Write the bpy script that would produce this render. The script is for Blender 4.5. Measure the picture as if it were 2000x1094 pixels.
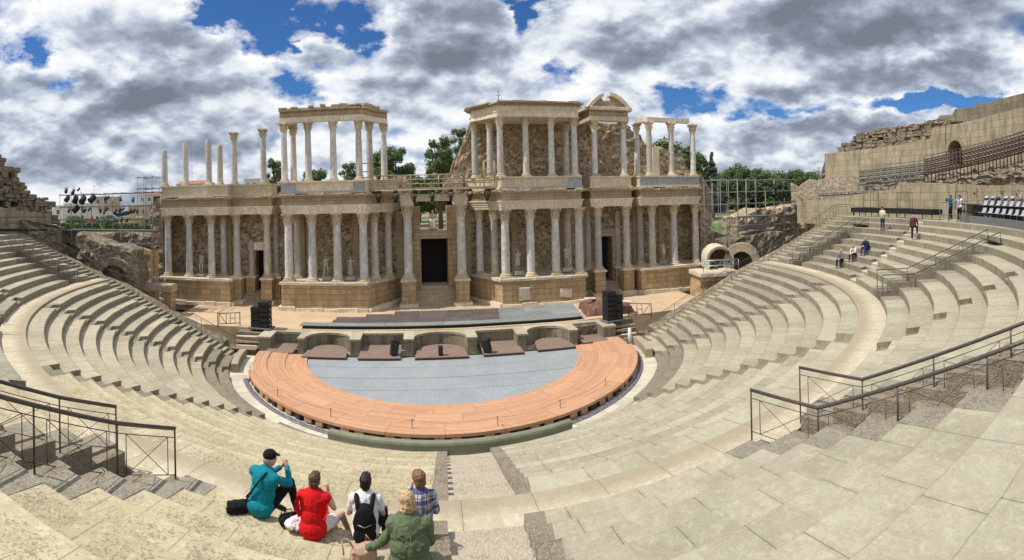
import bpy, math, random
from math import sin, cos, pi, radians, sqrt, atan2, tan, hypot
from mathutils import Vector, Matrix, noise
random.seed(7)
C = bpy.context.scene
col = C.collection
for o in list(bpy.data.objects): bpy.data.objects.remove(o)

# ------------------------------------------------------------ camera (a cylindrical panorama, as the phone took it)
CX, CY, CZ = -1.4, -35.0, 10.4
FPX = 1050.0
cam_d = bpy.data.cameras.new('camera'); cam = bpy.data.objects.new('camera', cam_d); col.objects.link(cam)
cam.location = (CX, CY, CZ)
AZ0 = radians(10.04)
cam.rotation_mode = 'QUATERNION'
cam.rotation_quaternion = (Matrix.Rotation(-AZ0, 4, 'Z') @ Matrix.Rotation(radians(90), 4, 'X') @ Matrix.Rotation(radians(-1.31), 4, 'Z')).to_quaternion()
C.render.engine = 'CYCLES'
cam_d.type = 'PANO'
cam_d.panorama_type = 'CENTRAL_CYLINDRICAL'
cam_d.central_cylindrical_range_u_min = -1000/FPX
cam_d.central_cylindrical_range_u_max = 1000/FPX
cam_d.central_cylindrical_range_v_min = -(1094-388)/FPX
cam_d.central_cylindrical_range_v_max = 388/FPX
cam_d.central_cylindrical_radius = 1.0
cam_d.clip_start = 0.05; cam_d.clip_end = 6000
C.camera = cam

# ------------------------------------------------------------ light
SUN_EL, SUN_AZ = 58.0, -97.0          # azimuth measured from +Y (towards the stage), negative = left
sd = bpy.data.lights.new('sun', 'SUN'); sd.energy = 4.0; sd.angle = radians(0.55); sd.color = (1.0, 0.95, 0.87)
so = bpy.data.objects.new('sun', sd); col.objects.link(so)
sdir = Vector((sin(radians(SUN_AZ))*cos(radians(SUN_EL)), cos(radians(SUN_AZ))*cos(radians(SUN_EL)), sin(radians(SUN_EL))))
so.rotation_mode = 'QUATERNION'; so.rotation_quaternion = sdir.to_track_quat('Z', 'Y')
so.location = (0, 0, 60)
C.view_settings.view_transform = 'Standard'; C.view_settings.look = 'None'
C.view_settings.gamma = 1; C.view_settings.exposure = 0.08

# ------------------------------------------------------------ node helpers
RW0_ = 23.87; RISE_ = 0.615
class NT:
    def __init__(s, nt): s.nt = nt; s.l = nt.links
    def n(s, t, props=None, **ins):
        nd = s.nt.nodes.new(t)
        for k, v in (props or {}).items(): setattr(nd, k, v)
        for k, v in ins.items():
            key = int(k[1:]) if k[0] == '_' and k[1:].isdigit() else k.replace('_', ' ')
            s.set(nd.inputs[key], v)
        return nd
    def set(s, sock, v):
        if isinstance(v, bpy.types.NodeSocket): s.l.new(v, sock)
        elif isinstance(v, bpy.types.Node): s.l.new(v.outputs[0], sock)
        else:
            if isinstance(v, tuple) and len(v) == 3 and len(getattr(sock, 'default_value', ())) == 4: v = v+(1,)
            sock.default_value = v
    def math(s, op, a, b=0.0, c=None, clamp=False):
        nd = s.n('ShaderNodeMath', {'operation': op, 'use_clamp': clamp}); s.set(nd.inputs[0], a); s.set(nd.inputs[1], b)
        if c is not None: s.set(nd.inputs[2], c)
        return nd.outputs[0]
    def vmath(s, op, a, b=None, sc=None):
        nd = s.n('ShaderNodeVectorMath', {'operation': op}); s.set(nd.inputs[0], a)
        if b is not None: s.set(nd.inputs[1], b)
        if sc is not None: s.set(nd.inputs['Scale'], sc)
        return nd.outputs['Value'] if op in ('DOT_PRODUCT', 'LENGTH') else nd.outputs[0]
    def mix(s, f, a, b, mode='MIX'):
        nd = s.n('ShaderNodeMix', {'data_type': 'RGBA', 'blend_type': mode}); s.set(nd.inputs[0], f); s.set(nd.inputs[6], a); s.set(nd.inputs[7], b); return nd.outputs[2]
    def ramp(s, f, stops):
        nd = s.n('ShaderNodeValToRGB'); s.set(nd.inputs[0], f); e = nd.color_ramp.elements
        while len(e) < len(stops): e.new(0.5)
        for el, (p, c) in zip(e, stops): el.position = p; el.color = (c, c, c, 1) if isinstance(c, (int, float)) else tuple(c)+(1,)
        return nd.outputs[0]
    def noise(s, vec, scale, detail=4, rough=0.55, dist=0.0):
        nd = s.n('ShaderNodeTexNoise', Vector=vec, Scale=scale, Detail=detail, Roughness=rough, Distortion=dist); return nd.outputs[0]
    def voro(s, vec, scale, feature='F1', out=0, rnd=1.0):
        nd = s.n('ShaderNodeTexVoronoi', {'feature': feature}, Vector=vec, Scale=scale, Randomness=rnd); return nd.outputs[out]
    def comb(s, x, y, z=0.0):
        return s.n('ShaderNodeCombineXYZ', X=x, Y=y, Z=z).outputs[0]
    def sep(s, v):
        nd = s.n('ShaderNodeSeparateXYZ', Vector=v); return nd.outputs

MATS = {}
def mat(name):
    m = bpy.data.materials.new(name); m.use_nodes = True; nt = NT(m.node_tree)
    b = m.node_tree.nodes['Principled BSDF']; MATS[name] = m
    b.inputs['Roughness'].default_value = 0.85
    b.inputs['Specular IOR Level'].default_value = 0.3
    return m, nt, b
def bump(nt, b, h, strength=0.5, dist=0.02, normal=None):
    nd = nt.n('ShaderNodeBump', Strength=strength, Distance=dist, Height=h)
    if normal is not None: nt.set(nd.inputs['Normal'], normal)
    nt.set(b.inputs['Normal'], nd.outputs[0]); return nd.outputs[0]
def pos(nt): return nt.n('ShaderNodeNewGeometry').outputs['Position']
def wallcoord(nt):
    """(distance along the wall, height) for vertical faces of any direction, (x, y) for level ones"""
    g = nt.n('ShaderNodeNewGeometry'); P = g.outputs['Position']; Nn = g.outputs['True Normal']
    T = nt.vmath('NORMALIZE', nt.vmath('CROSS_PRODUCT', (0, 0, 1), Nn))
    u = nt.vmath('DOT_PRODUCT', P, T); p = nt.sep(P)
    nz = nt.math('ABSOLUTE', nt.sep(Nn)[2]); lev = nt.math('GREATER_THAN', nz, 0.75)
    U = nt.math('ADD', nt.math('MULTIPLY', p[0], lev), nt.math('MULTIPLY', u, nt.math('SUBTRACT', 1.0, lev)))
    V = nt.math('ADD', nt.math('MULTIPLY', p[1], lev), nt.math('MULTIPLY', p[2], nt.math('SUBTRACT', 1.0, lev)))
    return nt.comb(U, V, 0.0), P
def plain(name, c, rough=0.6, metal=0.0, var=0.12, scale=6.0, spec=0.4):
    m, nt, b = mat(name); P = pos(nt)
    n = nt.noise(P, scale, 5)
    k = nt.ramp(n, [(0.3, 1-var), (0.7, 1+var)])
    nt.set(b.inputs['Base Color'], nt.mix(1.0, tuple(c), k, 'MULTIPLY'))
    b.inputs['Roughness'].default_value = rough; b.inputs['Metallic'].default_value = metal; b.inputs['Specular IOR Level'].default_value = spec
    return m

def seat_mat(name, base, dark, pit=0.0, streak=0.25, inner=False):
    m, nt, b = mat(name); P = pos(nt)
    oi = nt.n('ShaderNodeObjectInfo').outputs['Random']
    big = nt.noise(P, 0.45, 4, 0.6); mid = nt.noise(P, 2.6, 6, 0.68, 0.6); fine = nt.noise(P, 26, 4, 0.7)
    c = nt.mix(nt.ramp(mid, [(0.36, 0.0), (0.7, 1.0)]), base, dark)
    c = nt.mix(nt.ramp(big, [(0.35, 0.0), (0.68, 0.32)]), c, tuple(x*0.78 for x in base))
    uv = nt.n('ShaderNodeUVMap').outputs[0]; U = nt.sep(uv)
    u = nt.math('ADD', U[0], nt.math('MULTIPLY', oi, 17.3))
    bl = nt.math('FLOOR', nt.math('DIVIDE', u, 1.32)); fr = nt.math('FRACT', nt.math('DIVIDE', u, 1.32))
    wob = nt.math('MULTIPLY', nt.math('SUBTRACT', nt.noise(P, 9, 3), 0.5), 0.012)
    joint = nt.math('LESS_THAN', nt.math('ABSOLUTE', nt.math('SUBTRACT', nt.math('ADD', fr, wob), 0.5)), 0.0045)
    wn = nt.n('ShaderNodeTexWhiteNoise', {'noise_dimensions': '2D'}, Vector=nt.comb(bl, nt.math('MULTIPLY', oi, 91.0)))
    k = nt.math('ADD', 0.88, nt.math('MULTIPLY', wn.outputs[0], 0.24))
    k = nt.math('MULTIPLY', k, nt.math('ADD', 0.90, nt.math('MULTIPLY', nt.math('FRACT', nt.math('MULTIPLY', oi, 7.31)), 0.20)))
    c = nt.mix(1.0, c, nt.comb(k, k, nt.math('MULTIPLY', k, nt.math('ADD', 0.95, nt.math('MULTIPLY', wn.outputs[0], 0.07)))), 'MULTIPLY')
    # stained risers and fine grain
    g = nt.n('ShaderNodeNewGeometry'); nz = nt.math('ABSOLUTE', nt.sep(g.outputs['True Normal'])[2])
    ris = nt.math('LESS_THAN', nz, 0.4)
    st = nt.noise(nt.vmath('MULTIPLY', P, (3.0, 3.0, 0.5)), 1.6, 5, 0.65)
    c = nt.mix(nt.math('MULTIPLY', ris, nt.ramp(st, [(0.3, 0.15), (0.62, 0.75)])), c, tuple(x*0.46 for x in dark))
    c = nt.mix(nt.ramp(fine, [(0.32, 0.0), (0.75, streak)]), c, tuple(x*0.45 for x in dark))
    gr = nt.noise(P, 90, 2, 0.6)
    c = nt.mix(nt.ramp(gr, [(0.35, 0.0), (0.7, 0.22)]), c, tuple(x*0.55 for x in dark))
    h = nt.math('ADD', nt.math('MULTIPLY', fine, 0.5), nt.math('MULTIPLY', mid, 0.6))
    if pit > 0:
        # pits crowd the middle of each block and leave its edges clean
        eu = nt.math('MULTIPLY', nt.math('ABSOLUTE', nt.math('SUBTRACT', fr, 0.5)), 1.32)
        ev = nt.math('SUBTRACT', 0.43, nt.math('ABSOLUTE', nt.math('SUBTRACT', nt.math('SUBTRACT', U[1], 0.615), 0.43)))
        cw = nt.math('MINIMUM', eu, ev); cwr = nt.ramp(nt.math('ADD', cw, nt.math('MULTIPLY', nt.math('SUBTRACT', nt.noise(P, 4, 3), .5), .12)), [(0.03, 0.0), (0.26, 1.0)])
        pv = nt.noise(P, 21, 3, 0.6, 0.6)
        var = nt.math('MULTIPLY', nt.math('SUBTRACT', nt.noise(P, 0.9, 4), 0.5), 0.25)
        lvl = nt.math('ADD', nt.math('ADD', pv, nt.math('MULTIPLY', nt.math('SUBTRACT', cwr, 1.0), 0.11)), var)
        pm = nt.ramp(lvl, [(0.525, 0.0), (0.565, 1.0)])
        c = nt.mix(nt.math('MULTIPLY', cwr, 0.25), c, tuple(x*0.72 for x in dark))
        c = nt.mix(nt.math('MULTIPLY', pm, pit), c, tuple(x*0.50 for x in dark))
        h = nt.math('SUBTRACT', h, nt.math('MULTIPLY', pm, 0.8))
    # dirt gathers along joints and where a tread meets the riser behind it
    jd = nt.ramp(nt.math('ABSOLUTE', nt.math('SUBTRACT', nt.math('ADD', fr, nt.math('MULTIPLY', wob, 3.0)), 0.5)), [(0.0, 1.0), (0.06, 0.0)])
    c = nt.mix(nt.math('MULTIPLY', nt.math('MULTIPLY', jd, nt.ramp(nt.noise(P, 3.1, 5, .7), [(.42, 0.), (.62, 1.)])), 0.40), c, tuple(x*0.42 for x in dark))
    # lichen specks and darker worn patches of several sizes
    li = nt.ramp(nt.noise(P, 13, 5, 0.75), [(0.60, 0.0), (0.68, 1.0)])
    c = nt.mix(nt.math('MULTIPLY', nt.math('MULTIPLY', li, nt.ramp(nt.noise(P, 0.8, 4, .6), [(.40, 0.), (.60, 1.)])), 0.42), c, tuple(x*0.40 for x in dark))
    pl_ = nt.ramp(nt.noise(P, 6, 6, 0.7, 0.8), [(0.50, 0.0), (0.72, 1.0)])
    c = nt.mix(nt.math('MULTIPLY', pl_, 0.45), c, tuple(min(1, x*1.30) for x in base))
    sw_ = nt.ramp(nt.noise(P, 9, 6, 0.72, 1.5), [(0.44, 1.0), (0.58, 0.0)])
    c = nt.mix(nt.math('MULTIPLY', nt.math('MULTIPLY', sw_, nt.ramp(nt.noise(P, 1.0, 4, .6), [(.38, .25), (.62, 1.)])), 0.34), c, tuple(x*0.66 for x in dark))
    dn = nt.math('SUBTRACT', U[1], RISE_); nose = nt.ramp(nt.math('ABSOLUTE', nt.math('SUBTRACT', nt.math('ADD', dn, nt.math('MULTIPLY', nt.math('SUBTRACT', nt.noise(P, 11, 4, .7), .5), .03)), 0.01)), [(0.0, 1.0), (0.03, 0.0)])  # step-edge shadow line, with some wear, painted dark along the tread's front
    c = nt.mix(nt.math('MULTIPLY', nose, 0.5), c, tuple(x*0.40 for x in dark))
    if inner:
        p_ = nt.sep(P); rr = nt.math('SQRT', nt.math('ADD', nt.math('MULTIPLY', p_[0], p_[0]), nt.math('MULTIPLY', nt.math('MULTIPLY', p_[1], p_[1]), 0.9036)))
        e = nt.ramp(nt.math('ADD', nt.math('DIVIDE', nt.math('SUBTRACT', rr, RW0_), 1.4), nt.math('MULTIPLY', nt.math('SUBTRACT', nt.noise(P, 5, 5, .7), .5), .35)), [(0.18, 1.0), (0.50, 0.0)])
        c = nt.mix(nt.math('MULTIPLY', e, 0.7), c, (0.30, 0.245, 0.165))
    c = nt.mix(nt.math('MULTIPLY', joint, 0.62), c, (0.06, 0.05, 0.036))
    h = nt.math('SUBTRACT', h, nt.math('MULTIPLY', joint, 0.8))
    nt.set(b.inputs['Base Color'], c); bump(nt, b, h, 0.5, 0.02)
    b.inputs['Roughness'].default_value = 0.93; b.inputs['Specular IOR Level'].default_value = 0.15
    return m
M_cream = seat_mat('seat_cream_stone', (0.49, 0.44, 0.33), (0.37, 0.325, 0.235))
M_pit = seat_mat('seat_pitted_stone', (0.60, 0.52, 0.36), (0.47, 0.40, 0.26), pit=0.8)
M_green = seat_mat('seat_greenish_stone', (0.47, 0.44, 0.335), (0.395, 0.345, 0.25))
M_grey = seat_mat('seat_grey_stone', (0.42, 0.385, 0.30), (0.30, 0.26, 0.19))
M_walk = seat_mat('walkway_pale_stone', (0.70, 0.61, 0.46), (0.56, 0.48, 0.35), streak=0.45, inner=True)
def conglom(name, base, dark, light):
    m, nt, b = mat(name); P = pos(nt)
    v = nt.voro(P, 30, 'F1', 1); vd = nt.voro(P, 30, 'F1', 0)
    s = nt.sep(v)[0]
    c = nt.mix(nt.ramp(s, [(0.35, 0.0), (0.95, 1.0)]), dark, light)
    c = nt.mix(0.62, c, nt.mix(nt.ramp(nt.noise(P, 5, 8, 0.75), [(.3, 0.), (.7, 1.)]), dark, base))
    c = nt.mix(nt.ramp(nt.noise(P, 2.2, 6, 0.7, .8), [(.55, 0.), (.72, .5)]), c, light)
    c = nt.mix(nt.ramp(nt.noise(P, 1.1, 5, 0.65), [(0.4, 0.0), (0.62, 0.5)]), c, base)
    nt.set(b.inputs['Base Color'], c); bump(nt, b, nt.math('ADD', nt.math('SUBTRACT', 1.0, vd), nt.noise(P, 20, 4)), 0.7, 0.02)
    b.inputs['Roughness'].default_value = 0.95
    return m
M_cong = conglom('brown_conglomerate', (0.30, 0.255, 0.185), (0.13, 0.105, 0.075), (0.40, 0.35, 0.27))

# ------------------------------------------------------------ mesh helpers
class MB:
    def __init__(s): s.v = []; s.f = []; s.sm = []; s.uv = []; s.mi = []
    def add(s, vs, fs, smooth=False, uvs=None, mi=0):
        k = len(s.v); s.v += [tuple(p) for p in vs]
        for i, f in enumerate(fs):
            s.f.append(tuple(k+j for j in f)); s.sm.append(smooth); s.uv.append(uvs[i] if uvs else None); s.mi.append(mi)
        return s
    def box(s, x0, x1, y0, y1, z0, z1, mi=0):
        return s.add([(x0,y0,z0),(x1,y0,z0),(x1,y1,z0),(x0,y1,z0),(x0,y0,z1),(x1,y0,z1),(x1,y1,z1),(x0,y1,z1)],
                     [(0,3,2,1),(4,5,6,7),(0,1,5,4),(1,2,6,5),(2,3,7,6),(3,0,4,7)], mi=mi)
    def obox(s, c, size, rz=0, rx=0, ry=0, jit=0.0, bev=0.0, mi=0):
        hx, hy, hz = size[0]/2, size[1]/2, size[2]/2
        R = Matrix.Rotation(rz, 3, 'Z') @ Matrix.Rotation(ry, 3, 'Y') @ Matrix.Rotation(rx, 3, 'X')
        if bev <= 0:
            P = [(-hx,-hy,-hz),(hx,-hy,-hz),(hx,hy,-hz),(-hx,hy,-hz),(-hx,-hy,hz),(hx,-hy,hz),(hx,hy,hz),(-hx,hy,hz)]
            F = [(0,3,2,1),(4,5,6,7),(0,1,5,4),(1,2,6,5),(2,3,7,6),(3,0,4,7)]
        else:
            q = bev; P = []; F = []
            for z, i in ((-hz, q), (-hz+q, 0), (hz-q, 0), (hz, q)):
                P += [(-hx+i,-hy+i,z),(hx-i,-hy+i,z),(hx-i,hy-i,z),(-hx+i,hy-i,z)]
            F = [(0,3,2,1),(12,13,14,15)]
            for l in range(3):
                for j in range(4): F.append((l*4+j, l*4+(j+1)%4, l*4+4+(j+1)%4, l*4+4+j))
        V = []
        for p in P:
            p = R @ Vector(p) + Vector(c)
            if jit: p += Vector((random.uniform(-jit, jit), random.uniform(-jit, jit), random.uniform(-jit, jit)))
            V.append(p)
        return s.add(V, F, mi=mi)
    def prism(s, poly, z0, z1, mi=0):
        n = len(poly)
        if sum(poly[i][0]*poly[(i+1)%n][1]-poly[(i+1)%n][0]*poly[i][1] for i in range(n)) < 0: poly = poly[::-1]
        V = [(p[0], p[1], z0) for p in poly]+[(p[0], p[1], z1) for p in poly]
        F = [tuple(range(n-1, -1, -1)), tuple(range(n, 2*n))]+[(i, (i+1) % n, n+(i+1) % n, n+i) for i in range(n)]
        return s.add(V, F, mi=mi)
    def vprism(s, outline, p0, t, n, th, mi=0):
        """outline [(u,z)] in the vertical plane through p0 with direction t, thickness th along n"""
        k = len(outline)
        V = [(p0[0]+t[0]*u, p0[1]+t[1]*u, z) for u, z in outline]+[(p0[0]+t[0]*u+n[0]*th, p0[1]+t[1]*u+n[1]*th, z) for u, z in outline]
        F = [tuple(range(k)), tuple(range(2*k-1, k-1, -1))]+[(i, k+i, k+(i+1) % k, (i+1) % k) for i in range(k)]
        return s.add(V, F, mi=mi)
    def tube(s, pts, r, n=8, cap=True, smooth=True, mi=0):
        pts = [Vector(p) for p in pts]; R = r if isinstance(r, (list, tuple)) else [r]*len(pts)
        V = []; up = None
        for i, p in enumerate(pts):
            d = (pts[min(i+1, len(pts)-1)]-pts[max(i-1, 0)]).normalized()
            a = Vector((0, 0, 1)) if abs(d.z) < 0.9 else Vector((1, 0, 0))
            if up is not None:
                a = up
            x = (a - d*a.dot(d)).normalized(); y = d.cross(x); up = x
            for j in range(n):
                t = 2*pi*j/n; V.append(p+(x*cos(t)+y*sin(t))*R[i])
        F = []
        for i in range(len(pts)-1):
            for j in range(n): F.append((i*n+j, i*n+(j+1) % n, (i+1)*n+(j+1) % n, (i+1)*n+j))
        s.add(V, F, smooth, mi=mi)
        if cap:
            k = len(s.v)-len(V); s.f.append(tuple(k+j for j in range(n-1, -1, -1))); s.sm.append(False); s.uv.append(None); s.mi.append(mi)
            k = len(s.v)-n; s.f.append(tuple(k+j for j in range(n))); s.sm.append(False); s.uv.append(None); s.mi.append(mi)
        return s
    def lathe(s, c, prof, n=16, smooth=True, mi=0, cap=True):
        V = []; 
        for r, z in prof:
            for j in range(n): V.append((c[0]+r*cos(2*pi*j/n), c[1]+r*sin(2*pi*j/n), c[2]+z))
        F = []
        for i in range(len(prof)-1):
            for j in range(n): F.append((i*n+j, i*n+(j+1) % n, (i+1)*n+(j+1) % n, (i+1)*n+j))
        s.add(V, F, smooth, mi=mi)
        if cap:
            k = len(s.v)-len(V)
            for fc in (tuple(k+j for j in range(n-1, -1, -1)), tuple(k+len(V)-n+j for j in range(n))):
                s.f.append(fc); s.sm.append(False); s.uv.append(None); s.mi.append(mi)
        return s
    def ell(s, c, r, n=14, m=9, R=None, mi=0):
        V = []; F = []
        for i in range(m+1):
            a = pi*i/m
            for j in range(n):
                p = Vector((r[0]*sin(a)*cos(2*pi*j/n), r[1]*sin(a)*sin(2*pi*j/n), -r[2]*cos(a)))
                if R is not None: p = R @ p
                V.append(p+Vector(c))
        for i in range(m):
            for j in range(n): F.append((i*n+j, i*n+(j+1) % n, (i+1)*n+(j+1) % n, (i+1)*n+j))
        return s.add(V, F, True, mi=mi)
    def build(s, name, m=None, parent=None, loc=None):
        me = bpy.data.meshes.new(name); me.from_pydata(s.v, [], s.f)
        if any(s.sm): me.polygons.foreach_set('use_smooth', s.sm)
        if any(u is not None for u in s.uv):
            ul = me.uv_layers.new(name='UVMap'); li = 0; dat = []
            for f, u in zip(s.f, s.uv):
                for j in range(len(f)): dat += list(u[j]) if u else [0.0, 0.0]
            ul.data.foreach_set('uv', dat)
        ms = m if isinstance(m, (list, tuple)) else [m]
        for x in ms:
            if x: me.materials.append(x)
        if any(s.mi): me.polygons.foreach_set('material_index', s.mi)
        me.update()
        o = bpy.data.objects.new(name, me); col.objects.link(o)
        if parent: o.parent = parent
        if loc: o.location = loc
        return o
def tag(o, label=None, cat=None, group=None, kind=None):
    if label: o['label'] = label
    if cat: o['category'] = cat
    if group: o['group'] = group
    if kind: o['kind'] = kind
    return o
def thing(name, label, cat, loc=(0, 0, 0), rz=0, group=None):
    o = bpy.data.objects.new(name, None); col.objects.link(o); o.location = loc; o.rotation_euler = (0, 0, rz)
    o.empty_display_size = 0.3
    return tag(o, label, cat, group)
def copy_tree(o, parent=None, loc=None, rz=None, label=None):
    c = o.copy(); col.objects.link(c); c.parent = parent
    if loc is not None: c.location = loc
    if rz is not None: c.rotation_euler = (0, 0, rz)
    if label: c['label'] = label
    for ch in list(o.children): copy_tree(ch, c)
    return c
def bpy_children(o): return [c for c in bpy.data.objects if c.parent == o]

# world coordinates of what the photo shows at (px, py)
def waz(px): return (px-1000)/FPX + AZ0
def hor(px): return 388 - 24*sin((px-1000)/FPX)
def XY(px, Y): return CX + (Y-CY)*tan(waz(px))
def ZD(px, py, Y): return CZ - (py-hor(px))/FPX*(Y-CY)/cos(waz(px))
def at(px, py, z):
    d = (CZ-z)*FPX/(py-hor(px)); return Vector((CX+d*sin(waz(px)), CY+d*cos(waz(px)), z))
def atd(px, py, d): return Vector((CX+d*sin(waz(px)), CY+d*cos(waz(px)), CZ-(py-hor(px))/FPX*d))

# ------------------------------------------------------------ sky: blue with heaped clouds
def make_world():
    w = bpy.data.worlds.new('World'); C.world = w; w.use_nodes = True; nt = NT(w.node_tree)
    try: w.cycles.sampling_method = 'MANUAL'; w.cycles.sample_map_resolution = 256
    except Exception: pass
    bg = w.node_tree.nodes['Background']
    sky = nt.n('ShaderNodeTexSky', {'sky_type': 'NISHITA', 'sun_disc': False, 'sun_elevation': radians(SUN_EL), 'sun_rotation': radians(SUN_AZ), 'altitude': 200, 'air_density': 1.0, 'dust_density': 0.4, 'ozone_density': 3.0})
    D = nt.vmath('NORMALIZE', nt.n('ShaderNodeTexCoord').outputs['Generated'])
    d = nt.sep(D)
    az = nt.math('ARCTAN2', d[0], d[1]); el = nt.math('ARCSINE', d[2])
    wob = nt.vmath('SUBTRACT', nt.n('ShaderNodeTexNoise', Vector=nt.vmath('MULTIPLY', D, (8., 8., 14.)), Scale=1.0, Detail=6.0, Roughness=0.62).outputs[1], (0.5, 0.5, 0.5)); ws = nt.sep(wob)
    az = nt.math('ADD', az, nt.math('MULTIPLY', ws[0], 0.30)); el = nt.math('ADD', el, nt.math('MULTIPLY', ws[1], 0.14))
    def blobs(lst):       # soft patches at (azimuth, elevation, widths, amount), degrees
        tot = None
        for a, e, wa, we, amp in lst:
            x = nt.math('DIVIDE', nt.math('SUBTRACT', az, radians(a)), radians(wa)); y = nt.math('DIVIDE', nt.math('SUBTRACT', el, radians(e)), radians(we))
            r = nt.math('ADD', nt.math('MULTIPLY', x, x), nt.math('MULTIPLY', y, y)); g = nt.math('MULTIPLY', nt.math('POWER', 2.718, nt.math('MULTIPLY', r, -1.0)), amp)
            tot = g if tot is None else nt.math('ADD', tot, g)
        return tot
    def field(Dv, cheap=False):
        q0 = nt.sep(Dv); z = nt.math('MULTIPLY', nt.math('ADD', nt.math('MAXIMUM', q0[2], 0.0), 0.55), 0.42)
        q = nt.comb(nt.math('DIVIDE', q0[0], z), nt.math('DIVIDE', q0[1], z), nt.math('MULTIPLY', q0[2], 3.2))
        q = nt.vmath('ADD', q, SKYO)
        wv = nt.vmath('SUBTRACT', nt.n('ShaderNodeTexNoise', Vector=q, Scale=1.9, Detail=2.0).outputs[1], (0.5, 0.5, 0.5))
        q = nt.vmath('ADD', q, nt.vmath('SCALE', wv, sc=0.15))
        v = nt.n('ShaderNodeTexVoronoi', {'feature': 'F1', 'normalize': True}, Vector=q, Scale=1.35, Detail=1.0 if cheap else 3.2, Roughness=0.5, Lacunarity=2.3).outputs[0]
        fine = nt.noise(q, 0.9, 3 if cheap else 10, 0.58)
        s = nt.math('ADD', nt.math('MULTIPLY', nt.math('SUBTRACT', fine, 0.5), 0.95), nt.math('MULTIPLY', nt.math('SUBTRACT', 0.45, v), 0.75))
        return nt.math('ADD', s, 0.5)
    gap = nt.math('MULTIPLY', blobs(GAPS), nt.math('ADD', 0.48, nt.math('MULTIPLY', nt.noise(nt.vmath('MULTIPLY', D, (9., 9., 15.)), 1.0, 5, .6), 1.6)))
    n1 = nt.math('ADD', field(D), gap)
    n2 = nt.math('ADD', field(nt.vmath('NORMALIZE', nt.vmath('ADD', D, (-0.016, 0.004, 0.026)))), gap)
    cov = nt.ramp(nt.math('ADD', n1, nt.math('MULTIPLY', nt.math('SUBTRACT', nt.noise(nt.vmath('MULTIPLY', D, (26., 26., 40.)), 1.0, 6, .65), .5), .13)), [(COV-0.02, 0.0), (COV+0.045, 0.42), (COV+0.13, 1.0)])
    lit = nt.math('MULTIPLY', nt.math('SUBTRACT', n1, n2), 3.4)
    thick = nt.ramp(n1, [(COV+0.05, 0.0), (COV+0.35, 1.0)])
    val = nt.math('SUBTRACT', nt.math('ADD', lit, 0.84), nt.math('MULTIPLY', thick, 0.43))
    val = nt.math('SUBTRACT', val, nt.math('MULTIPLY', blobs(DARK), nt.math('ADD', 0.40, nt.math('MULTIPLY', nt.noise(nt.vmath('MULTIPLY', D, (7., 7., 14.)), 1.0, 6, .6), 1.0))), clamp=True)
    k = CLK
    cc = nt.ramp(val, [(0.0, (2.1*k, 2.4*k, 3.0*k)), (0.28, (3.2*k, 3.7*k, 4.7*k)), (0.48, (5.4*k, 6.1*k, 7.3*k)), (0.66, (9.0*k, 9.5*k, 10.2*k)), (1.0, (12.6*k, 12.4*k, 12.0*k))])
    sk = nt.mix(1.0, sky.outputs[0], (0.36*k, 0.66*k, 1.05*k), 'MULTIPLY')
    c = nt.mix(cov, sk, cc)
    hz = nt.ramp(d[2], [(0.0, 1.0), (0.09, 0.0)])
    c = nt.mix(nt.math('MULTIPLY', hz, 0.35), c, (6.0*k, 6.6*k, 7.6*k))
    c = nt.mix(nt.math('LESS_THAN', d[2], -0.02), c, (3.0, 2.8, 2.3))
    nt.set(bg.inputs['Color'], c); bg.inputs['Strength'].default_value = 0.115
def SP(px, py, wx, wy, amp): return (math.degrees(waz(px)), math.degrees(math.atan((hor(px)-py)/FPX)), wx/FPX*57.3, wy/FPX*57.3, amp)
def waz(px): return (px-1000)/FPX + AZ0
def hor(px): return 388 - 24*sin((px-1000)/FPX)
GAPS = [SP(470, 5, 110, 35, -.34), SP(560, 60, 70, 55, -.36), SP(690, 45, 70, 45, -.30), SP(1035, 30, 45, 55, -.27), SP(600, 160, 60, 35, -.22), SP(1110, 150, 50, 40, -.20), SP(1320, 180, 90, 35, -.26),
        SP(1480, 220, 130, 22, -.24), SP(1850, 205, 220, 22, -.32), SP(65, 100, 50, 30, -.18), SP(130, 160, 30, 25, -.18), SP(590, 90, 50, 50, .26), SP(330, 110, 30, 20, -.12), SP(800, 40, 30, 20, -.15), SP(900, 90, 150, 90, .16), SP(1300, 60, 160, 80, .14), SP(1700, 80, 250, 90, .18), SP(280, 160, 200, 100, .14), SP(1600, 280, 250, 60, .12), SP(200, 320, 250, 50, .10)]
DARK = [SP(285, 180, 170, 50, .20), SP(20, 200, 90, 60, .26), SP(860, 95, 150, 55, .24), SP(800, 165, 80, 30, .2), SP(1140, 75, 80, 40, .16), SP(1560, 45, 130, 50, .24), SP(1640, 185, 110, 35, .26), SP(1880, 70, 130, 55, .34), SP(1500, 260, 120, 30, .12), SP(60, 290, 120, 40, .14), SP(480, 300, 200, 40, .10), SP(1230, 110, 80, 30, .12)]
SKYO = (14.2, 5.1, 0.0); COV = 0.40; CLK = 0.74
make_world()

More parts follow.
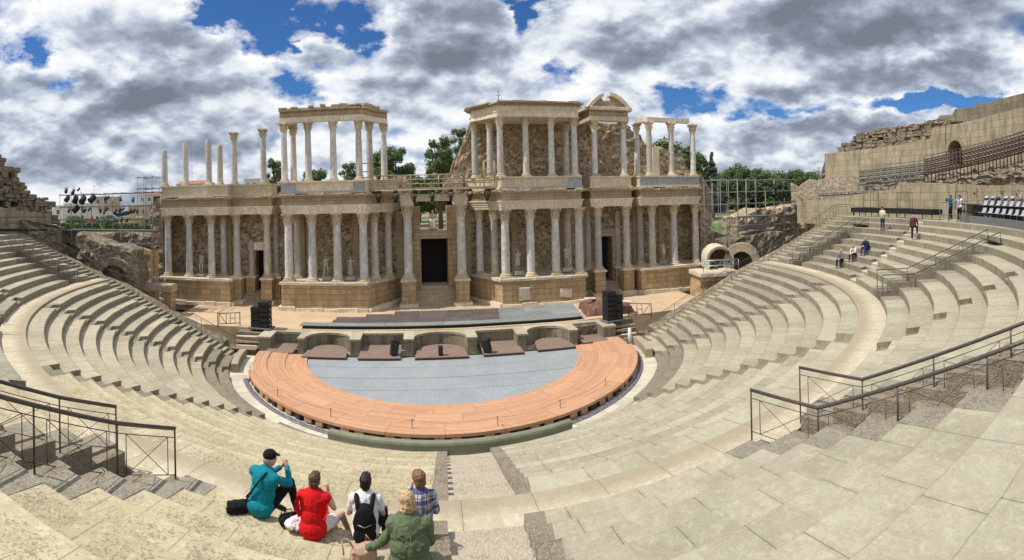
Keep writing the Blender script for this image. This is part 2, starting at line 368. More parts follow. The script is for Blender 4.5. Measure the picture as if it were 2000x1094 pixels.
# ============================================================ THE SEATING
def th(side, deg):      # deg measured from the stage line on that side; 90 = the axis
    return radians(180+deg) if side < 0 else radians(360-deg)
R0, LW, LR, LZ0, NL = 13.6, 0.79, 0.36, 0.42, 13
RW0, RW1, ZW = 23.87, 25.05, 4.88
def ky(r):                # the rings are a little longer along the axis than across it
    t = max(0.0, min(1.0, (r-14.5)/9.0)); return 1+0.052*t*t*(3-2*t)
UW, UR, NU = 0.90, 0.37, 9
RU1 = RW1+UW*NU; ZTOP = ZW+UR*NU
def lower(i): return R0+LW*i, LZ0+LR*i
def upper(i): return RW1+UW*i, ZW+UR*(i+1)
def sector(mb, r0, r1, z0, z1, a0, a1, uref=None, cham=0.018, jit=0.006, step=0.8):
    """a curved block: a0, a1 angles in degrees (or functions of the radius), top z1, bottom z0, front at r0"""
    f0 = a0 if callable(a0) else (lambda r: a0); f1 = a1 if callable(a1) else (lambda r: a1)
    if f1(r0) < f0(r0): f0, f1 = f1, f0
    n = max(1, int(abs(f1(r0)-f0(r0))/step)); ur = uref or r0
    prof = [(r0, z0), (r0, z1-cham), (r0+cham, z1), (r1, z1), (r1, z0)]
    V = []; UVp = []; vl = [0, z1-z0, z1-z0+cham, z1-z0+r1-r0, 0]
    for i in range(n+1):
        t = i/n
        for k, (r, z) in enumerate(prof):
            a = radians(f0(r)+(f1(r)-f0(r))*t)
            jr = jz = 0
            if k in (1, 2) and 0 < i < n:
                q = noise.noise(Vector((a*r*1.7, r*3.1, z*2)))
                jr = jit*1.6*q; jz = -jit*abs(noise.noise(Vector((a*r*2.3, r*5.1, 7))))*1.6
                bk = math.floor((a*r)/1.32+r*3.7); jz -= (.012 if jit > .004 else 0)*((math.sin(bk*12.9)*43758.5) % 1); jr += (.016 if jit > .004 else 0)*(((math.sin(bk*7.7)*9731.3) % 1)-.5)
                ch = noise.noise(Vector((a*r*1.9+3, r*7.7, 2)))
                if ch > .42 and jit > .004: jr += .05*(ch-.42)/.3; jz -= .05*(ch-.42)/.3
            V.append(((r+jr)*cos(a), (r+jr)*sin(a)*ky(r), z+jz)); UVp.append((a*ur, vl[k]))
    F = []; U = []
    for i in range(n):
        for k in range(4):
            q = (i*5+k, (i+1)*5+k, (i+1)*5+k+1, i*5+k+1); F.append(q); U.append([UVp[j] for j in q])
        q = (i*5+4, (i+1)*5+4, (i+1)*5, i*5); F.append(q); U.append([UVp[j] for j in q])
    for base, rev in ((0, False), (n*5, True)):
        q = tuple(base+k for k in (range(4, -1, -1) if rev else range(5))); F.append(q)
        U.append([(0.2+prof[(j-base)][0]-r0, prof[j-base][1]) for j in q])
    mb.add(V, F, False, U)
# aisle centre lines run a little off the radius, as in the photograph
def aisle_c(side, base):
    def c(r):
        k = max(0.0, min(1.0, (r-13.5)/10.5))
        d = {1: 18.3+8.5*k, 2: 52.2+3.5*k, 3: 90.0}[base]
        return d
    return c
def edge(side, cfun, half):      # angle function of an aisle's side, half width in metres
    def f(r):
        d = cfun(r)+math.degrees(half/r)
        return math.degrees(th(side, d))
    return f
EDGE_W = 1.15
def stage_edge(side):            # rows stop a stair's width short of the stage line
    return lambda r: math.degrees(th(side, math.degrees(math.asin((EDGE_W+0.35)/r))))
AIS = {1: 0.55, 2: 0.62, 3: 0.95}
def cst(q, extra=0.0):            # side q of the central stairs: it drifts left and narrows on the way up
    def f(r):
        xc = 0.38-0.074*(r-14); hw = 0.86-0.2*max(0, min(1, (r-14)/10))-0.26*max(0, min(1, (r-25)/5))+extra
        return 270+math.degrees((xc+q*hw)/(r*ky(r)))
    return f
SN = {-1: 'left', 1: 'right'}
def wedge(side, k, lo, hi, m, label, rows, prof, mats=None, name='seating_wedge', cut=None, group='stone seating wedges'):
    t = thing(name, label, 'stone seating', (0, 0, 0), 0, group)
    for i in rows:
        r, z = prof(i); w = LW if prof is lower else UW; ri = LR if prof is lower else UR
        segs = [(lo, hi)]
        if cut: segs = cut(i, lo, hi)
        mb = MB()
        for a, b in segs: sector(mb, r, r+w+0.03, z-ri-0.25, z, a, b)
        mm = (mats or {}).get(i, m)
        mb.build('seat_row', mm, t)
    return t
for side in (-1, 1):
    e0 = stage_edge(side); S = SN[side]
    A1a = edge(side, aisle_c(side, 1), -AIS[1]); A1b = edge(side, aisle_c(side, 1), AIS[1])
    A2a = edge(side, aisle_c(side, 2), -AIS[2]); A2b = edge(side, aisle_c(side, 2), AIS[2])
    A3 = cst(side, .34)
    m1 = {0: M_cong, 1: M_cong} if side < 0 else {0: M_cream, 1: M_grey}
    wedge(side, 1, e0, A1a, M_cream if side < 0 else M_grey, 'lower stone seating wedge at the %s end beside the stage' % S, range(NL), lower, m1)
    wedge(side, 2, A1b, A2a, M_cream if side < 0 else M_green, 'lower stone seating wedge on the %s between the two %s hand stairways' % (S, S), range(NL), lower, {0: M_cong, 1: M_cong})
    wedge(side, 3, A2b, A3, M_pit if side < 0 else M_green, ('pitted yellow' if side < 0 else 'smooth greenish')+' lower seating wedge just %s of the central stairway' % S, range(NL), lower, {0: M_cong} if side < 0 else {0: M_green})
def stair(side, k, half, prof, rows, w, ri, label, both=False):
    t = thing('aisle_stair', label, 'stairs', (0, 0, 0), 0, 'aisle stairways between the seating')
    c = aisle_c(side, k)
    f0 = edge(side, c, -half); f1 = edge(side, c, half)
    if k == 3: f0 = cst(-1); f1 = cst(1)
    for i in rows:
        r, z = prof(i); mb = MB()
        sector(mb, r, r+w/2+0.02, z-ri-0.25, z-ri/2, f0, f1, step=2.5)
        mb.build('step', M_cong if k != 3 else M_cong2, t)
        mb = MB(); sector(mb, r+w/2, r+w+0.02, z-ri-0.25, z, f0, f1, step=2.5)
        mb.build('step', M_cong if k != 3 else M_cong2, t)
        if k == 3:
            for q in (-1, 1): mb = MB(); sector(mb, r+.01, r+w+.025, z-ri-.25, z+.004, cst(q), cst(q, .34)); mb.build('kerb_block', M_cong, t)
M_cong2 = conglom('pale_conglomerate', (0.50, 0.43, 0.33), (0.30, 0.25, 0.18), (0.58, 0.50, 0.40))
for side in (-1, 1):
    S = SN[side]
    stair(side, 1, AIS[1], lower, range(NL), LW, LR, 'lower stairway nearest the stage on the %s' % S)
    stair(side, 2, AIS[2], lower, range(NL), LW, LR, 'lower stairway halfway round the seating on the %s' % S)
stair(1, 3, AIS[3], lower, range(NL), LW, LR, 'wide central lower stairway running down to the curved green wall')
# walkway between the tiers
mb = MB(); sector(mb, RW0, RW1+0.03, ZW-0.9, ZW, 180+math.degrees(0.35/24), 360-math.degrees(0.35/24), jit=0.003)
tag(mb.build('walkway', M_walk), kind='structure')

# upper tier with passage openings (vomitories)
VOM = {(-1, 8.2): 1.0, (-1, 40.5): 1.1, (-1, 74.3): 1.0, (1, 9.0): 1.0, (1, 40.5): 1.1, (1, 76.1): 1.05}
VROW = 6
def vcut(i, lo, hi):
    r = upper(i)[0]; F = lambda f: (lambda rr: f(rr)) if callable(f) else (lambda rr: f)
    a, b = (lo, hi) if lo(r) < hi(r) else (hi, lo); segs = [(a, b)]
    if i >= VROW: return segs
    for (s, d), h in VOM.items():
        e = [lambda rr, q=q: math.degrees(th(s, d))+q*math.degrees(h/rr) for q in (-1, 1)] if False else None
        c = math.degrees(th(s, d))
        v0 = (lambda c, h: (lambda rr: c-math.degrees(h/rr)))(c, h); v1 = (lambda c, h: (lambda rr: c+math.degrees(h/rr)))(c, h)
        out = []
        for p, q in segs:
            if v1(r) <= p(r)+0.3 or v0(r) >= q(r)-0.3: out.append((p, q)); continue
            if v0(r) > p(r)+0.3: out.append((p, v0))
            if v1(r) < q(r)-0.3: out.append((v1, q))
        segs = out
    return segs
UA = {1: 24.5, 2: 57.0}
for side in (-1, 1):
    e0 = stage_edge(side); S = SN[side]
    def fa(d, half, side=side):
        def g(r):
            k = max(0.0, min(1.2, (r-25.05)/8.0)); dd = d+{24.5: 4-10*k, 57.0: 5-12*k}.get(d, 0.0)
            return math.degrees(th(side, dd+math.degrees(half/r)))
        return g
    U1a, U1b, U2a, U2b, U3 = fa(UA[1], -.5), fa(UA[1], .5), fa(UA[2], -.5), fa(UA[2], .5), cst(side, .36)
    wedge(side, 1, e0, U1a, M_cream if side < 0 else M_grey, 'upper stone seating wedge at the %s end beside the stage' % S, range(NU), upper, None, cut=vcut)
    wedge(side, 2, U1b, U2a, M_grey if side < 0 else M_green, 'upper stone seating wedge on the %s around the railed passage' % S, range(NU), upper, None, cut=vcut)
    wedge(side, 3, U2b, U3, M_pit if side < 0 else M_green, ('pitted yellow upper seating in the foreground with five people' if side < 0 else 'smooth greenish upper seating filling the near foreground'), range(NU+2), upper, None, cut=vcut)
    for k in (1, 2):
        t = thing('aisle_stair', 'upper stairway %s on the %s' % ('nearest the stage' if k == 1 else 'halfway round the seating', S), 'stairs', (0, 0, 0), 0, 'aisle stairways between the seating')
        for i in range(NU):
            r, z = upper(i); f0 = fa(UA[k], -.5); f1 = fa(UA[k], .5)
            mb = MB(); sector(mb, r, r+UW/2+.02, z-UR-.25, z-UR/2, f0, f1, step=2.5); mb.build('step', M_cong if side < 0 or k == 2 else M_walk, t)
            mb = MB(); sector(mb, r+UW/2, r+UW+.02, z-UR-.25, z, f0, f1, step=2.5); mb.build('step', M_cream, t)
t = thing('aisle_stair', 'central upper stairway in the foreground beside the woman in green', 'stairs', (0, 0, 0), 0, 'aisle stairways between the seating')
for i in range(NU):
    r, z = upper(i); f0 = cst(-1); f1 = cst(1)
    mb = MB(); sector(mb, r, r+UW/2+.02, z-UR-.25, z-UR/2, f0, f1, step=2.5); mb.build('step', M_cong2, t)
    mb = MB(); sector(mb, r+UW/2, r+UW+.02, z-UR-.25, z, f0, f1, step=2.5); mb.build('step', M_cong2, t)
    for q in (-1, 1): mb = MB(); sector(mb, r+.01, r+UW+.025, z-UR-.25, z+.004, cst(q), cst(q, .36)); mb.build('kerb_block', M_cong, t)
# terrace behind the last row
mb = MB(); sector(mb, RU1, 38.0, ZTOP-1.2, ZTOP-0.05, 180+math.degrees(0.35/33), 248, jit=0.0); sector(mb, RU1, 38.0, ZTOP-1.2, ZTOP-0.05, 292, 360-math.degrees(0.35/33), jit=0.0)
sector(mb, RW1+UW*(NU+2), 38.0, ZTOP-1.2, ZTOP+.69, 248, 292, jit=0.0)
tag(mb.build('upper_terrace', M_grey), kind='structure')
# edge stairs along the stage line, with the end wall below them
for side in (-1, 1):
    t = thing('edge_stair', 'long straight stairway climbing the cut %s end of the seating' % SN[side], 'stairs')
    for i in range(NL*2):
        r = R0+LW/2*i; z = LZ0-LR/2+LR/2*(i)
        mb = MB(); x0, x1 = sorted((side*r, side*(r+LW/2+.02)))
        mb.box(x0, x1, -EDGE_W-.42, -.05, z-.6, z); mb.build('step', M_cream if side > 0 else M_grey, t)
    for i in range(NU*2):
        r = RW1+UW/2*i; z = ZW+UR/2+UR/2*i
        mb = MB(); x0, x1 = sorted((side*r, side*(r+UW/2+.02)))
        mb.box(x0, x1, -EDGE_W-.42, -.05, z-.6, z); mb.build('step', M_cream if side > 0 else M_grey, t)
# passages through the upper tier
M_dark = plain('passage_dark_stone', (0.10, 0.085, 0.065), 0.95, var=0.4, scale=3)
VOMB = {}
M_cong3 = conglom('grey_conglomerate', (0.33, 0.295, 0.225), (0.15, 0.13, 0.10), (0.42, 0.38, 0.30))
for (s, d), h in VOM.items():
    c = th(s, d); u = Vector((cos(c), sin(c), 0)); n = Vector((-sin(c), cos(c), 0))
    desc = {8: 'stage end', 9: 'stage end', 40: 'middle', 74: 'near', 76: 'near'}[int(d)]
    bp = Vector((cos(c)*RW1, sin(c)*RW1*ky(RW1), ZW)); VOMB[(s, int(d))] = (bp, c, h)
    t = thing('entrance_passage', 'sunken stone entrance passage in the upper seating, %s %s one' % (desc, SN[s]), 'passage', tuple(bp), c, 'railed entrance passages')
    L = UW*VROW
    rr = 0.32
    for q in (-1, 1):            # side walls just inside the row ends, stepped like the rows
        mb = MB()
        for i in range(VROW):
            z1 = UR*(i+1)-(0.02 if i else 0.05); jj = random.uniform(0, .05)
            mb.box(UW*i+.02, UW*(i+1)+.02, (q*(h-.0) if q < 0 else q*(h-rr))+0, (q*(h-rr) if q < 0 else q*(h)), -.5, z1-jj)
        mb.build('side_wall', M_cong, t)
    for q in (-1, 1):
        for i in range(VROW):
            r_, z_ = upper(i); cd = math.degrees(c); mb = MB(); g0 = lambda rr: cd+q*math.degrees((h+.002)/rr); g1 = lambda rr: cd+q*math.degrees((h+.72)/rr)
            sector(mb, r_-.006, r_+UW+.02, z_-UR-.2, z_+.006, g0, g1); o = mb.build('edge_block', M_cong3, t); o.matrix_parent_inverse = t.matrix_basis.inverted() if False else (Matrix.Translation(t.location) @ Matrix.Rotation(c, 4, 'Z')).inverted()
    mb = MB()
    for i in range(7): mb.box(1.2+.35*i, L+.3, -h+rr+.005, h-rr-.005, -.6, .12+.13*i)
    mb.build('passage_floor', M_cong, t)
    mb = MB(); mb.box(L+.01, L+.5, -h, h, UR*VROW-.32, UR*(VROW)+.02); mb.build('lintel', M_cong, t)
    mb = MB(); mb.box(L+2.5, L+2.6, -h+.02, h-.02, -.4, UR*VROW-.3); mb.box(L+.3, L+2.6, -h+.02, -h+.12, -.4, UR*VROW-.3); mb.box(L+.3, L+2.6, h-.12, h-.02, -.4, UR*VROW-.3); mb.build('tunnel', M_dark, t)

# ------------------------------------------------------------ stone materials for the stage building
def rubble_mat(name, mortar, stones, scale=3.2, bmp=0.9, brk=0.0, zs=1.35):
    m, nt, b = mat(name); P = pos(nt)
    Pw = nt.vmath('ADD', P, nt.vmath('SCALE', nt.n('ShaderNodeTexNoise', Vector=P, Scale=3.0, Detail=3.0).outputs[1], sc=0.22))
    Pw = nt.vmath('MULTIPLY', Pw, (1.0, 1.0, zs))
    ed = nt.voro(Pw, scale, 'DISTANCE_TO_EDGE', 0); cell = nt.voro(Pw, scale, 'F1', 1)
    cs = nt.sep(cell)
    st = nt.ramp(cs[0], [(0.0, stones[0]), (0.35, stones[1]), (0.7, stones[2]), (1.0, stones[3])])
    st = nt.mix(nt.ramp(nt.noise(P, 11, 5, 0.7), [(0.35, 0.0), (0.7, 0.55)]), st, tuple(x*0.5 for x in stones[1]))
    # stones of many sizes: only some cells show as stone
    show = nt.ramp(nt.math('ADD', cs[1], nt.math('MULTIPLY', nt.noise(P, 0.6, 3), 0.5)), [(0.45, 0.0), (0.5, 1.0)])
    e = nt.math('MULTIPLY', nt.ramp(ed, [(0.05, 0.0), (0.10, 1.0)]), show)
    mo = nt.mix(nt.noise(P, 7, 6, 0.75), tuple(x*0.62 for x in mortar), tuple(x*1.22 for x in mortar))
    c = nt.mix(e, mo, st)
    c = nt.mix(nt.ramp(nt.noise(nt.vmath('MULTIPLY', P, (1.0, 1.0, 0.35)), 0.9, 5, 0.65), [(0.42, 0.0), (0.66, 0.55)]), c, tuple(x*0.42 for x in mortar))
    c = nt.mix(nt.ramp(nt.noise(P, 30, 3), [(0.3, 0.0), (0.8, 0.4)]), c, tuple(x*0.45 for x in mortar))
    nt.set(b.inputs['Base Color'], c)
    bump(nt, b, nt.math('ADD', nt.math('MULTIPLY', e, 0.6), nt.math('MULTIPLY', nt.noise(P, 8, 6, 0.7), 0.9)), bmp, 0.08)
    b.inputs['Roughness'].default_value = 0.95; b.inputs['Specular IOR Level'].default_value = 0.1
    return m
def ashlar_mat(name, base, alt, w=1.1, h=0.48, mort=(0.08, 0.065, 0.045), stain=0.5, ms=0.012, polar=0):
    m, nt, b = mat(name); co, P = wallcoord(nt)
    if polar:
        p_ = nt.sep(P); co = nt.comb(nt.math('MULTIPLY', nt.math('ARCTAN2', p_[1], p_[0]), float(polar)), p_[2], 0.0)
    wb = nt.vmath('SUBTRACT', nt.n('ShaderNodeTexNoise', Vector=P, Scale=2.2, Detail=4.0).outputs[1], (0.5, 0.5, 0.5))
    co = nt.vmath('ADD', co, nt.vmath('SCALE', wb, sc=0.09))
    br = nt.n('ShaderNodeTexBrick', {'offset': 0.43, 'squash': 1.0}, Vector=co, Scale=1.0, Color1=base, Color2=alt, Mortar=mort)
    br.inputs['Mortar Size'].default_value = ms; br.inputs['Mortar Smooth'].default_value = 0.35; br.inputs['Bias'].default_value = 0.0
    br.inputs['Brick Width'].default_value = w; br.inputs['Row Height'].default_value = h
    c = nt.mix(nt.ramp(nt.noise(P, 4.5, 7, 0.7), [(0.35, 0.0), (0.68, 0.6)]), br.outputs[0], tuple(x*0.55 for x in base))
    sv = nt.noise(nt.vmath('MULTIPLY', P, (1.6, 1.6, 0.28)), 1.3, 6, 0.65)
    c = nt.mix(nt.ramp(sv, [(0.45, 0.0), (0.68, stain)]), c, tuple(x*0.25 for x in base))
    c = nt.mix(nt.ramp(nt.noise(P, 28, 3), [(0.3, 0.0), (0.8, 0.35)]), c, tuple(x*0.5 for x in base))
    nt.set(b.inputs['Base Color'], c)
    bump(nt, b, nt.math('SUBTRACT', nt.math('MULTIPLY', nt.noise(P, 9, 6, 0.7), 0.9), nt.math('MULTIPLY', br.outputs[1], 0.8)), 0.8, 0.05)
    b.inputs['Roughness'].default_value = 0.93; b.inputs['Specular IOR Level'].default_value = 0.12
    return m
def marble_mat(name, base, vein, sc=2.0, amt=0.7, tint=False):
    m, nt, b = mat(name); P = pos(nt)
    oi = nt.n('ShaderNodeObjectInfo').outputs['Random']
    Q = nt.vmath('ADD', nt.vmath('MULTIPLY', P, (1.0, 1.0, 0.45)), nt.comb(nt.math('MULTIPLY', oi, 40.0), 0.0, nt.math('MULTIPLY', oi, 13.0)))
    v = nt.noise(Q, sc, 8, 0.65, 2.2)
    vn = nt.ramp(nt.math('ABSOLUTE', nt.math('SUBTRACT', v, 0.5)), [(0.0, 1.0), (0.10, 0.0)])
    c = nt.mix(nt.math('MULTIPLY', vn, amt), base, vein)
    c = nt.mix(nt.ramp(nt.noise(Q, sc*0.5, 4), [(0.35, 0.0), (0.7, 0.6)]), c, tuple(x*0.6 for x in base))
    c = nt.mix(nt.ramp(nt.noise(nt.vmath('MULTIPLY', P, (1., 1., .5)), 4, 6, 0.65), [(0.45, 0.0), (0.75, 0.38)]), c, (0.30, 0.24, 0.16))
    if tint: c = nt.mix(nt.math('MULTIPLY', nt.math('FRACT', nt.math('MULTIPLY', oi, 5.7)), 0.75), c, (0.80, 0.72, 0.58), 'MULTIPLY')
    k = nt.math('ADD', 0.82, nt.math('MULTIPLY', oi, 0.36)); c = nt.mix(1.0, c, nt.comb(k, k, k), 'MULTIPLY')
    nt.set(b.inputs['Base Color'], c); bump(nt, b, nt.noise(P, 14, 6, 0.7), 0.25, 0.02)
    b.inputs['Roughness'].default_value = 0.7
    return m
M_rub = rubble_mat('stage_wall_rubble', (0.66, 0.51, 0.33), [(0.11, 0.09, 0.075), (0.27, 0.215, 0.16), (0.44, 0.38, 0.30), (0.19, 0.13, 0.085)], 2.7)
M_ruin = rubble_mat('ruin_rubble', (0.42, 0.345, 0.25), [(0.12, 0.105, 0.085), (0.22, 0.185, 0.14), (0.38, 0.32, 0.24), (0.17, 0.14, 0.10)], 4.2, 1.0)
M_ash = ashlar_mat('podium_ashlar', (0.64, 0.475, 0.285), (0.47, 0.33, 0.19), 0.95, 0.46)
M_ashw = ashlar_mat('high_wall_ashlar', (0.54, 0.46, 0.32), (0.41, 0.34, 0.225), 1.45, 0.6, stain=0.75, polar=38)
M_frieze = ashlar_mat('frieze_blocks', (0.60, 0.475, 0.31), (0.48, 0.365, 0.235), 0.7, 0.33, stain=0.3, ms=0.008)
M_trim = marble_mat('architrave_stone', (0.84, 0.74, 0.58), (0.42, 0.33, 0.22), 1.2, 0.5)
M_corn = marble_mat('cornice_stone', (0.58, 0.47, 0.32), (0.28, 0.21, 0.14), 1.5, 0.7)
M_shaft = marble_mat('grey_veined_marble', (0.78, 0.76, 0.72), (0.36, 0.37, 0.41), 1.1, 0.7, tint=True)
M_cap = marble_mat('capital_marble', (0.80, 0.66, 0.46), (0.33, 0.26, 0.17), 3.0, 0.5)
M_stat = marble_mat('statue_marble', (0.74, 0.67, 0.55), (0.36, 0.31, 0.25), 5.0, 0.4)
M_plinth = marble_mat('upper_plinth_stone', (0.72, 0.61, 0.44), (0.38, 0.30, 0.19), 0.9, 0.5)
M_plg = marble_mat('grey_marble_slab', (0.42, 0.42, 0.42), (0.22, 0.23, 0.26), 1.1, 0.7)
M_black = plain('matt_black', (0.012, 0.012, 0.013), 0.7)

def rough_wall(p0, t, n, L, thick, zb, topf, res=0.35, amp=0.12, lay=0.0, name='wall', m=None, parent=None, batter=0.0, seed=0, steps=0):
    """a rough masonry wall: base point p0, direction t, depth direction n, with a broken top line topf(u)"""
    nu = max(2, int(L/res)); t = Vector(t).normalized(); n = Vector(n).normalized(); p0 = Vector(p0)
    zmax = max(topf(L*i/nu) for i in range(nu+1)); nv = max(2, int((zmax-zb)/res)); nd = max(1, int(thick/res))
    mb = MB(); P = {}
    def pt(u, z, d):
        q = p0+t*u+n*d; q.z = z
        s = Vector((q.x*1.3+seed*7, q.y*1.3, q.z*1.3))
        a = noise.fractal(s, 0.8, 2.0, 5)*amp
        b2 = noise.fractal(s+Vector((31, 5, 9)), 1.0, 2.0, 3)*amp*0.6
        if lay: 
            k = (z*2.2+noise.noise(s*0.35)*1.2); fr = k-math.floor(k); a += lay*(0.5-abs(fr-0.5))*1.5-lay*(0.4 if fr < 0.16 else 0)
        sgn = -1 if d < thick/2 else 1
        return q+n*(a*sgn*(1 if d in (0, thick) else 0.2))+t*b2*0.5+Vector((0, 0, b2*0.6))
    def vid(i, j, k):
        key = (i, j, k)
        if key not in P:
            u = L*i/nu; tz = topf(u); z = zb+(tz-zb)*j/nv; d = thick*k/nd
            d2 = d+batter*(z-zb)*(1 if k == 0 else 0)
            v = pt(u, z, d); v = v+n*(d2-d)
            P[key] = len(mb.v); mb.v.append(tuple(v))
        return P[key]
    def q(a, b, c, d): mb.f.append((a, b, c, d)); mb.sm.append(False); mb.uv.append(None); mb.mi.append(0)
    for i in range(nu):
        for j in range(nv):
            q(vid(i, j, 0), vid(i+1, j, 0), vid(i+1, j+1, 0), vid(i, j+1, 0))
            q(vid(i+1, j, nd), vid(i, j, nd), vid(i, j+1, nd), vid(i+1, j+1, nd))
        for k in range(nd): q(vid(i, nv, k), vid(i+1, nv, k), vid(i+1, nv, k+1), vid(i, nv, k+1))
    for j in range(nv):
        for k in range(nd):
            q(vid(0, j, k+1), vid(0, j, k), vid(0, j+1, k), vid(0, j+1, k+1))
            q(vid(nu, j, k), vid(nu, j, k+1), vid(nu, j+1, k+1), vid(nu, j+1, k))
    return mb.build(name, m, parent)
def lerp_prof(pts):
    def f(u):
        if u <= pts[0][0]: return pts[0][1]
        for (a, za), (b, zb) in zip(pts, pts[1:]):
            if u <= b: return za+(zb-za)*(u-a)/max(1e-6, b-a)
        return pts[-1][1]
    return f
def offset_poly(poly, d):
    """grow a plan polygon by d (counter-clockwise)"""
    n = len(poly)
    if sum(poly[i][0]*poly[(i+1) % n][1]-poly[(i+1) % n][0]*poly[i][1] for i in range(n)) < 0: poly = poly[::-1]
    out = []
    for i in range(n):
        a, b, c = Vector(poly[i-1]), Vector(poly[i]), Vector(poly[(i+1) % n])
        e1 = (b-a).normalized(); e2 = (c-b).normalized(); n1 = Vector((e1.y, -e1.x)); n2 = Vector((e2.y, -e2.x))
        k = (n1+n2); k = k/max(0.35, k.dot(n1)); out.append(tuple(b+k*d))
    return out
def edge_blocks(mb, path, z0, z1, proj, depth, ln=0.9, jz=0.06, gap=0.0, jp=0.05):
    """single stones laid along a path, each a little different (worn cornices and ledges)"""
    for a, b in zip(path, path[1:]):
        a = Vector((a[0], a[1])); b = Vector((b[0], b[1])); L = (b-a).length; t = (b-a)/L; nn = Vector((t.y, -t.x)); u = 0
        while u < L-0.05:
            l = min(L-u, ln*random.uniform(0.6, 1.3))
            if random.random() >= gap:
                c = a+t*(u+l/2)+nn*((proj-depth)/2+random.uniform(-jp, 0)); h = (z1-z0)+random.uniform(-jz, jz*0.3)
                mb.obox((c.x, c.y, z0+h/2), (l-0.012, proj+depth, h), atan2(t.y, t.x)+random.uniform(-.012, .012), jit=0.018, bev=0.02)
            u += l

# columns: unit meshes shared by every column
def base_mesh():
    mb = MB(); mb.obox((0, 0, 0.065), (1.42*2*0.5, 1.42, 0.13), bev=0.01)
    mb.lathe((0, 0, 0.13), [(0.68, 0), (0.72, 0.04), (0.72, 0.09), (0.66, 0.14), (0.58, 0.16), (0.56, 0.20), (0.60, 0.23), (0.63, 0.26), (0.62, 0.31), (0.56, 0.34), (0.52, 0.37)], 20)
    return mb
def shaft_mesh(broken=False, seed=0):
    mb = MB(); pr = [(0.50, 0), (0.485, 0.02), (0.485, 0.3), (0.47, 0.55), (0.44, 0.8), (0.415, 0.97), (0.45, 0.985), (0.45, 1.0)]
    if broken: pr = [(0.50, 0), (0.485, 0.02), (0.485, 0.3), (0.47, 0.6), (0.455, 0.9), (0.44, 0.985), (0.38, 1.0)]
    mb.lathe((0, 0, 0), pr, 20); return mb
def cap_mesh():
    mb = MB(); mb.lathe((0, 0, 0), [(0.44, 0), (0.45, 0.1), (0.46, 0.5), (0.52, 0.75), (0.62, 0.87)], 16)
    for tier, (z0, h, cnt, off) in enumerate(((0.02, 0.42, 8, 0), (0.22, 0.5, 8, pi/8))):
        for j in range(cnt):
            a = 2*pi*j/cnt+off; u = Vector((cos(a), sin(a), 0)); t = Vector((-sin(a), cos(a), 0))
            pts = [(0.46, z0, 0.17), (0.52, z0+h*0.45, 0.19), (0.58, z0+h*0.82, 0.15), (0.68, z0+h*0.95, 0.09), (0.68, z0+h*0.82, 0.05)]
            V = []
            for r, z, w in pts:
                for s_ in (-1, 0, 1): V.append(u*(r+(0.03 if s_ == 0 else 0))+t*w*s_+Vector((0, 0, z)))
            F = []
            for i in range(4):
                for s_ in (0, 1): F.append((i*3+s_, i*3+s_+1, i*3+s_+4, i*3+s_+3))
            mb.add(V, F, False); mb.add([v-u*0.06 for v in V], [f[::-1] for f in F], False)
    for j in range(4):
        a = pi/4+pi/2*j; u = Vector((cos(a), sin(a), 0))
        mb.tube([u*0.5+Vector((0, 0, .6)), u*0.66+Vector((0, 0, .78)), u*0.80+Vector((0, 0, .84)), u*0.84+Vector((0, 0, .76)), u*0.77+Vector((0, 0, .72))], [.06, .06, .06, .05, .04], 6)
    P = []
    for j in range(4):
        a = pi/4+pi/2*j; P += [(cos(a-.09)*.92, sin(a-.09)*.92), (cos(a+.09)*.92, sin(a+.09)*.92), (cos(a+pi/4)*.56, sin(a+pi/4)*.56)]
    mb.prism(P, 0.87, 1.0)
    return mb
_pb = base_mesh().build('base', M_cap); _ps = shaft_mesh().build('shaft', M_shaft); _pbr = shaft_mesh(True).build('shaft', M_shaft); _pc = cap_mesh().build('capital', M_cap)
PROTO = {'base': _pb.data, 'shaft': _ps.data, 'broken': _pbr.data, 'capital': _pc.data}
for o in (_pb, _ps, _pbr, _pc): bpy.data.objects.remove(o)
def column(parent, x, y, z0, ztop, dia, cap=True, broken=False, label=None):
    c = bpy.data.objects.new('column', None); col.objects.link(c); c.parent = parent; c.location = (x, y, z0)
    if label: c['label'] = label
    b = bpy.data.objects.new('base', PROTO['base']); col.objects.link(b); b.parent = c; b.scale = (dia, dia, dia); b.rotation_euler = (0, 0, random.choice((0, .02, -.02)))
    zb = 0.5*dia; ch = 1.28*dia if cap else 0; hs = ztop-z0-zb-ch
    s = bpy.data.objects.new('shaft', PROTO['broken' if broken else 'shaft']); col.objects.link(s); s.parent = c; s.location = (0, 0, zb)
    s.scale = (dia, dia, hs); s.rotation_euler = (0, 0, random.uniform(0, 6))
    if broken: s.rotation_euler = (random.uniform(-.004, .004), random.uniform(-.004, .004), 1)
    if cap:
        k = bpy.data.objects.new('capital', PROTO['capital']); col.objects.link(k); k.parent = c; k.location = (0, 0, ztop-z0-ch); k.scale = (dia, dia, ch)
    return c

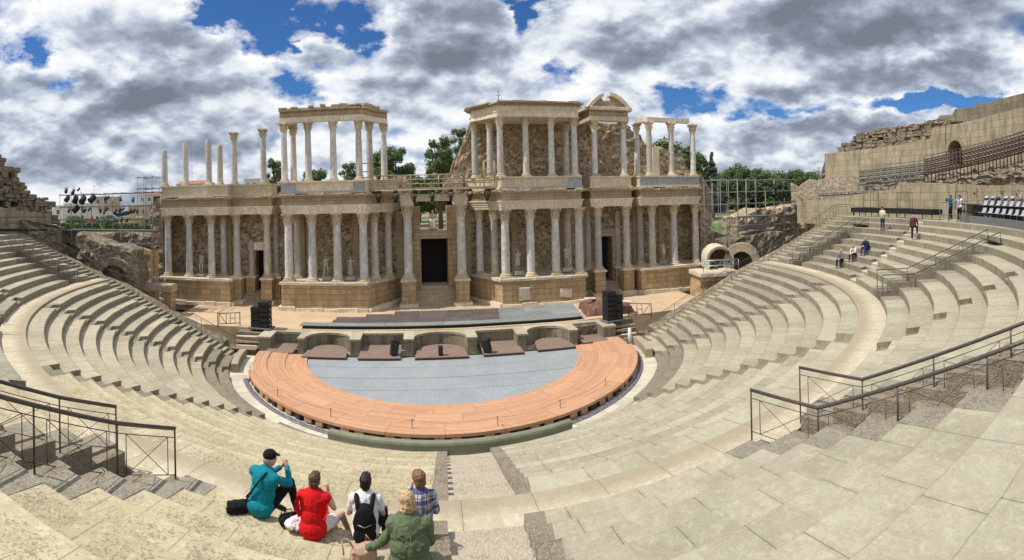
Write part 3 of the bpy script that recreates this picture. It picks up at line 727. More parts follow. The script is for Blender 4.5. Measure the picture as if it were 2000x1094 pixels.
# ============================================================ THE STAGE BUILDING
ZS = 1.35; ZP = 3.75; ZC = 9.5; ZE = 11.2; ZU = 12.25; ZUC = 17.3; ZUE = 18.6
SB = thing('stage_building', 'two storey ruined Roman stage front of marble columns on stone podiums', 'Roman ruin', (0, 12, ZS))
SB.location = (0, 0, 0)
YW = 13.7
def entab(poly, z0, z1, name='entablature', path=None, worn=True, small=False):
    h = z1-z0; mb = MB()
    mb.prism(offset_poly(poly, -0.06), z0, z0+h*0.12); mb.prism(offset_poly(poly, -0.01), z0+h*0.12, z0+h*0.24); mb.prism(offset_poly(poly, 0.04), z0+h*0.24, z0+h*0.37)
    mb.prism(offset_poly(poly, 0.12), z0+h*0.37, z0+h*0.43)
    e = mb.build(name, M_trim, SB)
    mb = MB(); mb.prism(offset_poly(poly, -0.05), z0+h*0.43, z0+h*0.80); mb.build('frieze', M_frieze, e)
    mb = MB(); mb.prism(offset_poly(poly, 0.10), z0+h*0.80, z0+h*0.86); mb.prism(offset_poly(poly, 0.2), z0+h*0.86, z0+h*0.92)
    if path: edge_blocks(mb, path, z0+h*0.90, z1, 0.42, 0.6, 0.8, 0.10, 0.06 if worn else 0, 0.12)
    else: mb.prism(offset_poly(poly, 0.34), z0+h*0.92, z1)
    # dentils
    for a, b in zip(path or [], (path or [])[1:]):
        a = Vector(a); b = Vector(b); L = (b-a).length; t = (b-a)/L; nn = Vector((t.y, -t.x)); k = int(L/0.28)
        for i in range(k):
            if random.random() < 0.12: continue
            c = a+t*(0.28*(i+.5))+nn*0.24; mb.obox((c.x, c.y, z0+h*0.875), (0.15, 0.16, h*0.07), atan2(t.y, t.x))
    mb.build('cornice', M_corn, e)
    return e
def podium(poly, path, z1=ZP, parent=None):
    mb = MB(); mb.prism(poly, ZS-0.6, z1-0.22); o = mb.build('podium', M_ash, parent or SB)
    mb = MB(); edge_blocks(mb, path, z1-0.24, z1-0.01, 0.20, 0.7, 1.5, 0.02, 0.16, 0.06); mb.prism(offset_poly(poly, -0.02), z1-0.22, z1-0.03); mb.build('ledge', M_trim, o)
    mb = MB(); edge_blocks(mb, path, ZS-0.1, ZS+0.34, 0.32, 0.4, 1.3, 0.12, 0.05, 0.12); mb.build('plinth_course', M_trim, o)
    return o
def plinth(poly, z0, z1, m=None):
    mb = MB(); mb.prism(offset_poly(poly, -0.06), z0-0.02, z1-0.14); mb.prism(offset_poly(poly, 0.06), z0-0.02, z0+0.16); mb.prism(offset_poly(poly, 0.02), z1-0.14, z1)
    return mb.build('upper_plinth', m or M_plinth, SB)
def P(px, Y): return (XY(px, Y), Y)
# plans (front corners as seen, world metres)
FL = 9.25
L2 = [P(549, FL), P(713, FL), P(738, 10.9), P(762, 12.3), P(782, YW), (XY(545, FL)+0.1, YW)]
R2 = [P(979, FL), P(1137, FL), (XY(1137, FL), YW), P(909, YW), P(930, 12.3), P(955, 10.9)]
L1 = [P(315, 10.4), P(445, 10.4), (XY(445, 10.4), YW), (XY(315, 10.4), YW)]
R1 = [P(1251, 10.2), P(1366, 10.2), (XY(1366, 10.2), YW), (XY(1251, 10.2), YW)]
LA = [P(449, 11.5), P(531, 11.5), (XY(531, 11.5), YW), (XY(449, 11.5), YW)]
RA = [P(1153, 10.9), P(1235, 10.9), (XY(1235, 10.9), YW), (XY(1153, 10.9), YW)]
def lower_entab(po, open_idx):
    path = [po[i] for i in open_idx]
    entab(po, ZC, ZE, path=path); plinth(po, ZE, ZU)
lower_entab(L2, (5, 0, 1, 2, 3, 4)); lower_entab(R2, (3, 4, 5, 0, 1, 2)); lower_entab(L1, (3, 0, 1, 2)); lower_entab(R1, (3, 0, 1, 2)); lower_entab(LA, (3, 0, 1, 2)); lower_entab(RA, (3, 0, 1, 2))
for po, idx in ((L2, (5, 0, 1, 2, 3, 4)), (R2, (3, 4, 5, 0, 1, 2)), (L1, (3, 0, 1, 2)), (R1, (3, 0, 1, 2))):
    g = offset_poly(po, 0.12)
    pp = offset_poly(po, 0.12)
    pt = [min(pp, key=lambda q: (Vector(q)-Vector(po[i])).length) for i in idx]
    podium(pp, pt)
# connecting entablature along the back wall
for a, b in ((440, 452), (527, 552), (1133, 1156), (1232, 1254)):
    po = [P(a, 12.9), P(b, 12.9), P(b, YW), P(a, YW)]
    mb = MB(); mb.prism(po, ZC+.01, ZE-.02); mb.build('entablature', M_frieze, SB)
# lower columns
DC = 0.70
for px, Y in ((562, 9.85), (608, 9.85), (657, 9.85), (708, 9.85), (730, 11.35), (757, 12.75), (579, 12.0),
              (985, 9.85), (1034, 9.85), (1083, 9.85), (1129, 9.85), (964, 11.35), (935, 12.75), (1107, 12.3),
              (327, 10.95), (368, 10.95), (411, 10.95), (435, 12.7), (1272, 10.75), (1315, 10.75), (1357, 10.75), (1249, 12.7)):
    column(SB, XY(px, Y), Y, ZP-.02, ZC, DC*(1.06 if Y < 10 else 0.98))
def pedestal(px, Y, w=1.05, z1=ZP):
    x = XY(px, Y); mb = MB(); mb.box(x-w/2, x+w/2, Y-w/2, Y+w/2, ZS-.3, z1-.2); o = mb.build('pedestal', M_ash, SB)
    mb = MB(); mb.obox((x, Y, z1-.11), (w+.22, w+.22, .2), jit=.02, bev=.03); mb.build('cap_moulding', M_trim, o)
    mb = MB(); mb.obox((x, Y, ZS+.1), (w+.42, w+.42, .4), jit=.04, bev=.04); mb.build('foot_moulding', M_trim, o)
for px, Y in ((461, 12.0), (520, 12.0), (1166, 11.4), (1222, 11.4)):
    pedestal(px, Y, 1.0); column(SB, XY(px, Y), Y, ZP-.01, ZC, DC)
for px, Y in ((537, 13.1), (489, 13.1), (1147, 13.1), (1205, 13.1)):
    pedestal(px, Y, 0.9); column(SB, XY(px, Y), Y, ZP-.01, ZC if px not in (489, 1205) else (7.1 if px == 489 else 9.0), 0.56, cap=px not in (489, 1205), broken=px in (489, 1205))
for px in (795, 899):
    pedestal(px, 11.2, 1.15, 3.7); column(SB, XY(px, 11.2), 11.2, 3.69, 10.05, 0.82, label='tall veined marble column beside the central doorway')
# portal
xa, xb = XY(795, 11.2), XY(899, 11.2)
mb = MB()
for x in (xa, xb): mb.box(x-.55, x+.55, 10.7, YW, 10.05, 10.32); mb.box(x-.6, x+.6, 10.64, YW, 10.32, 10.75)
mb.box(xa+.55, xb-.55, 10.72, 11.4, 10.34, 10.8); mb.box(xa-.6, xb+.6, 10.62, 11.5, 10.75, 10.95)
mb.build('portal_beam', M_trim, SB)
for s, x in ((-1, xa), (1, xb)):
    for dy, w, dd in ((0.9, .5, 0), (1.7, .6, .25)):
        mb = MB(); mb.box(x-w/2+dd*-s*-1*0-s*dd*1.2, x+w/2-s*dd*1.2, 11.4+dy-.2, 11.4+dy+.6, ZS, 9.9); mb.build('pilaster', M_frieze, SB)
dx0, dx1 = XY(820, 13.2), XY(872, 13.2)
mb = MB(); mb.box(dx0-1.15, dx0, 12.6, 14.9, ZS-.3, 9.9); mb.box(dx1, dx1+1.15, 12.6, 14.9, ZS-.3, 9.9); mb.build('portal_jamb', M_ash, SB)
mb = MB(); mb.box(dx0-.65, dx1+.4, 12.5, 14.9, 7.02, 7.72); mb.build('portal_lintel', M_frieze, SB)
mb = MB(); mb.box(dx0-.02, dx1+.02, 12.9, 15.6, ZS-.3, 2.72); mb.build('threshold', M_trim, SB)
mb = MB()
for i in range(6): mb.box(dx0-.7, dx1+.7, 11.55+.23*i, 13.2, ZS-.2, ZS+.22*(i+1)+random.uniform(-.01, .01))
mb.build('portal_steps', M_corn, SB)
mb = MB(); mb.box(dx0-.3, dx1+.3, 15.6, 15.7, 2.5, 7.2); mb.build('portal_shade_panel', M_black, SB)  # black sheets standing in for the shade inside the doorway
mb = MB(); mb.box(dx0-.05, dx0+.05, 14.9, 15.65, 2.72, 7.1); mb.box(dx1-.05, dx1+.05, 14.9, 15.65, 2.72, 7.1); mb.box(dx0-.05, dx1+.05, 14.9, 15.7, 7.1, 7.2); mb.build('portal_shade_panel', M_black, SB)

# the rubble wall behind the columns, with doors
YB, TH = YW-0.35, 1.5
def bwall(pxa, pxb, z0, z1, Y=None):
    Y = Y or YB
    x0, x1 = XY(pxa, Y), XY(pxb, Y)
    rough_wall((x0, Y, 0), (1, 0, 0), (0, 1, 0), x1-x0, TH, z0, lambda u: z1, 0.5, 0.10, name='back_wall', m=M_rub, parent=SB)
bwall(306, 496, ZS-.3, ZE-.1); bwall(496, 515, 6.1, ZE-.1); bwall(515, 802, ZS-.3, ZE-.1)
bwall(892, 1170, ZS-.3, ZE-.1); bwall(1170, 1192, 6.6, ZE-.1); bwall(1192, 1372, ZS-.3, ZE-.1)
for a, b, zt in ((496, 515, 6.1), (1170, 1192, 6.6)):
    x0, x1 = XY(a, YB), XY(b, YB)
    mb = MB(); mb.box(x0-.35, x0, YB-.28, YB+.3, ZS+.8, zt); mb.box(x1, x1+.35, YB-.28, YB+.3, ZS+.8, zt); mb.box(x0-.6, x1+.5, YB-.3, YB+.4, zt, zt+.75); d = mb.build('doorway', M_trim if a < 1000 else M_frieze, SB)
    mb = MB(); mb.box(x0-.2, x1+.2, YB+1.2, YB+1.3, ZS, zt+.1); mb.build('door_dark', M_black, d)
    mb = MB()
    for i in range(5): mb.box(x0-1.0+.05*i, x1+.9-.05*i, YB-1.7+.3*i, YB+1.2, ZS-.1, ZS+.2*(i+1))
    mb.build('door_steps', M_corn, SB)
# pilasters and ashlar piers on the wall
for px, z1 in ((590, ZC), (600, ZC), (693, ZC), (779, ZC), (912, ZC), (1003, 8.2), (1095, ZC), (445, ZC), (1140, ZC), (1240, ZC), (1290, ZC)):
    x = XY(px, YB-.2); mb = MB(); mb.box(x-.28, x+.28, YB-.24, YB+.3, ZS, z1-.01); mb.build('pilaster', M_frieze, SB)
# rough ends of the stage wall
rough_wall((XY(293, 11.0), 11.0, 0), (1, 0, 0), (0, 1, 0), XY(317, 11.0)-XY(293, 11.0), 4.2, 0.5, lerp_prof([(0, 10.7), (.5, 11.2), (1.2, 11.0)]), 0.3, 0.16, name='wall_end', m=M_rub, parent=SB)
rough_wall((XY(1366, 11.0), 11.0, 0), (1, 0, 0), (0, 1, 0), XY(1388, 11.0)-XY(1366, 11.0), 4.2, 0.5, lerp_prof([(0, 12.7), (.5, 12.2), (1.2, 10.9)]), 0.3, 0.16, name='wall_end', m=M_rub, parent=SB)
# upper wall, broken along the top
Y2 = 13.9
def up(pts, Y=Y2, th=1.3, name='upper_wall', res=0.32, zb=ZE-.15):
    x0 = XY(pts[0][0], Y); pr = [(XY(a, Y)-x0, ZD(a, b, Y)) for a, b in pts]
    rough_wall((x0, Y, 0), (1, 0, 0), (0, 1, 0), pr[-1][0], th, zb, lerp_prof(pr), res, 0.16, name=name, m=M_rub, parent=SB)
up([(878, 352), (882, 330), (888, 310), (900, 296), (912, 268), (921, 240), (930, 226), (960, 214), (1126, 214), (1130, 206), (1148, 214), (1156, 240), (1226, 243), (1238, 256), (1252, 263), (1262, 282), (1294, 287), (1312, 300), (1328, 300), (1340, 318), (1352, 345)])
up([(556, 361), (600, 359), (640, 356), (700, 354), (718, 352)], zb=ZE-.2)
up([(750, 352), (766, 349), (782, 342), (800, 342), (806, 356)], th=1.0)
up([(866, 350), (872, 338), (884, 335), (905, 345)], Y=13.0, th=1.0)
mb = MB(); x = XY(1282, Y2-.3); mb.box(x-.35, x+.35, Y2-.45, Y2+.1, ZU, 15.2); mb.build('pilaster', M_trim, SB)
# upper columns
DU = 0.58
for px, Y, zt, cap in ((557, 9.85, ZUC, 1), (604, 9.85, ZUC, 1), (653, 9.85, ZUC, 1), (703, 9.85, ZUC, 1), (724, 11.35, ZUC, 1), (752, 12.75, ZUC, 1), (575, 12.3, ZUC, 1),
                       (979, 9.85, ZUC, 1), (1029, 9.85, ZUC, 1), (1079, 9.85, ZUC, 1), (1124, 9.85, ZUC, 1), (959, 11.35, ZUC, 1), (929, 12.75, ZUC, 1), (1108, 12.3, ZUC-.2, 1),
                       (1163, 11.4, ZUC, 1), (1220, 11.4, ZUC, 1), (1270, 10.75, ZUC, 1), (1313, 10.75, ZUC, 1), (1355, 10.75, ZUC-.1, 1), (1246, 12.3, ZUC, 1),
                       (323, 10.95, ZD(323, 295, 10.95), 0), (364, 10.95, ZD(364, 279, 10.95), 0), (409, 10.95, ZD(409, 273, 10.95), 0), (431, 12.7, ZD(431, 283, 12.7), 0),
                       (459, 12.0, ZD(459, 259, 12.0), 1), (516, 12.0, ZD(516, 252, 12.0), 1)):
    column(SB, XY(px, Y), Y, ZU-.01, zt, DU, cap=bool(cap), broken=not cap)
for a, b, Y in ((549, 578, FL), (690, 713, FL), (1112, 1137, FL), (1251, 1366, 10.2)):
    mb = MB(); mb.box(XY(a, Y)+.0, XY(b, Y)-.0, Y-.0, Y+.1, ZE+.17, ZU-.15); mb.build('plinth_slab', M_plg, SB)
for po, Y in ((L2, FL), (R2, FL)):
    mb = MB(); mb.box(po[0][0]-.1, po[1][0]+.1, Y-.16, Y+.1, ZE-.01, ZE+.19); mb.build('plinth_slab', M_plg, SB)
# upper beams and roofs
def beam(path, w, z0, z1, m, parent, name='beam'):
    mb = MB()
    for a, b in zip(path, path[1:]):
        a = Vector(a); b = Vector(b); c = (a+b)/2; L = (b-a).length+w*0.0
        mb.obox((c.x, c.y, (z0+z1)/2), (L+.02, w, z1-z0), atan2(b.y-a.y, b.x-a.x))
    for p in path[1:-1]: mb.lathe((p[0], p[1], z0+.003), [(w/2, 0), (w/2, z1-z0-.006)], 12, False)
    return mb.build(name, m, parent)
pa = [P(547, 9.85), P(712, 9.85), P(733, 11.35), P(757, 12.75)]
e = beam([P(551, 9.85), P(708, 9.85), P(726, 11.35), P(755, 12.75)], 0.62, ZUC, ZUC+.42, M_trim, SB, 'upper_entablature')
beam([P(551, 9.85), P(708, 9.85), P(726, 11.35), P(755, 12.75)], 0.56, ZUC+.42, ZUC+.95, M_frieze, e, 'frieze')
beam([(XY(557, 9.85)-.1, 10.1), (XY(575, 12.3), 12.9)], 0.6, ZUC+.01, ZUC+.9, M_frieze, e, 'return_beam')
mb = MB(); pth = [P(549, 9.6), P(708, 9.6), P(728, 11.2), P(757, 12.6)]
edge_blocks(mb, pth, ZUC+.93, ZUC+1.17, 0.36, 0.55, 0.9, 0.05, 0, 0.05); edge_blocks(mb, pth, ZUC+1.15, ZUC+1.4, 0.42, 0.6, 0.55, 0.14, 0.25, 0.15); mb.build('cornice', M_corn, e)
ur = [P(974, FL+.15), P(1133, FL+.15), (XY(1133, FL+.15), Y2), P(921, Y2), P(924, 12.4), P(951, 10.9)]
def top_entab(po, path, z0, zt):
    h = zt-z0; mb = MB(); mb.prism(po, z0, z0+h*.3); mb.prism(offset_poly(po, .05), z0+h*.3, z0+h*.36); e = mb.build('upper_entablature', M_trim, SB)
    mb = MB(); mb.prism(offset_poly(po, -.05), z0+h*.36, z0+h*.72); mb.build('frieze', M_trim, e)
    mb = MB(); mb.prism(offset_poly(po, .12), z0+h*.72, z0+h*.8); mb.prism(offset_poly(po, .32), z0+h*.8, z0+h*.87); edge_blocks(mb, path, z0+h*.86, zt, .55, .7, 1.0, .05, .03, .06); mb.build('cornice', M_corn, e); return e
top_entab(ur, [ur[3], ur[4], ur[5], ur[0], ur[1], ur[2]], ZUC, ZUE)
ra = [P(1150, 10.95), P(1231, 10.95), (XY(1231, 10.95), Y2), (XY(1150, 10.95), Y2)]
e = MB()
for po in ([P(1154, 10.95), P(1231, 10.95), (XY(1231, 10.95), 11.75), (XY(1154, 10.95), 11.75)],):
    mb = MB(); mb.prism(po, ZUC, ZUC+.4); mb.box(XY(1154, 10.95), XY(1154, 10.95)+.6, 11.75, Y2, ZUC+.002, ZUC+.4); mb.box(XY(1231, 10.95)-.6, XY(1231, 10.95), 11.75, 13.2, ZUC+.002, ZUC+.4)
    e = mb.build('upper_entablature', M_trim, SB)
    mb = MB(); mb.prism(offset_poly(po, -.04), ZUC+.4, ZUC+.95); mb.box(XY(1154, 10.95)+.04, XY(1154, 10.95)+.56, 11.7, Y2, ZUC+.4, ZUC+.948); mb.build('frieze', M_frieze, e)
    mb = MB(); edge_blocks(mb, [(XY(1154, 10.95), Y2), P(1154, 10.95), P(1231, 10.95), (XY(1231, 10.95), 12.0)], ZUC+.94, ZUC+1.25, .42, .6, 1.0, .03, 0, .03); mb.build('cornice', M_trim, e)
# broken round pediment
x0, x1 = XY(1152, 10.9)-.1, XY(1232, 10.9)+.1; xc = (x0+x1)/2; zc = ZUC+1.2; hw = (x1-x0)/2; hh = 1.35
mb = MB()
def arc(f, k=1.0): 
    x_ = -1+2*f; return xc+hw*x_*(1-.5*(1-k)), zc+hh*(1-x_*x_)-(1-k)*1.9
for f0, f1 in ((0.0, 0.37), (0.52, 1.0)):
    n = 9
    for i in range(n):
        a, b = f0+(f1-f0)*i/n, f0+(f1-f0)*(i+1)/n
        (ax, az), (bx, bz) = arc(a), arc(b); (cx_, cz_), (dx_, dz_) = arc(a, .84), arc(b, .84); cz_ = max(cz_, zc-.02); dz_ = max(dz_, zc-.02)
        V = []
        for yy in (10.62, 11.7): V += [(ax, yy, az), (bx, yy, bz), (dx_, yy, dz_), (cx_, yy, cz_)]
        mb.add(V, [(0, 1, 2, 3), (7, 6, 5, 4), (0, 4, 5, 1), (1, 5, 6, 2), (2, 6, 7, 3), (3, 7, 4, 0)])
    if f0 < .1: pd = mb.build('pediment', M_trim, SB); mb = MB()
mb.build('raking_cornice', M_trim, pd)
mb = MB(); ou = [(p_[0], max(zc-.01, p_[1]-(.45 if .34 < .06+.88*i/16 < .56 else .04))) for i, p_ in [(i, arc(0.06+.88*i/16, .86)) for i in range(17)]]; V = [(x, 11.0, z) for x, z in ou]+[(x, 11.5, z) for x, z in ou]; n = 17
mb.add(V, [tuple(range(n)), tuple(range(2*n-1, n-1, -1))]+[(i, n+i, n+(i+1) % n, (i+1) % n) for i in range(n)]); mb.build('tympanum', M_frieze, pd)
# thin lintel on the far right columns
beam([P(1246, 12.3), P(1267, 10.75), P(1347, 10.75)], 0.5, ZUC, ZUC+.42, M_trim, SB, 'upper_beam')
# lightning rod on the roof
mb = MB(); x = XY(978, 11); mb.tube([(x, 11, ZUE-.1), (x, 11, ZUE+1.1)], .025, 6); mb.tube([(x-.22, 11, ZUE+.75), (x+.22, 11, ZUE+.75)], .02, 5); mb.lathe((x, 11, ZUE+1.05), [(.02, 0), (.06, .04), (.02, .1)], 6); mb.build('lightning_rod', plain('dark_iron', (.06, .055, .05), .6, .4), SB)

# ============================================================ GROUND
def ground_mat():
    m, nt, b = mat('dry_ground'); P = pos(nt)
    c = nt.mix(nt.ramp(nt.noise(P, 0.05, 5), [(0.45, 0.0), (0.6, 1.0)]), (0.30, 0.235, 0.15), (0.075, 0.11, 0.035))
    c = nt.mix(nt.ramp(nt.noise(P, 1.3, 6, 0.7), [(0.4, 0.0), (0.7, 0.5)]), c, (0.16, 0.14, 0.08))
    nt.set(b.inputs['Base Color'], c); bump(nt, b, nt.noise(P, 5, 6, 0.7), 0.6, 0.06); b.inputs['Roughness'].default_value = 0.95
    return m
M_ground = ground_mat()
def sand_mat():
    m, nt, b = mat('packed_sand'); P = pos(nt)
    c = nt.mix(nt.ramp(nt.noise(P, 0.5, 6, 0.65), [(0.35, 0.0), (0.7, 1.0)]), (0.60, 0.45, 0.295), (0.48, 0.355, 0.225))
    c = nt.mix(nt.ramp(nt.noise(nt.vmath('MULTIPLY', P, (0.6, 2.0, 1.0)), 1.6, 6, 0.7, 1.2), [(0.5, 0.0), (0.7, 0.45)]), c, (0.66, 0.52, 0.35))
    c = nt.mix(nt.ramp(nt.noise(P, 30, 3), [(0.4, 0.0), (0.75, 0.3)]), c, (0.32, 0.23, 0.14))
    nt.set(b.inputs['Base Color'], c); bump(nt, b, nt.noise(P, 7, 6, 0.75), 0.6, 0.04); b.inputs['Roughness'].default_value = 0.95
    return m
M_sand = sand_mat()
M_grass = plain('mown_grass', (0.085, 0.16, 0.03), 0.9, var=0.4, scale=2)
def sstep(a, b, x):
    t = max(0.0, min(1.0, (x-a)/(b-a))); return t*t*(3-2*t)
def terrain_z(x, y):
    r = hypot(x, y-5)
    h = -0.6+1.9*sstep(36, 46, r)*(1 if y > -6 else 0.0)
    if y > 15: h = max(h, -0.2+2.0*sstep(15, 22, y)+3.4*sstep(24, 60, y))
    if y > -4: h = max(h, 1.0*sstep(20, 26, abs(x))*sstep(-4, 2, y)+3.3*sstep(34, 60, abs(x)))
    h += 2.2*sstep(90, 300, r)
    return h
mb = MB(); n = 72; xs = []
ring = [2*(1.085**i)-2+i*0.9 for i in range(76)]
ring = [q for q in ring if q < 3000]; 
for r in ring:
    for j in range(n):
        a = 2*pi*j/n; x, y = r*cos(a), 5+r*sin(a); mb.v.append((x, y, terrain_z(x, y)+(0.25*noise.noise(Vector((x*.11, y*.11, 0))) if r > 30 and r < 200 else 0)))
for i in range(len(ring)-1):
    for j in range(n):
        mb.f.append((i*n+j, (i+1)*n+j, (i+1)*n+(j+1) % n, i*n+(j+1) % n)); mb.sm.append(True); mb.uv.append(None); mb.mi.append(0)
tag(mb.build('ground', M_ground), kind='structure')
# stage floor of sand
mb = MB(); xs = [-21+43*i/40 for i in range(41)]; ys = [2.75+(16-2.75)*j/10 for j in range(11)]
for y in ys:
    for x in xs: mb.v.append((x, y, ZS+0.05*noise.noise(Vector((x*.3, y*.4, 1)))-0.02))
for j in range(10):
    for i in range(40): k = j*41+i; mb.f.append((k, k+1, k+42, k+41)); mb.sm.append(True); mb.uv.append(None); mb.mi.append(0)
mb.add([(-21, 2.75, -1), (22, 2.75, -1), (22, 2.75, ZS-.03), (-21, 2.75, ZS-.03)], [(0, 1, 2, 3)])
tag(mb.build('stage_ground', M_sand), kind='structure')
# flagstones at the foot of the central door
mb = MB()
for i in range(9):
    for j in range(5):
        mb.obox((XY(845, 10)+(i-4)*.72+(.3 if j % 2 else 0), 8.9+j*.58, ZS+.02), (.7, .56, .06), jit=.012, rz=random.uniform(-.02, .02))
tag(mb.build('flagstone_paving', M_corn), kind='structure')
# pavement round the orchestra
mb = MB(); sector(mb, 9.0, R0+.4, -.5, 0.10, 180, 360, step=2.0, jit=0); mb.box(-13.9, 13.9, -.1, 3.0, -.5, .096)
def pave_mat():
    m, nt, b = mat('pale_pavement'); P = pos(nt); p = nt.sep(P)
    an = nt.math('MULTIPLY', nt.math('ARCTAN2', p[1], p[0]), 12.0)
    fr = nt.math('FRACT', nt.math('MULTIPLY', an, 1.1)); j = nt.math('LESS_THAN', fr, 0.03)
    wn = nt.n('ShaderNodeTexWhiteNoise', {'noise_dimensions': '1D'}, W=nt.math('FLOOR', nt.math('MULTIPLY', an, 1.1)))
    k = nt.math('ADD', .85, nt.math('MULTIPLY', wn.outputs[0], .25))
    c = nt.mix(nt.ramp(nt.noise(P, 1.2, 6, .65), [(.35, 0.), (.7, 1.)]), (.60, .55, .44), (.47, .42, .32))
    c = nt.mix(1.0, c, nt.comb(k, k, k), 'MULTIPLY'); c = nt.mix(nt.math('MULTIPLY', j, .7), c, (.12, .10, .07))
    nt.set(b.inputs['Base Color'], c); bump(nt, b, nt.noise(P, 8, 5), .4, .02); return m
M_pave = pave_mat()
tag(mb.build('orchestra_pavement', M_pave), kind='structure')

# ============================================================ ORCHESTRA
def wood_mat():
    m, nt, b = mat('orange_decking'); P = pos(nt); p = nt.sep(P)
    r = nt.math('SQRT', nt.math('ADD', nt.math('MULTIPLY', p[0], p[0]), nt.math('MULTIPLY', p[1], p[1])))
    q = nt.math('DIVIDE', r, 0.145); fr = nt.math('FRACT', q); idx = nt.math('FLOOR', q)
    gap = nt.math('LESS_THAN', fr, 0.13)
    an = nt.math('MULTIPLY', nt.math('ARCTAN2', p[1], p[0]), 11.0); sg = nt.math('FLOOR', nt.math('ADD', nt.math('DIVIDE', an, 2.3), nt.math('MULTIPLY', nt.math('FLOOR', nt.math('DIVIDE', r, 1.13)), 0.37)))
    sf = nt.math('FRACT', nt.math('ADD', nt.math('DIVIDE', an, 2.3), nt.math('MULTIPLY', nt.math('FLOOR', nt.math('DIVIDE', r, 1.13)), 0.37)))
    seg = nt.math('LESS_THAN', sf, 0.014)
    wn = nt.n('ShaderNodeTexWhiteNoise', {'noise_dimensions': '2D'}, Vector=nt.comb(idx, nt.math('ADD', sg, 5.5)))
    wn2 = nt.n('ShaderNodeTexWhiteNoise', {'noise_dimensions': '2D'}, Vector=nt.comb(nt.math('FLOOR', nt.math('DIVIDE', r, 1.13)), sg))
    k = nt.math('ADD', nt.math('ADD', .84, nt.math('MULTIPLY', wn.outputs[0], .2)), nt.math('MULTIPLY', wn2.outputs[0], .09))
    c = nt.mix(nt.ramp(nt.noise(P, .8, 5, .6), [(.35, 0.), (.7, 1.)]), (.56, .295, .165), (.54, .32, .20))
    c = nt.mix(nt.ramp(nt.noise(P, 6, 5, .7), [(.5, 0.), (.75, .3)]), c, (.34, .19, .11))
    c = nt.mix(1.0, c, nt.comb(k, k, k), 'MULTIPLY')
    c = nt.mix(nt.math('MULTIPLY', gap, .55), c, (.22, .10, .05)); c = nt.mix(nt.math('MULTIPLY', seg, .6), c, (.16, .08, .045))
    c = nt.mix(nt.ramp(nt.noise(P, 2.4, 6, .7, .6), [(.52, 0.), (.72, .35)]), c, (.62, .45, .32))
    nt.set(b.inputs['Base Color'], c); bump(nt, b, nt.math('SUBTRACT', 1.0, gap), .5, .01); b.inputs['Roughness'].default_value = .7
    return m
M_wood = wood_mat()
M_woodd = plain('dark_wood', (.07, .04, .025), .8, var=.3)
t = thing('curved_decking', 'orange wooden decking curving round the grey orchestra floor', 'decking')
mb = MB(); sector(mb, 8.75, 10.15, .30, .42, 181.5, 358.5, step=1.5, jit=0); mb.build('inner_ring', M_wood, t)
mb = MB(); sector(mb, 10.12, 11.28, .34, .49, 181, 359.8, step=1.5, jit=0); mb.build('middle_ring', M_wood, t)
mb = MB(); sector(mb, 11.26, 12.12, .40, .56, 182, 361, step=1.5, jit=0); mb.build('outer_ring', M_wood, t)
mb = MB(); sector(mb, 12.1, 12.42, .42, .555, 201.5, 351, step=1.5, jit=0); mb.build('outer_ring', M_wood, t)
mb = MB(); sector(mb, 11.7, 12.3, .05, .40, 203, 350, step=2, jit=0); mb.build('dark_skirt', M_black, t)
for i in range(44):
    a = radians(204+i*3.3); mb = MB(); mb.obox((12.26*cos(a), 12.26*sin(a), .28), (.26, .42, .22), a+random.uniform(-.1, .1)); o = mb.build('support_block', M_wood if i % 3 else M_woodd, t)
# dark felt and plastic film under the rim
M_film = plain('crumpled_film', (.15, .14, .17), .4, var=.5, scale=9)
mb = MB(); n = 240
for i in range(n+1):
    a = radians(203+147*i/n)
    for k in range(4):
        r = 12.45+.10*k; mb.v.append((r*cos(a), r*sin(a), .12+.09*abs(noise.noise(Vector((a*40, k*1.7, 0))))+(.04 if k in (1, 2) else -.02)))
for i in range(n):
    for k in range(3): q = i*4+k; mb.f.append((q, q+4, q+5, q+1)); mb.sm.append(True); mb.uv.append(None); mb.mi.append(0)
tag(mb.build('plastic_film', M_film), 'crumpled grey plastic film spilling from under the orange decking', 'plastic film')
def cloth_mat():
    m, nt, b = mat('grey_stage_cloth'); P = pos(nt)
    c = nt.mix(nt.ramp(nt.noise(P, .5, 5, .6), [(.35, 0.), (.7, 1.)]), (.315, .335, .35), (.265, .285, .30))
    c = nt.mix(nt.ramp(nt.noise(P, 3.0, 7, .7, .5), [(.55, 0.), (.72, .3)]), c, (.40, .41, .40))
    nt.set(b.inputs['Base Color'], c)
    f = nt.noise(nt.vmath('MULTIPLY', P, (1.0, .45, 1.)), 1.6, 3, .5, 1.6)
    w = nt.ramp(nt.math('ABSOLUTE', nt.math('SUBTRACT', f, .5)), [(0., 1.), (.05, 0.)])
    bump(nt, b, nt.math('ADD', nt.math('MULTIPLY', w, .6), nt.noise(P, 2.5, 4)), .45, .05); b.inputs['Roughness'].default_value = .8
    return m
t = thing('stage_cloth', 'grey fabric floor covering stretched across the half round orchestra', 'floor cloth')
pts = [(8.9*cos(radians(180+3*i)), 8.9*sin(radians(180+3*i))) for i in range(61)]
ys = [-.35, -2.45, -4.45, -6.4, -8.95]
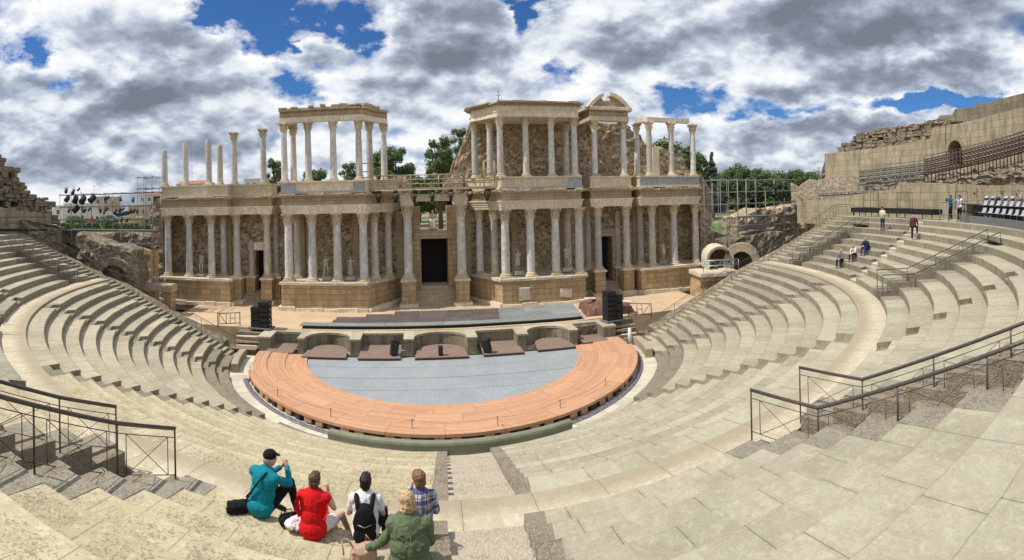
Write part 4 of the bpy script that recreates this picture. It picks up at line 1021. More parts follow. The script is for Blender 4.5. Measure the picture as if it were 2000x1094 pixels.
for k in range(4):
    y1, y0 = ys[k], ys[k+1]; x1 = sqrt(max(0, 8.9**2-y1**2)); 
    row = [(x, y) for x, y in pts if y0+.02 < y < y1-.02]
    xa0 = sqrt(max(0, 8.9**2-(y0+.02)**2)); xa1 = sqrt(max(0, 8.9**2-(y1-.02)**2))
    L = [p for p in row if p[0] < 0]; Rr = [p for p in row if p[0] > 0]
    poly = [(-xa1, y1-.02)]+L+[(-xa0, y0+.02), (xa0, y0+.02)]+Rr+[(xa1, y1-.02)]
    mb = MB(); mb.prism(poly, .12, .335+.004*(k % 2)); mb.build('cloth_strip', cloth_mat() if k == 0 else MATS['grey_stage_cloth'], t)
mb = MB(); mb.prism(pts, .1, .31); mb.build('under_board', M_black, t)
# curved green wall nearest the camera
M_gw = plain('green_painted_wall', (.20, .205, .14), .75, var=.12, scale=2)
mb = MB(); a0, a1, n = 270-23.5, 270+21.5, 40
prof = [(13.22, .05), (13.22, .62), (13.26, .70), (13.34, .745), (13.50, .745), (13.57, .70), (13.60, .62), (13.60, .05)]
for i in range(n+1):
    a = radians(a0+(a1-a0)*i/n); mb.v += [(r*cos(a), r*sin(a), z) for r, z in prof]
k = len(prof)
for i in range(n):
    for j in range(k-1): mb.f.append((i*k+j, (i+1)*k+j, (i+1)*k+j+1, i*k+j+1)); mb.sm.append(False); mb.uv.append(None); mb.mi.append(0)
for f in (tuple(range(k)), tuple(n*k+j for j in range(k-1, -1, -1))): mb.f.append(f); mb.sm.append(False); mb.uv.append(None); mb.mi.append(0)
tag(mb.build('curved_parapet', M_gw), 'low curved green parapet between the decking and the seating', 'low wall')
# pale curved kerbs at both ends of the orchestra
for s in (-1, 1):
    mb = MB(); f = lambda d: math.degrees(th(s, d))
    a, b = sorted((f(2), f(17))); sector(mb, 13.0, 13.45, .05, .62, a, b, step=1, jit=0)
    tag(mb.build('curved_bench', M_walk if s > 0 else M_cream), 'short curved stone bench at the %s end of the orchestra' % SN[s], 'stone bench', 'curved benches')
# rope posts round the decking
M_steel = plain('brushed_steel', (.33, .32, .30), .35, .8)
tops = []
for i, (px, py) in enumerate([(534, 790), (637, 832), (795, 856), (962, 851), (1085, 816), (1175, 771), (482, 742), (516, 684)]):
    p = at(px, py, .12)
    q = thing('rope_post', 'thin steel rope post '+['at the left curve of the decking', 'beside the left end of the green parapet', 'behind the middle of the green parapet', 'right of the middle of the green parapet', 'beside the right end of the green parapet', 'on the right outer curve of the decking', 'at the left tip of the outer decking', 'where the decking meets the left stage front'][i], 'post', tuple(p), 0, 'rope posts round the decking')
    mb = MB(); mb.lathe((0, 0, 0), [(.025, 0), (.02, .05), (.02, .80), (.032, .81), (.032, .85), (.01, .87)], 8); mb.build('pole', M_steel, q)
    mb = MB(); mb.box(-.2, .2, -.2, .2, 0, .03); mb.build('foot_plate', M_steel, q); tops.append(p+Vector((0, 0, .8)))
order = [7, 6, 0, 1, 2, 3, 4, 5]
for n_, (i, j) in enumerate(zip(order, order[1:])):
    a, b = tops[i], tops[j]; pts_ = [a.lerp(b, k/10)-Vector((0, 0, .16*sin(pi*k/10))) for k in range(11)]
    mb = MB(); mb.tube(pts_, .007, 5); tag(mb.build('rope', M_steel), 'thin rope sagging between rope posts, stretch %s' % ['nearest the left stage front', 'round the left tip of the decking', 'on the left lower curve', 'left of the parapet middle', 'across the parapet middle', 'right of the parapet middle', 'on the right curve'][n_], 'rope', 'ropes between the posts')

# ============================================================ STAGE EDGE WALL WITH NICHES
M_con = ashlar_mat('stage_edge_render', (.33, .29, .21), (.30, .26, .185), 2.2, 1.4, stain=.8, ms=.004)
M_conp = seat_mat('stage_edge_coping', (.56, .50, .38), (.42, .36, .26))
YF = .55
def X1(px): return CX+(YF-CY)*tan(waz(px))
sw = thing('stage_edge_wall', 'low stone stage edge wall with alternating curved and square niches', 'low wall')
ZT = 1.3
seq = [('p', 499, 522), ('r', 522, 576), ('p', 576, 588), ('c', 588, 678), ('p', 678, 697), ('r', 697, 783), ('p', 783, 801), ('c', 801, 907), ('p', 907, 925), ('r', 925, 1005), ('p', 1005, 1024), ('c', 1024, 1106), ('p', 1106, 1122), ('x', 1122, 1173), ('p', 1173, 1196)]
for k, a, b in seq:
    xa, xb = X1(a), X1(b); y1 = 2.8
    if k == 'p':
        mb = MB(); mb.box(xa, xb, YF, y1, 0, ZT-.16); o = mb.build('pier', M_con, sw); mb = MB(); mb.obox(((xa+xb)/2, (YF+y1)/2-.03, ZT-.08), (xb-xa+.10, y1-YF+.1, .16), jit=.008, bev=.015); mb.build('coping', M_conp, o)
    elif k in 'rx':
        yb = 2.2
        if k == 'x':
            rough_wall((xa, yb-.3, 0), (1, 0, 0), (0, 1, 0), xb-xa, .8, 0, lambda u: ZT-.18, .15, .08, name='ruined_niche_wall', m=M_ruin, parent=sw)
        else:
            mb = MB(); mb.box(xa, xb, yb, y1-.002, 0, ZT-.165); o = mb.build('niche_wall', M_con, sw)
        mb = MB(); mb.obox(((xa+xb)/2, yb+.28, ZT-.085), (xb-xa-.1, .66, .165), jit=.008, bev=.012); mb.build('coping', M_conp, sw)
    else:
        c = (xa+xb)/2; R = (xb-xa)/2; n = 18; dep = 1.75
        inner = [(c-R*cos(pi*i/n), YF+.0+dep*sin(pi*i/n)**.8) for i in range(n+1)]
        poly = inner+[(xb, y1-.002), (xa, y1-.002)]
        mb = MB(); mb.prism(poly, 0, ZT-.162); o = mb.build('niche_wall', M_con, sw)
        inn2 = [(c-(R+.0)*cos(pi*i/n)*.985, YF+.0+(dep-.05)*sin(pi*i/n)**.8) for i in range(n+1)]
        mb = MB(); mb.prism(inn2+[(xb-.05, y1), (xa+.05, y1)], ZT-.163, ZT-.003); mb.build('coping', M_conp, o)
mb = MB(); mb.box(X1(449), X1(499), 2.0, 2.6, 0, ZT-.1); mb.box(X1(1196), X1(1243), 2.0, 2.6, 0, ZT-.1)
for o_, (a, b) in zip(('l', 'r'), ((447, 499), (1196, 1245))):
    mb = MB(); mb.box(X1(a), X1(b), 1.9, 2.7, 0, ZT-.12); mb.build('end_wall', M_con, sw)
    for i in range(4):
        mb = MB(); mb.obox((X1((a+b)/2), 1.6-.35*i, .9-.24*i), (X1(b)-X1(a)-.2*i, .42, .16), jit=.05, bev=.02); mb.build('worn_step', M_ruin if i % 2 else M_corn, sw)
# brown boards standing in the niches
M_brn = None
def brown_mat():
    m, nt, b = mat('brown_composite_boards'); P = pos(nt); p = nt.sep(P)
    fr = nt.math('FRACT', nt.math('DIVIDE', p[0], .15)); g = nt.math('LESS_THAN', fr, .09)
    c = nt.mix(nt.ramp(nt.noise(P, 1.5, 6, .7), [(.3, 0.), (.7, 1.)]), (.27, .19, .15), (.21, .145, .115))
    c = nt.mix(nt.math('MULTIPLY', g, .7), c, (.08, .05, .04)); nt.set(b.inputs['Base Color'], c); b.inputs['Roughness'].default_value = .75
    return m
M_brn = brown_mat(); M_brnd = plain('brown_board_edge', (.085, .05, .035), .7)
plats = [(452, 500, -.1, 1.9, 'r', 'far left beside the curved bench'), (517, 572, -.3, 2.1, 'r', 'left square niche'), (590, 677, -1.0, 2.0, 'c', 'left curved niche'), (696, 778, -1.1, 2.1, 'r', 'square niche holding a tipped speaker left of centre'), (802, 906, -1.1, 2.0, 'c', 'central curved niche with a small monitor'), (931, 1010, -1.0, 2.1, 'r', 'square niche holding a speaker right of centre'), (1034, 1109, -.8, 2.0, 'c', 'right curved niche'), (1126, 1196, -.2, 1.7, 'r', 'ruined niche at the right end')]
for a, b, ya, yb, k, d in plats:
    xa, xb = X1(a)+.05, X1(b)-.05; t = thing('niche_platform', 'brown boarded platform in the %s' % d, 'platform', ((xa+xb)/2, ya, .1), 0, 'brown platforms along the stage edge')
    w = (xb-xa)/2
    if k == 'r': poly = [(-w, 0), (w, 0), (w, yb-ya-.05), (-w, yb-ya-.05)]
    else: poly = [(-w, 0), (w, 0)]+[((w-.1)*cos(pi*i/12), (1.0+(yb-ya-1.0)*sin(pi*i/12)**.8)) for i in range(13)]
    mb = MB(); mb.prism([(x, y-.01) for x, y in poly], .36, .41); mb.build('boards', M_brn, t)
    mb = MB(); mb.box(-w+.02, w-.02, .02, .12, 0, .358); mb.box(-w+.02, -w+.12, .12, .9, 0, .358); mb.box(w-.12, w-.02, .12, .9, 0, .358); mb.build('skirting', M_brnd, t)
# ============================================================ THE STAGE DECK
dk = thing('stage_deck', 'low stage deck of grey and dark brown panels on the sand', 'stage deck')
def deckm(name, a, b_):
    m, nt, b = mat(name); P = pos(nt)
    c = nt.mix(nt.ramp(nt.noise(P, 1.0, 6, .7), [(.35, 0.), (.65, 1.)]), a, b_)
    c = nt.mix(nt.ramp(nt.noise(nt.vmath('MULTIPLY', P, (.6, 3., 1.)), 2.5, 6, .75), [(.55, 0.), (.68, .7)]), c, tuple(x*1.9 for x in b_))
    oi = nt.n('ShaderNodeObjectInfo').outputs['Random']; k = nt.math('ADD', .82, nt.math('MULTIPLY', oi, .36)); c = nt.mix(1.0, c, nt.comb(k, k, k), 'MULTIPLY')
    nt.set(b.inputs['Base Color'], c); b.inputs['Roughness'].default_value = .6; return m
M_dkg = deckm('grey_deck_panel', (.26, .27, .265), (.19, .205, .20)); M_dkb = deckm('brown_deck_panel', (.13, .105, .095), (.085, .07, .065))
pw, ph = 2.06, 1.0
for j in range(5):
    for i in range(10):
        x0 = -10.1+i*pw-(.0); y0 = 3.0+j*ph
        if j > 0 and i == 0: continue
        if j > 2 and i < 2: continue
        m = M_dkg if (j == 0 or i >= 7) else M_dkb
        if j == 4 and i < 3: continue
        mb = MB(); mb.obox((x0+pw/2+(j*.12 if i else 0), y0+ph/2, ZS+.22), (pw-.02, ph-.02, .05), bev=.004); mb.build('deck_panel', m, dk)
mb = MB(); mb.box(-9.9, 10.2, 3.1, 3.2, ZS-.02, ZS+.19); mb.box(-9.9, -9.8, 3.2, 4, ZS-.02, ZS+.19); mb.box(10.3, 10.4, 3.2, 8, ZS-.02, ZS+.19); mb.build('frame', M_black, dk)

# ============================================================ RAILINGS OF THE ENTRANCE PASSAGES
M_rail = plain('brown_painted_rail', (.095, .075, .07), .42, .3, var=.25, scale=20)
def rail_run(parent, base, top, rad=.03):
    """base / top: matching lists of points (post feet, handrail points)"""
    mb = MB(); mb.tube(top, rad, 8); mb.build('handrail', M_rail, parent)
    for b, t in zip(base, top):
        mb = MB(); mb.tube([b, t], .019, 6); mb.build('post', M_rail, parent)
    for i in range(len(base)-1):
        b0, b1, t0, t1 = base[i], base[i+1], top[i], top[i+1]
        f = lambda u, v: (b0.lerp(b1, u)).lerp(t0.lerp(t1, u), v)
        m0 = t0-Vector((0, 0, .17)); m1 = t1-Vector((0, 0, .17)); l0 = t0-Vector((0, 0, .88)); l1 = t1-Vector((0, 0, .88))
        mb = MB(); mb.tube([m0, m1], .009, 5); mb.tube([l0, l1], .009, 5)
        k = .14; a, b = m0.lerp(m1, k), m0.lerp(m1, 1-k); c, d = l0.lerp(l1, k), l0.lerp(l1, 1-k)
        mb.tube([a, c], .009, 5); mb.tube([b, d], .009, 5); mb.tube([a, d], .007, 5); mb.tube([b, c], .007, 5)
        mb.build('infill', M_rail, parent)
for (s, d), (bp, c, h) in VOMB.items():
    desc = {8: 'stage end', 9: 'stage end', 40: 'middle', 74: 'near', 76: 'near'}[d]
    for q in (-1, 1):
        side_w = 'farther from the stage' if q*s > 0 else 'closer to the stage'
        g = 'brown metal railing on the side %s, %s passage on the %s' % (side_w, desc, SN[s])
        t = thing('railing', g, 'railing', tuple(bp), c, 'passage railings')
        yy = q*(h-.16); xs_ = {76: [-.1, 1.6, 3.3, 4.95, 6.9], 74: [.12, 1.6, 3.3, 4.85, 6.3]}.get(d, [.12, 1.75, 3.3, 4.85, 6.3])
        k0 = {74: .3, 76: 1.6}.get(d, 1.75)
        def zt(x): return {74: .92, 76: 1.02}.get(d, 1.06)+max(0, x-k0)*UR/UW*1.02
        def zb(x): return (UR*(int(x/UW)+1)-.06) if x > .3 else (.30 if x > 0 else .02)
        rail_run(t, [Vector((x, yy, min(zb(x), zt(x)-.5))) for x in xs_], [Vector((x, yy, zt(x)+.33)) for x in xs_], .038 if d > 60 else .03)
    if d in (9, 40):
        mb = MB(); V = [(5.9, -h+.1, 2.85), (5.9, h-.1, 2.85), (7.6, h-.1, 2.15), (7.6, -h+.1, 2.15)]; mb.add(V+[(x, y, z-.05) for x, y, z in V], [(0, 1, 2, 3), (7, 6, 5, 4), (0, 4, 5, 1), (1, 5, 6, 2), (2, 6, 7, 3), (3, 7, 4, 0)])
        o = mb.build('passage_cover', M_rail, None, tuple(bp)); o.rotation_euler = (0, 0, c); tag(o, 'dark slanting metal cover over the top of the %s %s passage' % (desc, SN[s]), 'cover', 'passage covers')
# long rails down the two cut ends
for s in (-1, 1):
    t = thing('stair_railing', 'long thin handrail beside the edge stairway on the %s' % SN[s], 'railing', (0, 0, 0), 0, 'edge stair railings')
    rs = [13.9, 16.4, 18.9, 21.4, 23.9, 25.8, 28.3, 30.8, 32.8, 35.2]
    def ez(r): return LZ0-LR/2+LR*(r-R0)/LW if r < 23.7 else (ZW+UR/2+UR*(r-RW1)/UW if r < 33.2 else ZTOP)
    B = [Vector((s*r, -.22, ez(r)-.1)) for r in rs]; T = [Vector((s*r, -.22, ez(r)+.98)) for r in rs]
    rail_run(t, B, T, .022)
# end walls under the cut ends
for s in (-1, 1):
    x0 = s*15.0
    f = lerp_prof([(0, .7), (8.7, 4.4), (10.5, 4.9), (19, 8.0), (24, 8.1)])
    if s > 0: tag(rough_wall((x0, .06, 0), (1, 0, 0), (0, 1, 0), 23, 1.4, -.5, f, .5, .22, name='end_wall', m=M_ruin), 'ragged rubble wall closing the right end of the seating', 'ruined wall', 'end walls')
    else: tag(rough_wall((x0-23, .06, 0), (1, 0, 0), (0, 1, 0), 23, 1.4, -.5, lambda u: f(23-u), .5, .22, name='end_wall', m=M_ruin), 'ragged rubble wall closing the left end of the seating', 'ruined wall', 'end walls')

# ============================================================ HIGH WALLS ON THE RIGHT
def ringpt(px, r):
    w = waz(px); dx, dy = sin(w), cos(w); b = CX*dx+CY*dy; cc = CX*CX+CY*CY-r*r; d = -b+sqrt(b*b-cc); return Vector((CX+d*dx, CY+d*dy, 0)), d
def zat(px, py, d): return CZ-(py-hor(px))/FPX*d
def curved_wall(name, r, thick, prof, zb, m, label, cat, res=6, rough=0, bottoms=None, skip=None):
    """prof: (px, py of the top) -> a wall following the ring of radius r"""
    mb = MB(); pxs = []
    a, b = prof[0][0], prof[-1][0]; n = int((b-a)/res); tf = lerp_prof(prof)
    P = [ringpt(a+(b-a)*i/n, r) for i in range(n+1)]
    for i in range(n):
        pm = a+(b-a)*(i+.5)/n
        if skip and skip[0] < pm < skip[1]: continue
        (p, d0), (q, d1) = P[i], P[i+1]; z0 = zat(a+(b-a)*i/n, tf(a+(b-a)*i/n+.01), d0); z1 = zat(a+(b-a)*(i+1)/n, tf(a+(b-a)*(i+1)/n-.01), d1)
        pn = p.normalized()*thick; qn = q.normalized()*thick; bz = zb if not callable(zb) else zb(pm)
        V = [(p.x, p.y, bz), (q.x, q.y, bz), (q.x, q.y, z1), (p.x, p.y, z0), (p.x+pn.x, p.y+pn.y, bz), (q.x+qn.x, q.y+qn.y, bz), (q.x+qn.x, q.y+qn.y, z1), (p.x+pn.x, p.y+pn.y, z0)]
        mb.add(V, [(0, 1, 2, 3), (3, 2, 6, 7), (5, 4, 7, 6)]+([(4, 0, 3, 7)] if i == 0 or (skip and skip[1] < pm < skip[1]+res) else [])+([(1, 5, 6, 2)] if i == n-1 or (skip and skip[0]-res < pm < skip[0]) else []))
    return tag(mb.build(name, m), label, cat)
curved_wall('terrace_wall', 35.3, .7, [(1556, 393), (1600, 391), (1650, 383), (1700, 376), (1752, 369), (1754, 357), (1800, 357), (1850, 360), (1896, 361), (1930, 362), (2010, 362), (2080, 362)], 7.2, M_ashw, 'long low ashlar wall standing behind the top rows on the right', 'stone wall')
UPT = [(1612, 300), (1640, 298), (1700, 291), (1760, 282), (1820, 271), (1821.5, 250), (1850, 246), (1900, 236), (1950, 222), (2000, 210), (2090, 192)]
w2 = curved_wall('upper_wall', 41.0, 1.2, UPT, lambda px: 5.0, M_ashw, 'tall ashlar wall with an arched doorway high on the right', 'stone wall', skip=(1850, 1884))
w2['label'] = 'tall ashlar wall with an arched doorway high on the right'
# the arched doorway piece
(p, d0), (q, d1) = ringpt(1850, 41.0), ringpt(1884, 41.0)
t_ = (q-p).normalized(); n_ = Vector((-t_.y, t_.x, 0)); n_ = n_ if n_.dot(p) > 0 else -n_; L = (q-p).length
zt0, zt1 = zat(1850, 246, d0), zat(1884, 239.5, d1); zs = zat(1866, 296, d0); R = 0.68*L/1.7; xc = L*.5; zb_ = 10.6
out = [(0, zb_), (xc-R, zb_)]+[(xc-R*cos(pi*i/12), zs+R*sin(pi*i/12)*1.1) for i in range(13)]+[(xc+R, zb_), (L, zb_), (L, zt1), (0, zt0)]
def arch_panel(name, out, p, t_, n_, th_, m, parent=None):
    # split in two halves so that the outline stays simple
    mb = MB(); mid = len(out)//2
    mb.vprism(out, p, t_, n_, th_); o = mb.build(name, m, parent)
    bm_ = __import__('bmesh').new(); bm_.from_mesh(o.data); __import__('bmesh').ops.triangulate(bm_, faces=bm_.faces[:], ngon_method='EAR_CLIP'); bm_.to_mesh(o.data); bm_.free(); return o
aw = arch_panel('arched_doorway', out, p, t_, n_, 1.2, M_ashw, w2)
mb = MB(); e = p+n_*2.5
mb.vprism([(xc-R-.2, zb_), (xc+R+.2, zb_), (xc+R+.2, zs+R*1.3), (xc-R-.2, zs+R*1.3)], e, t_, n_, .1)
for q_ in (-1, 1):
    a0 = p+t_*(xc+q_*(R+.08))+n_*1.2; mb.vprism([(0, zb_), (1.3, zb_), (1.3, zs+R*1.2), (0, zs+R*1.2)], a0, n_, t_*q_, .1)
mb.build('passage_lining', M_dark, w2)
mb = MB()
for i in range(11):
    a, b = pi*i/11, pi*(i+1)/11
    f = lambda an, rr: p+t_*(xc-rr*cos(an))+Vector((0, 0, zs+rr*1.1*sin(an)))-n_*.06
    V = [f(a+.02, R*.98), f(b-.02, R*.98), f(b-.02, R*1.42), f(a+.02, R*1.42)]; mb.add(V+[v+n_*.3 for v in V], [(3, 2, 1, 0), (4, 5, 6, 7), (0, 1, 5, 4), (1, 2, 6, 5), (2, 3, 7, 6), (3, 0, 4, 7)])
mb.build('arch_ring', M_ashw, w2)
curved_wall('rear_wall', 44.0, 1.6, [(1820, 240), (1837, 231), (1838, 226), (1863, 224), (1864, 214), (1886, 212), (1905, 210), (1906, 203), (1945, 200), (1946, 196), (2000, 183), (2090, 160)], 12, ashlar_mat('rear_wall_ashlar', (.34, .295, .215), (.26, .22, .155), 1.3, .55, stain=.7, polar=42), 'stepped dark rear wall rising above the arched wall at the far right', 'stone wall')
def block_ruin(label, r, prof, zb, depth, hz=.42, seed=0, parent=None, name='ruin_masonry', m=None, back=.0):
    """courses of loose squared and broken stones stepping up under a ragged outline"""
    rnd = random.Random(seed); mb = MB(); a, b = prof[0][0], prof[-1][0]; tf = lerp_prof(prof); N_ = 160
    pts = [ringpt(a+(b-a)*i/N_, r) for i in range(N_+1)]; S = [0]
    for (u, _), (v, _) in zip(pts, pts[1:]): S.append(S[-1]+(v-u).length)
    zt_ = [zat(a+(b-a)*i/N_, tf(a+(b-a)*i/N_), pts[i][1]) for i in range(N_+1)]
    z = zb; course = 0
    while z < max(zt_):
        h = hz*rnd.uniform(.65, 1.25); u = rnd.uniform(0, .4); sb = back*(z-zb)+.16*rnd.random()+.35*(noise.noise(Vector((z*.7, seed, 0))))
        while u < S[-1]:
            l = rnd.choice((.35, .5, .7, 1.0))*rnd.uniform(.8, 1.3); i = min(N_-1, max(j for j in range(N_+1) if S[j] <= u)); p, d = pts[i]
            if z+h*.4 < zt_[i] and rnd.random() > .05:
                t_ = (pts[i+1][0]-p).normalized(); nn = p.normalized(); dd = depth*rnd.uniform(.8, 1.0); off = sb+rnd.uniform(-.10, .16)
                c = p+t_*(l/2)+nn*(off+dd/2); mb.obox((c.x, c.y, z+h/2), (l*.97, dd, h*rnd.uniform(.82, 1.0)), atan2(t_.y, t_.x)+rnd.uniform(-.09, .09), rx=rnd.uniform(-.05, .05), ry=rnd.uniform(-.06, .06), jit=.055, bev=.045)
            u += l
        z += h*.93; course += 1
    return tag(mb.build(name, m or M_ruin), label, cat='ruin')
# layered rubble on top of the arched wall
def rubble_ring(label, r, prof, zb, thick, res=.26, amp=.34, lay=.5, cat='ruined wall', m=None, bat=0.1, seed=0, name='rubble_wall'):
    t = None; objs = []
    a, b = prof[0][0], prof[-1][0]; n = max(1, int((b-a)/45)); tf = lerp_prof(prof)
    # bend one long rough wall round the ring
    pts = [ringpt(a+(b-a)*i/40, r) for i in range(41)]; S = [0]
    for (u, _), (v, _) in zip(pts, pts[1:]): S.append(S[-1]+(v-u).length)
    zp = [(S[i], zat(a+(b-a)*i/40, tf(a+(b-a)*i/40), pts[i][1])) for i in range(41)]
    o = rough_wall((0, 0, 0), (1, 0, 0), (0, 1, 0), S[-1], thick, zb, lerp_prof(zp), res, amp, lay=lay, name=name, m=m or M_ruin, batter=bat, seed=seed)
    for v in o.data.vertices:
        u = min(max(v.co.x, 0), S[-1]-1e-3); i = max(j for j in range(41) if S[j] <= u); i = min(i, 39); f = (u-S[i])/(S[i+1]-S[i]); p = pts[i][0].lerp(pts[i+1][0], f)+(pts[i+1][0]-pts[i][0]).normalized()*(v.co.x-u)
        nn = p.normalized(); z = v.co.z; p = p+nn*v.co.y; v.co = (p.x, p.y, z)
    tag(o, label, cat); return o
block_ruin('weathered layered rubble crowning the arched wall on the right', 41.7, [(1611, 303), (1630, 298), (1634, 284), (1655, 275), (1672, 258), (1740, 246), (1790, 238), (1831, 233), (1850, 232)], 13.9, 2.2, .36, seed=1, back=.25)
rubble_ring('rough rubble end of the arched wall overlooking the scaffolding', 41.6, [(1600, 345), (1607, 318), (1614, 302), (1622, 300)], 8, 1.5, .35, .25, .2, seed=2)
# rubble terraces between the two walls
def ruin_bank(name, label, px0, px1, r0, r1, z0, z1, amp=.35, seed=0, res=.45, m=None, cat='rubble bank'):
    mb = MB(); n = 70; k = int((r1-r0)/res)+2
    for i in range(n+1):
        px = px0+(px1-px0)*i/n
        for j in range(k+1):
            r = r0+(r1-r0)*j/k; p, d = ringpt(px, r); a = z0(px) if callable(z0) else z0; b = z1(px) if callable(z1) else z1; f = j/k
            f2 = (math.floor(f*4)+sstep(.55, 1, f*4-math.floor(f*4)))/4
            z = a+(b-a)*f2+amp*noise.fractal(Vector((p.x*1.1+seed, p.y*1.1, 3)), 1, 2, 5)
            mb.v.append((p.x+.2*noise.noise(p*2), p.y+.2*noise.noise(p*2.3), z))
    for i in range(n):
        for j in range(k): q = i*(k+1)+j; mb.f.append((q, q+k+1, q+k+2, q+1)); mb.sm.append(False); mb.uv.append(None); mb.mi.append(0)
    m0 = len(mb.v)
    return tag(mb.build(name, m or M_ruin), label, cat)
ruin_bank('rubble_bank', 'broken rubble bank rising between the low and the arched wall', 1545, 2080, 35.9, 41.2, lerp_prof([(1560, 9.2), (1700, 9.9), (1900, 10.4), (2080, 10.6)]), lerp_prof([(1560, 11.2), (1620, 12.2), (1850, 12.4), (2080, 13.0)]), .55, 3)
rubble_ring('heap of rubble with a dark hole behind the grey chairs', 35.0, [(1895, 362), (1915, 352), (1945, 345), (1980, 345), (2040, 348)], 8, 2.0, .3, .5, .0, bat=.2, seed=5, cat='rubble heap', name='rubble_heap')
# metal grandstands above
M_galv = plain('galvanised_steel', (.19, .195, .20), .5, .55, var=.2)
M_rust = plain('rusty_red_steel', (.10, .065, .055), .7, .3, var=.3)
def stand(label, a, b, r, za, zb, rows, m, fence=False):
    t = thing('metal_grandstand', label, 'grandstand', (0, 0, 0), 0, 'temporary grandstands')
    n = int((b-a)/7)
    for k in range(rows):
        mb = MB(); pts = []; pt2 = []
        for i in range(n+1):
            p, d = ringpt(a+(b-a)*i/n, r+.75*k); z = za+(zb-za)*i/n+.42*k; pts.append(Vector((p.x, p.y, z)))
        for p, q in zip(pts, pts[1:]):
            c = (p+q)/2; mb.obox(c, ((q-p).length, .32, .05), atan2(q.y-p.y, q.x-p.x)); mb.obox(c-Vector((0, 0, .2)), ((q-p).length, .05, .12), atan2(q.y-p.y, q.x-p.x))
        mb.build('bench', m, t)
        mb = MB()
        for p in pts[::2]: mb.tube([p-Vector((0, 0, .9)), p+Vector((0, 0, .35))], .03, 5)
        mb.tube([p+Vector((0, 0, .32)) for p in pts], .025, 5); mb.build('frame', m, t)
    if fence:
        for i in range(0, n+1):
            p, d = ringpt(a+(b-a)*i/n, r-.4); z = za+(zb-za)*i/n; mb = MB(); mb.tube([(p.x, p.y, z-1.0), (p.x, p.y, z+1.1)], .04, 5); mb.build('fence_post', m, t)
        mb = MB()
        for dz in (-.85, -.1, 1.05): mb.tube([Vector((ringpt(a+(b-a)*i/n, r-.4)[0].x, ringpt(a+(b-a)*i/n, r-.4)[0].y, za+(zb-za)*i/n+dz)) for i in range(n+1)], .045 if dz < 0 else .03, 5)
        mb.build('fence_rail', m, t)
    return t
stand('grey metal grandstand of bare benches below the arched wall', 1678, 1806, 37.0, 11.2, 11.6, 4, M_galv)
stand('rusty brown grandstand with a tall fence below the arch at far right', 1806, 2060, 36.6, 11.9, 13.4, 4, M_rust, True)
stand('grey front rail and bench strip above the low right wall', 1600, 1800, 36.2, 10.2, 10.6, 1, M_galv)

# ---- things on the top terrace, right
M_chair = plain('pale_grey_plastic', (.40, .43, .48), .45); M_fascia = plain('grey_fascia', (.16, .165, .17), .6)
def terr(px, r): p, d = ringpt(px, r); return p
pl = thing('seat_platform', 'black platform with grey fascia under the grey plastic chairs', 'platform')
n = 8
for i in range(n):
    a, b = terr(1876+i*26, 33.2), terr(1876+(i+1)*26, 33.2); c = (a+b)/2; mb = MB(); mb.obox((c.x, c.y, 8.35), ((b-a).length-.02, .05, .66), atan2(b.y-a.y, b.x-a.x)); mb.build('fascia_panel', M_fascia, pl)
for i in range(n+1):
    mb = MB(); a = terr(1876+i*26, 33.35); mb.tube([(a.x, a.y, 7.6), (a.x, a.y, 8.1)], .035, 5); mb.build('leg', M_rust, pl)
for k in range(4):
    mb = MB()
    for i in range(n):
        a, b = terr(1878+i*26, 33.6+.72*k), terr(1878+(i+1)*26, 33.6+.72*k); c = (a+b)/2; mb.obox((c.x, c.y, 8.40+.45*k), ((b-a).length+.05, .8, .08), atan2(b.y-a.y, b.x-a.x))
    mb.build('deck', M_black, pl)
def chair_proto():
    t = thing('plastic_chair', 'pale grey plastic chair', 'chair', (0, 0, 0), 0, 'grey plastic chairs on the platform')
    mb = MB(); n = 8
    prof = [(-.0, .74, .19), (.02, .68, .245), (.06, .55, .24), (.12, .44, .22), (.3, .42, .23), (.44, .44, .22)]   # depth (towards the stage is negative later), z, half width
    V = []
    for yv, z, w in prof:
        for i in range(5): u = -1+i*.5; V.append((w*u, -yv+.22-.03*abs(u)*0, z+.02*u*u))
    F = [(i*5+j, i*5+j+1, i*5+j+6, i*5+j+5) for i in range(5) for j in range(4)]
    mb.add(V, F, True); mb.add([(x, y-.012, z-.012) for x, y, z in V], [f[::-1] for f in F], True); mb.build('shell', M_chair, t)
    mb = MB(); mb.tube([(-.16, .05, .42), (-.16, .05, 0)], .015, 5); mb.tube([(.16, .05, .42), (.16, .05, 0)], .015, 5); mb.tube([(-.16, .05, .05), (.16, .05, .05)], .015, 5); mb.build('frame', M_galv, t); return t
ch0 = chair_proto(); first = True
rown = ['front', 'second', 'third', 'back']
for k in range(4):
    for i in range(11):
        px = 1918+i*12.6+k*3; p = terr(px, 33.7+.72*k); z = [8.45, 8.90, 9.35, 9.80][k]
        lab = 'pale grey plastic chair in the %s row, %s from the left' % (rown[k], ['first', 'second', 'third', 'fourth', 'fifth', 'sixth', 'seventh', 'eighth', 'ninth', 'tenth', 'eleventh'][i])
        rz = atan2(p.y, p.x)-pi/2
        if px > 2010: continue
        if first: ch0.location = (p.x, p.y, z); ch0.rotation_euler = (0, 0, rz); ch0['label'] = lab; first = False
        else: copy_tree(ch0, None, (p.x, p.y, z), rz, lab)
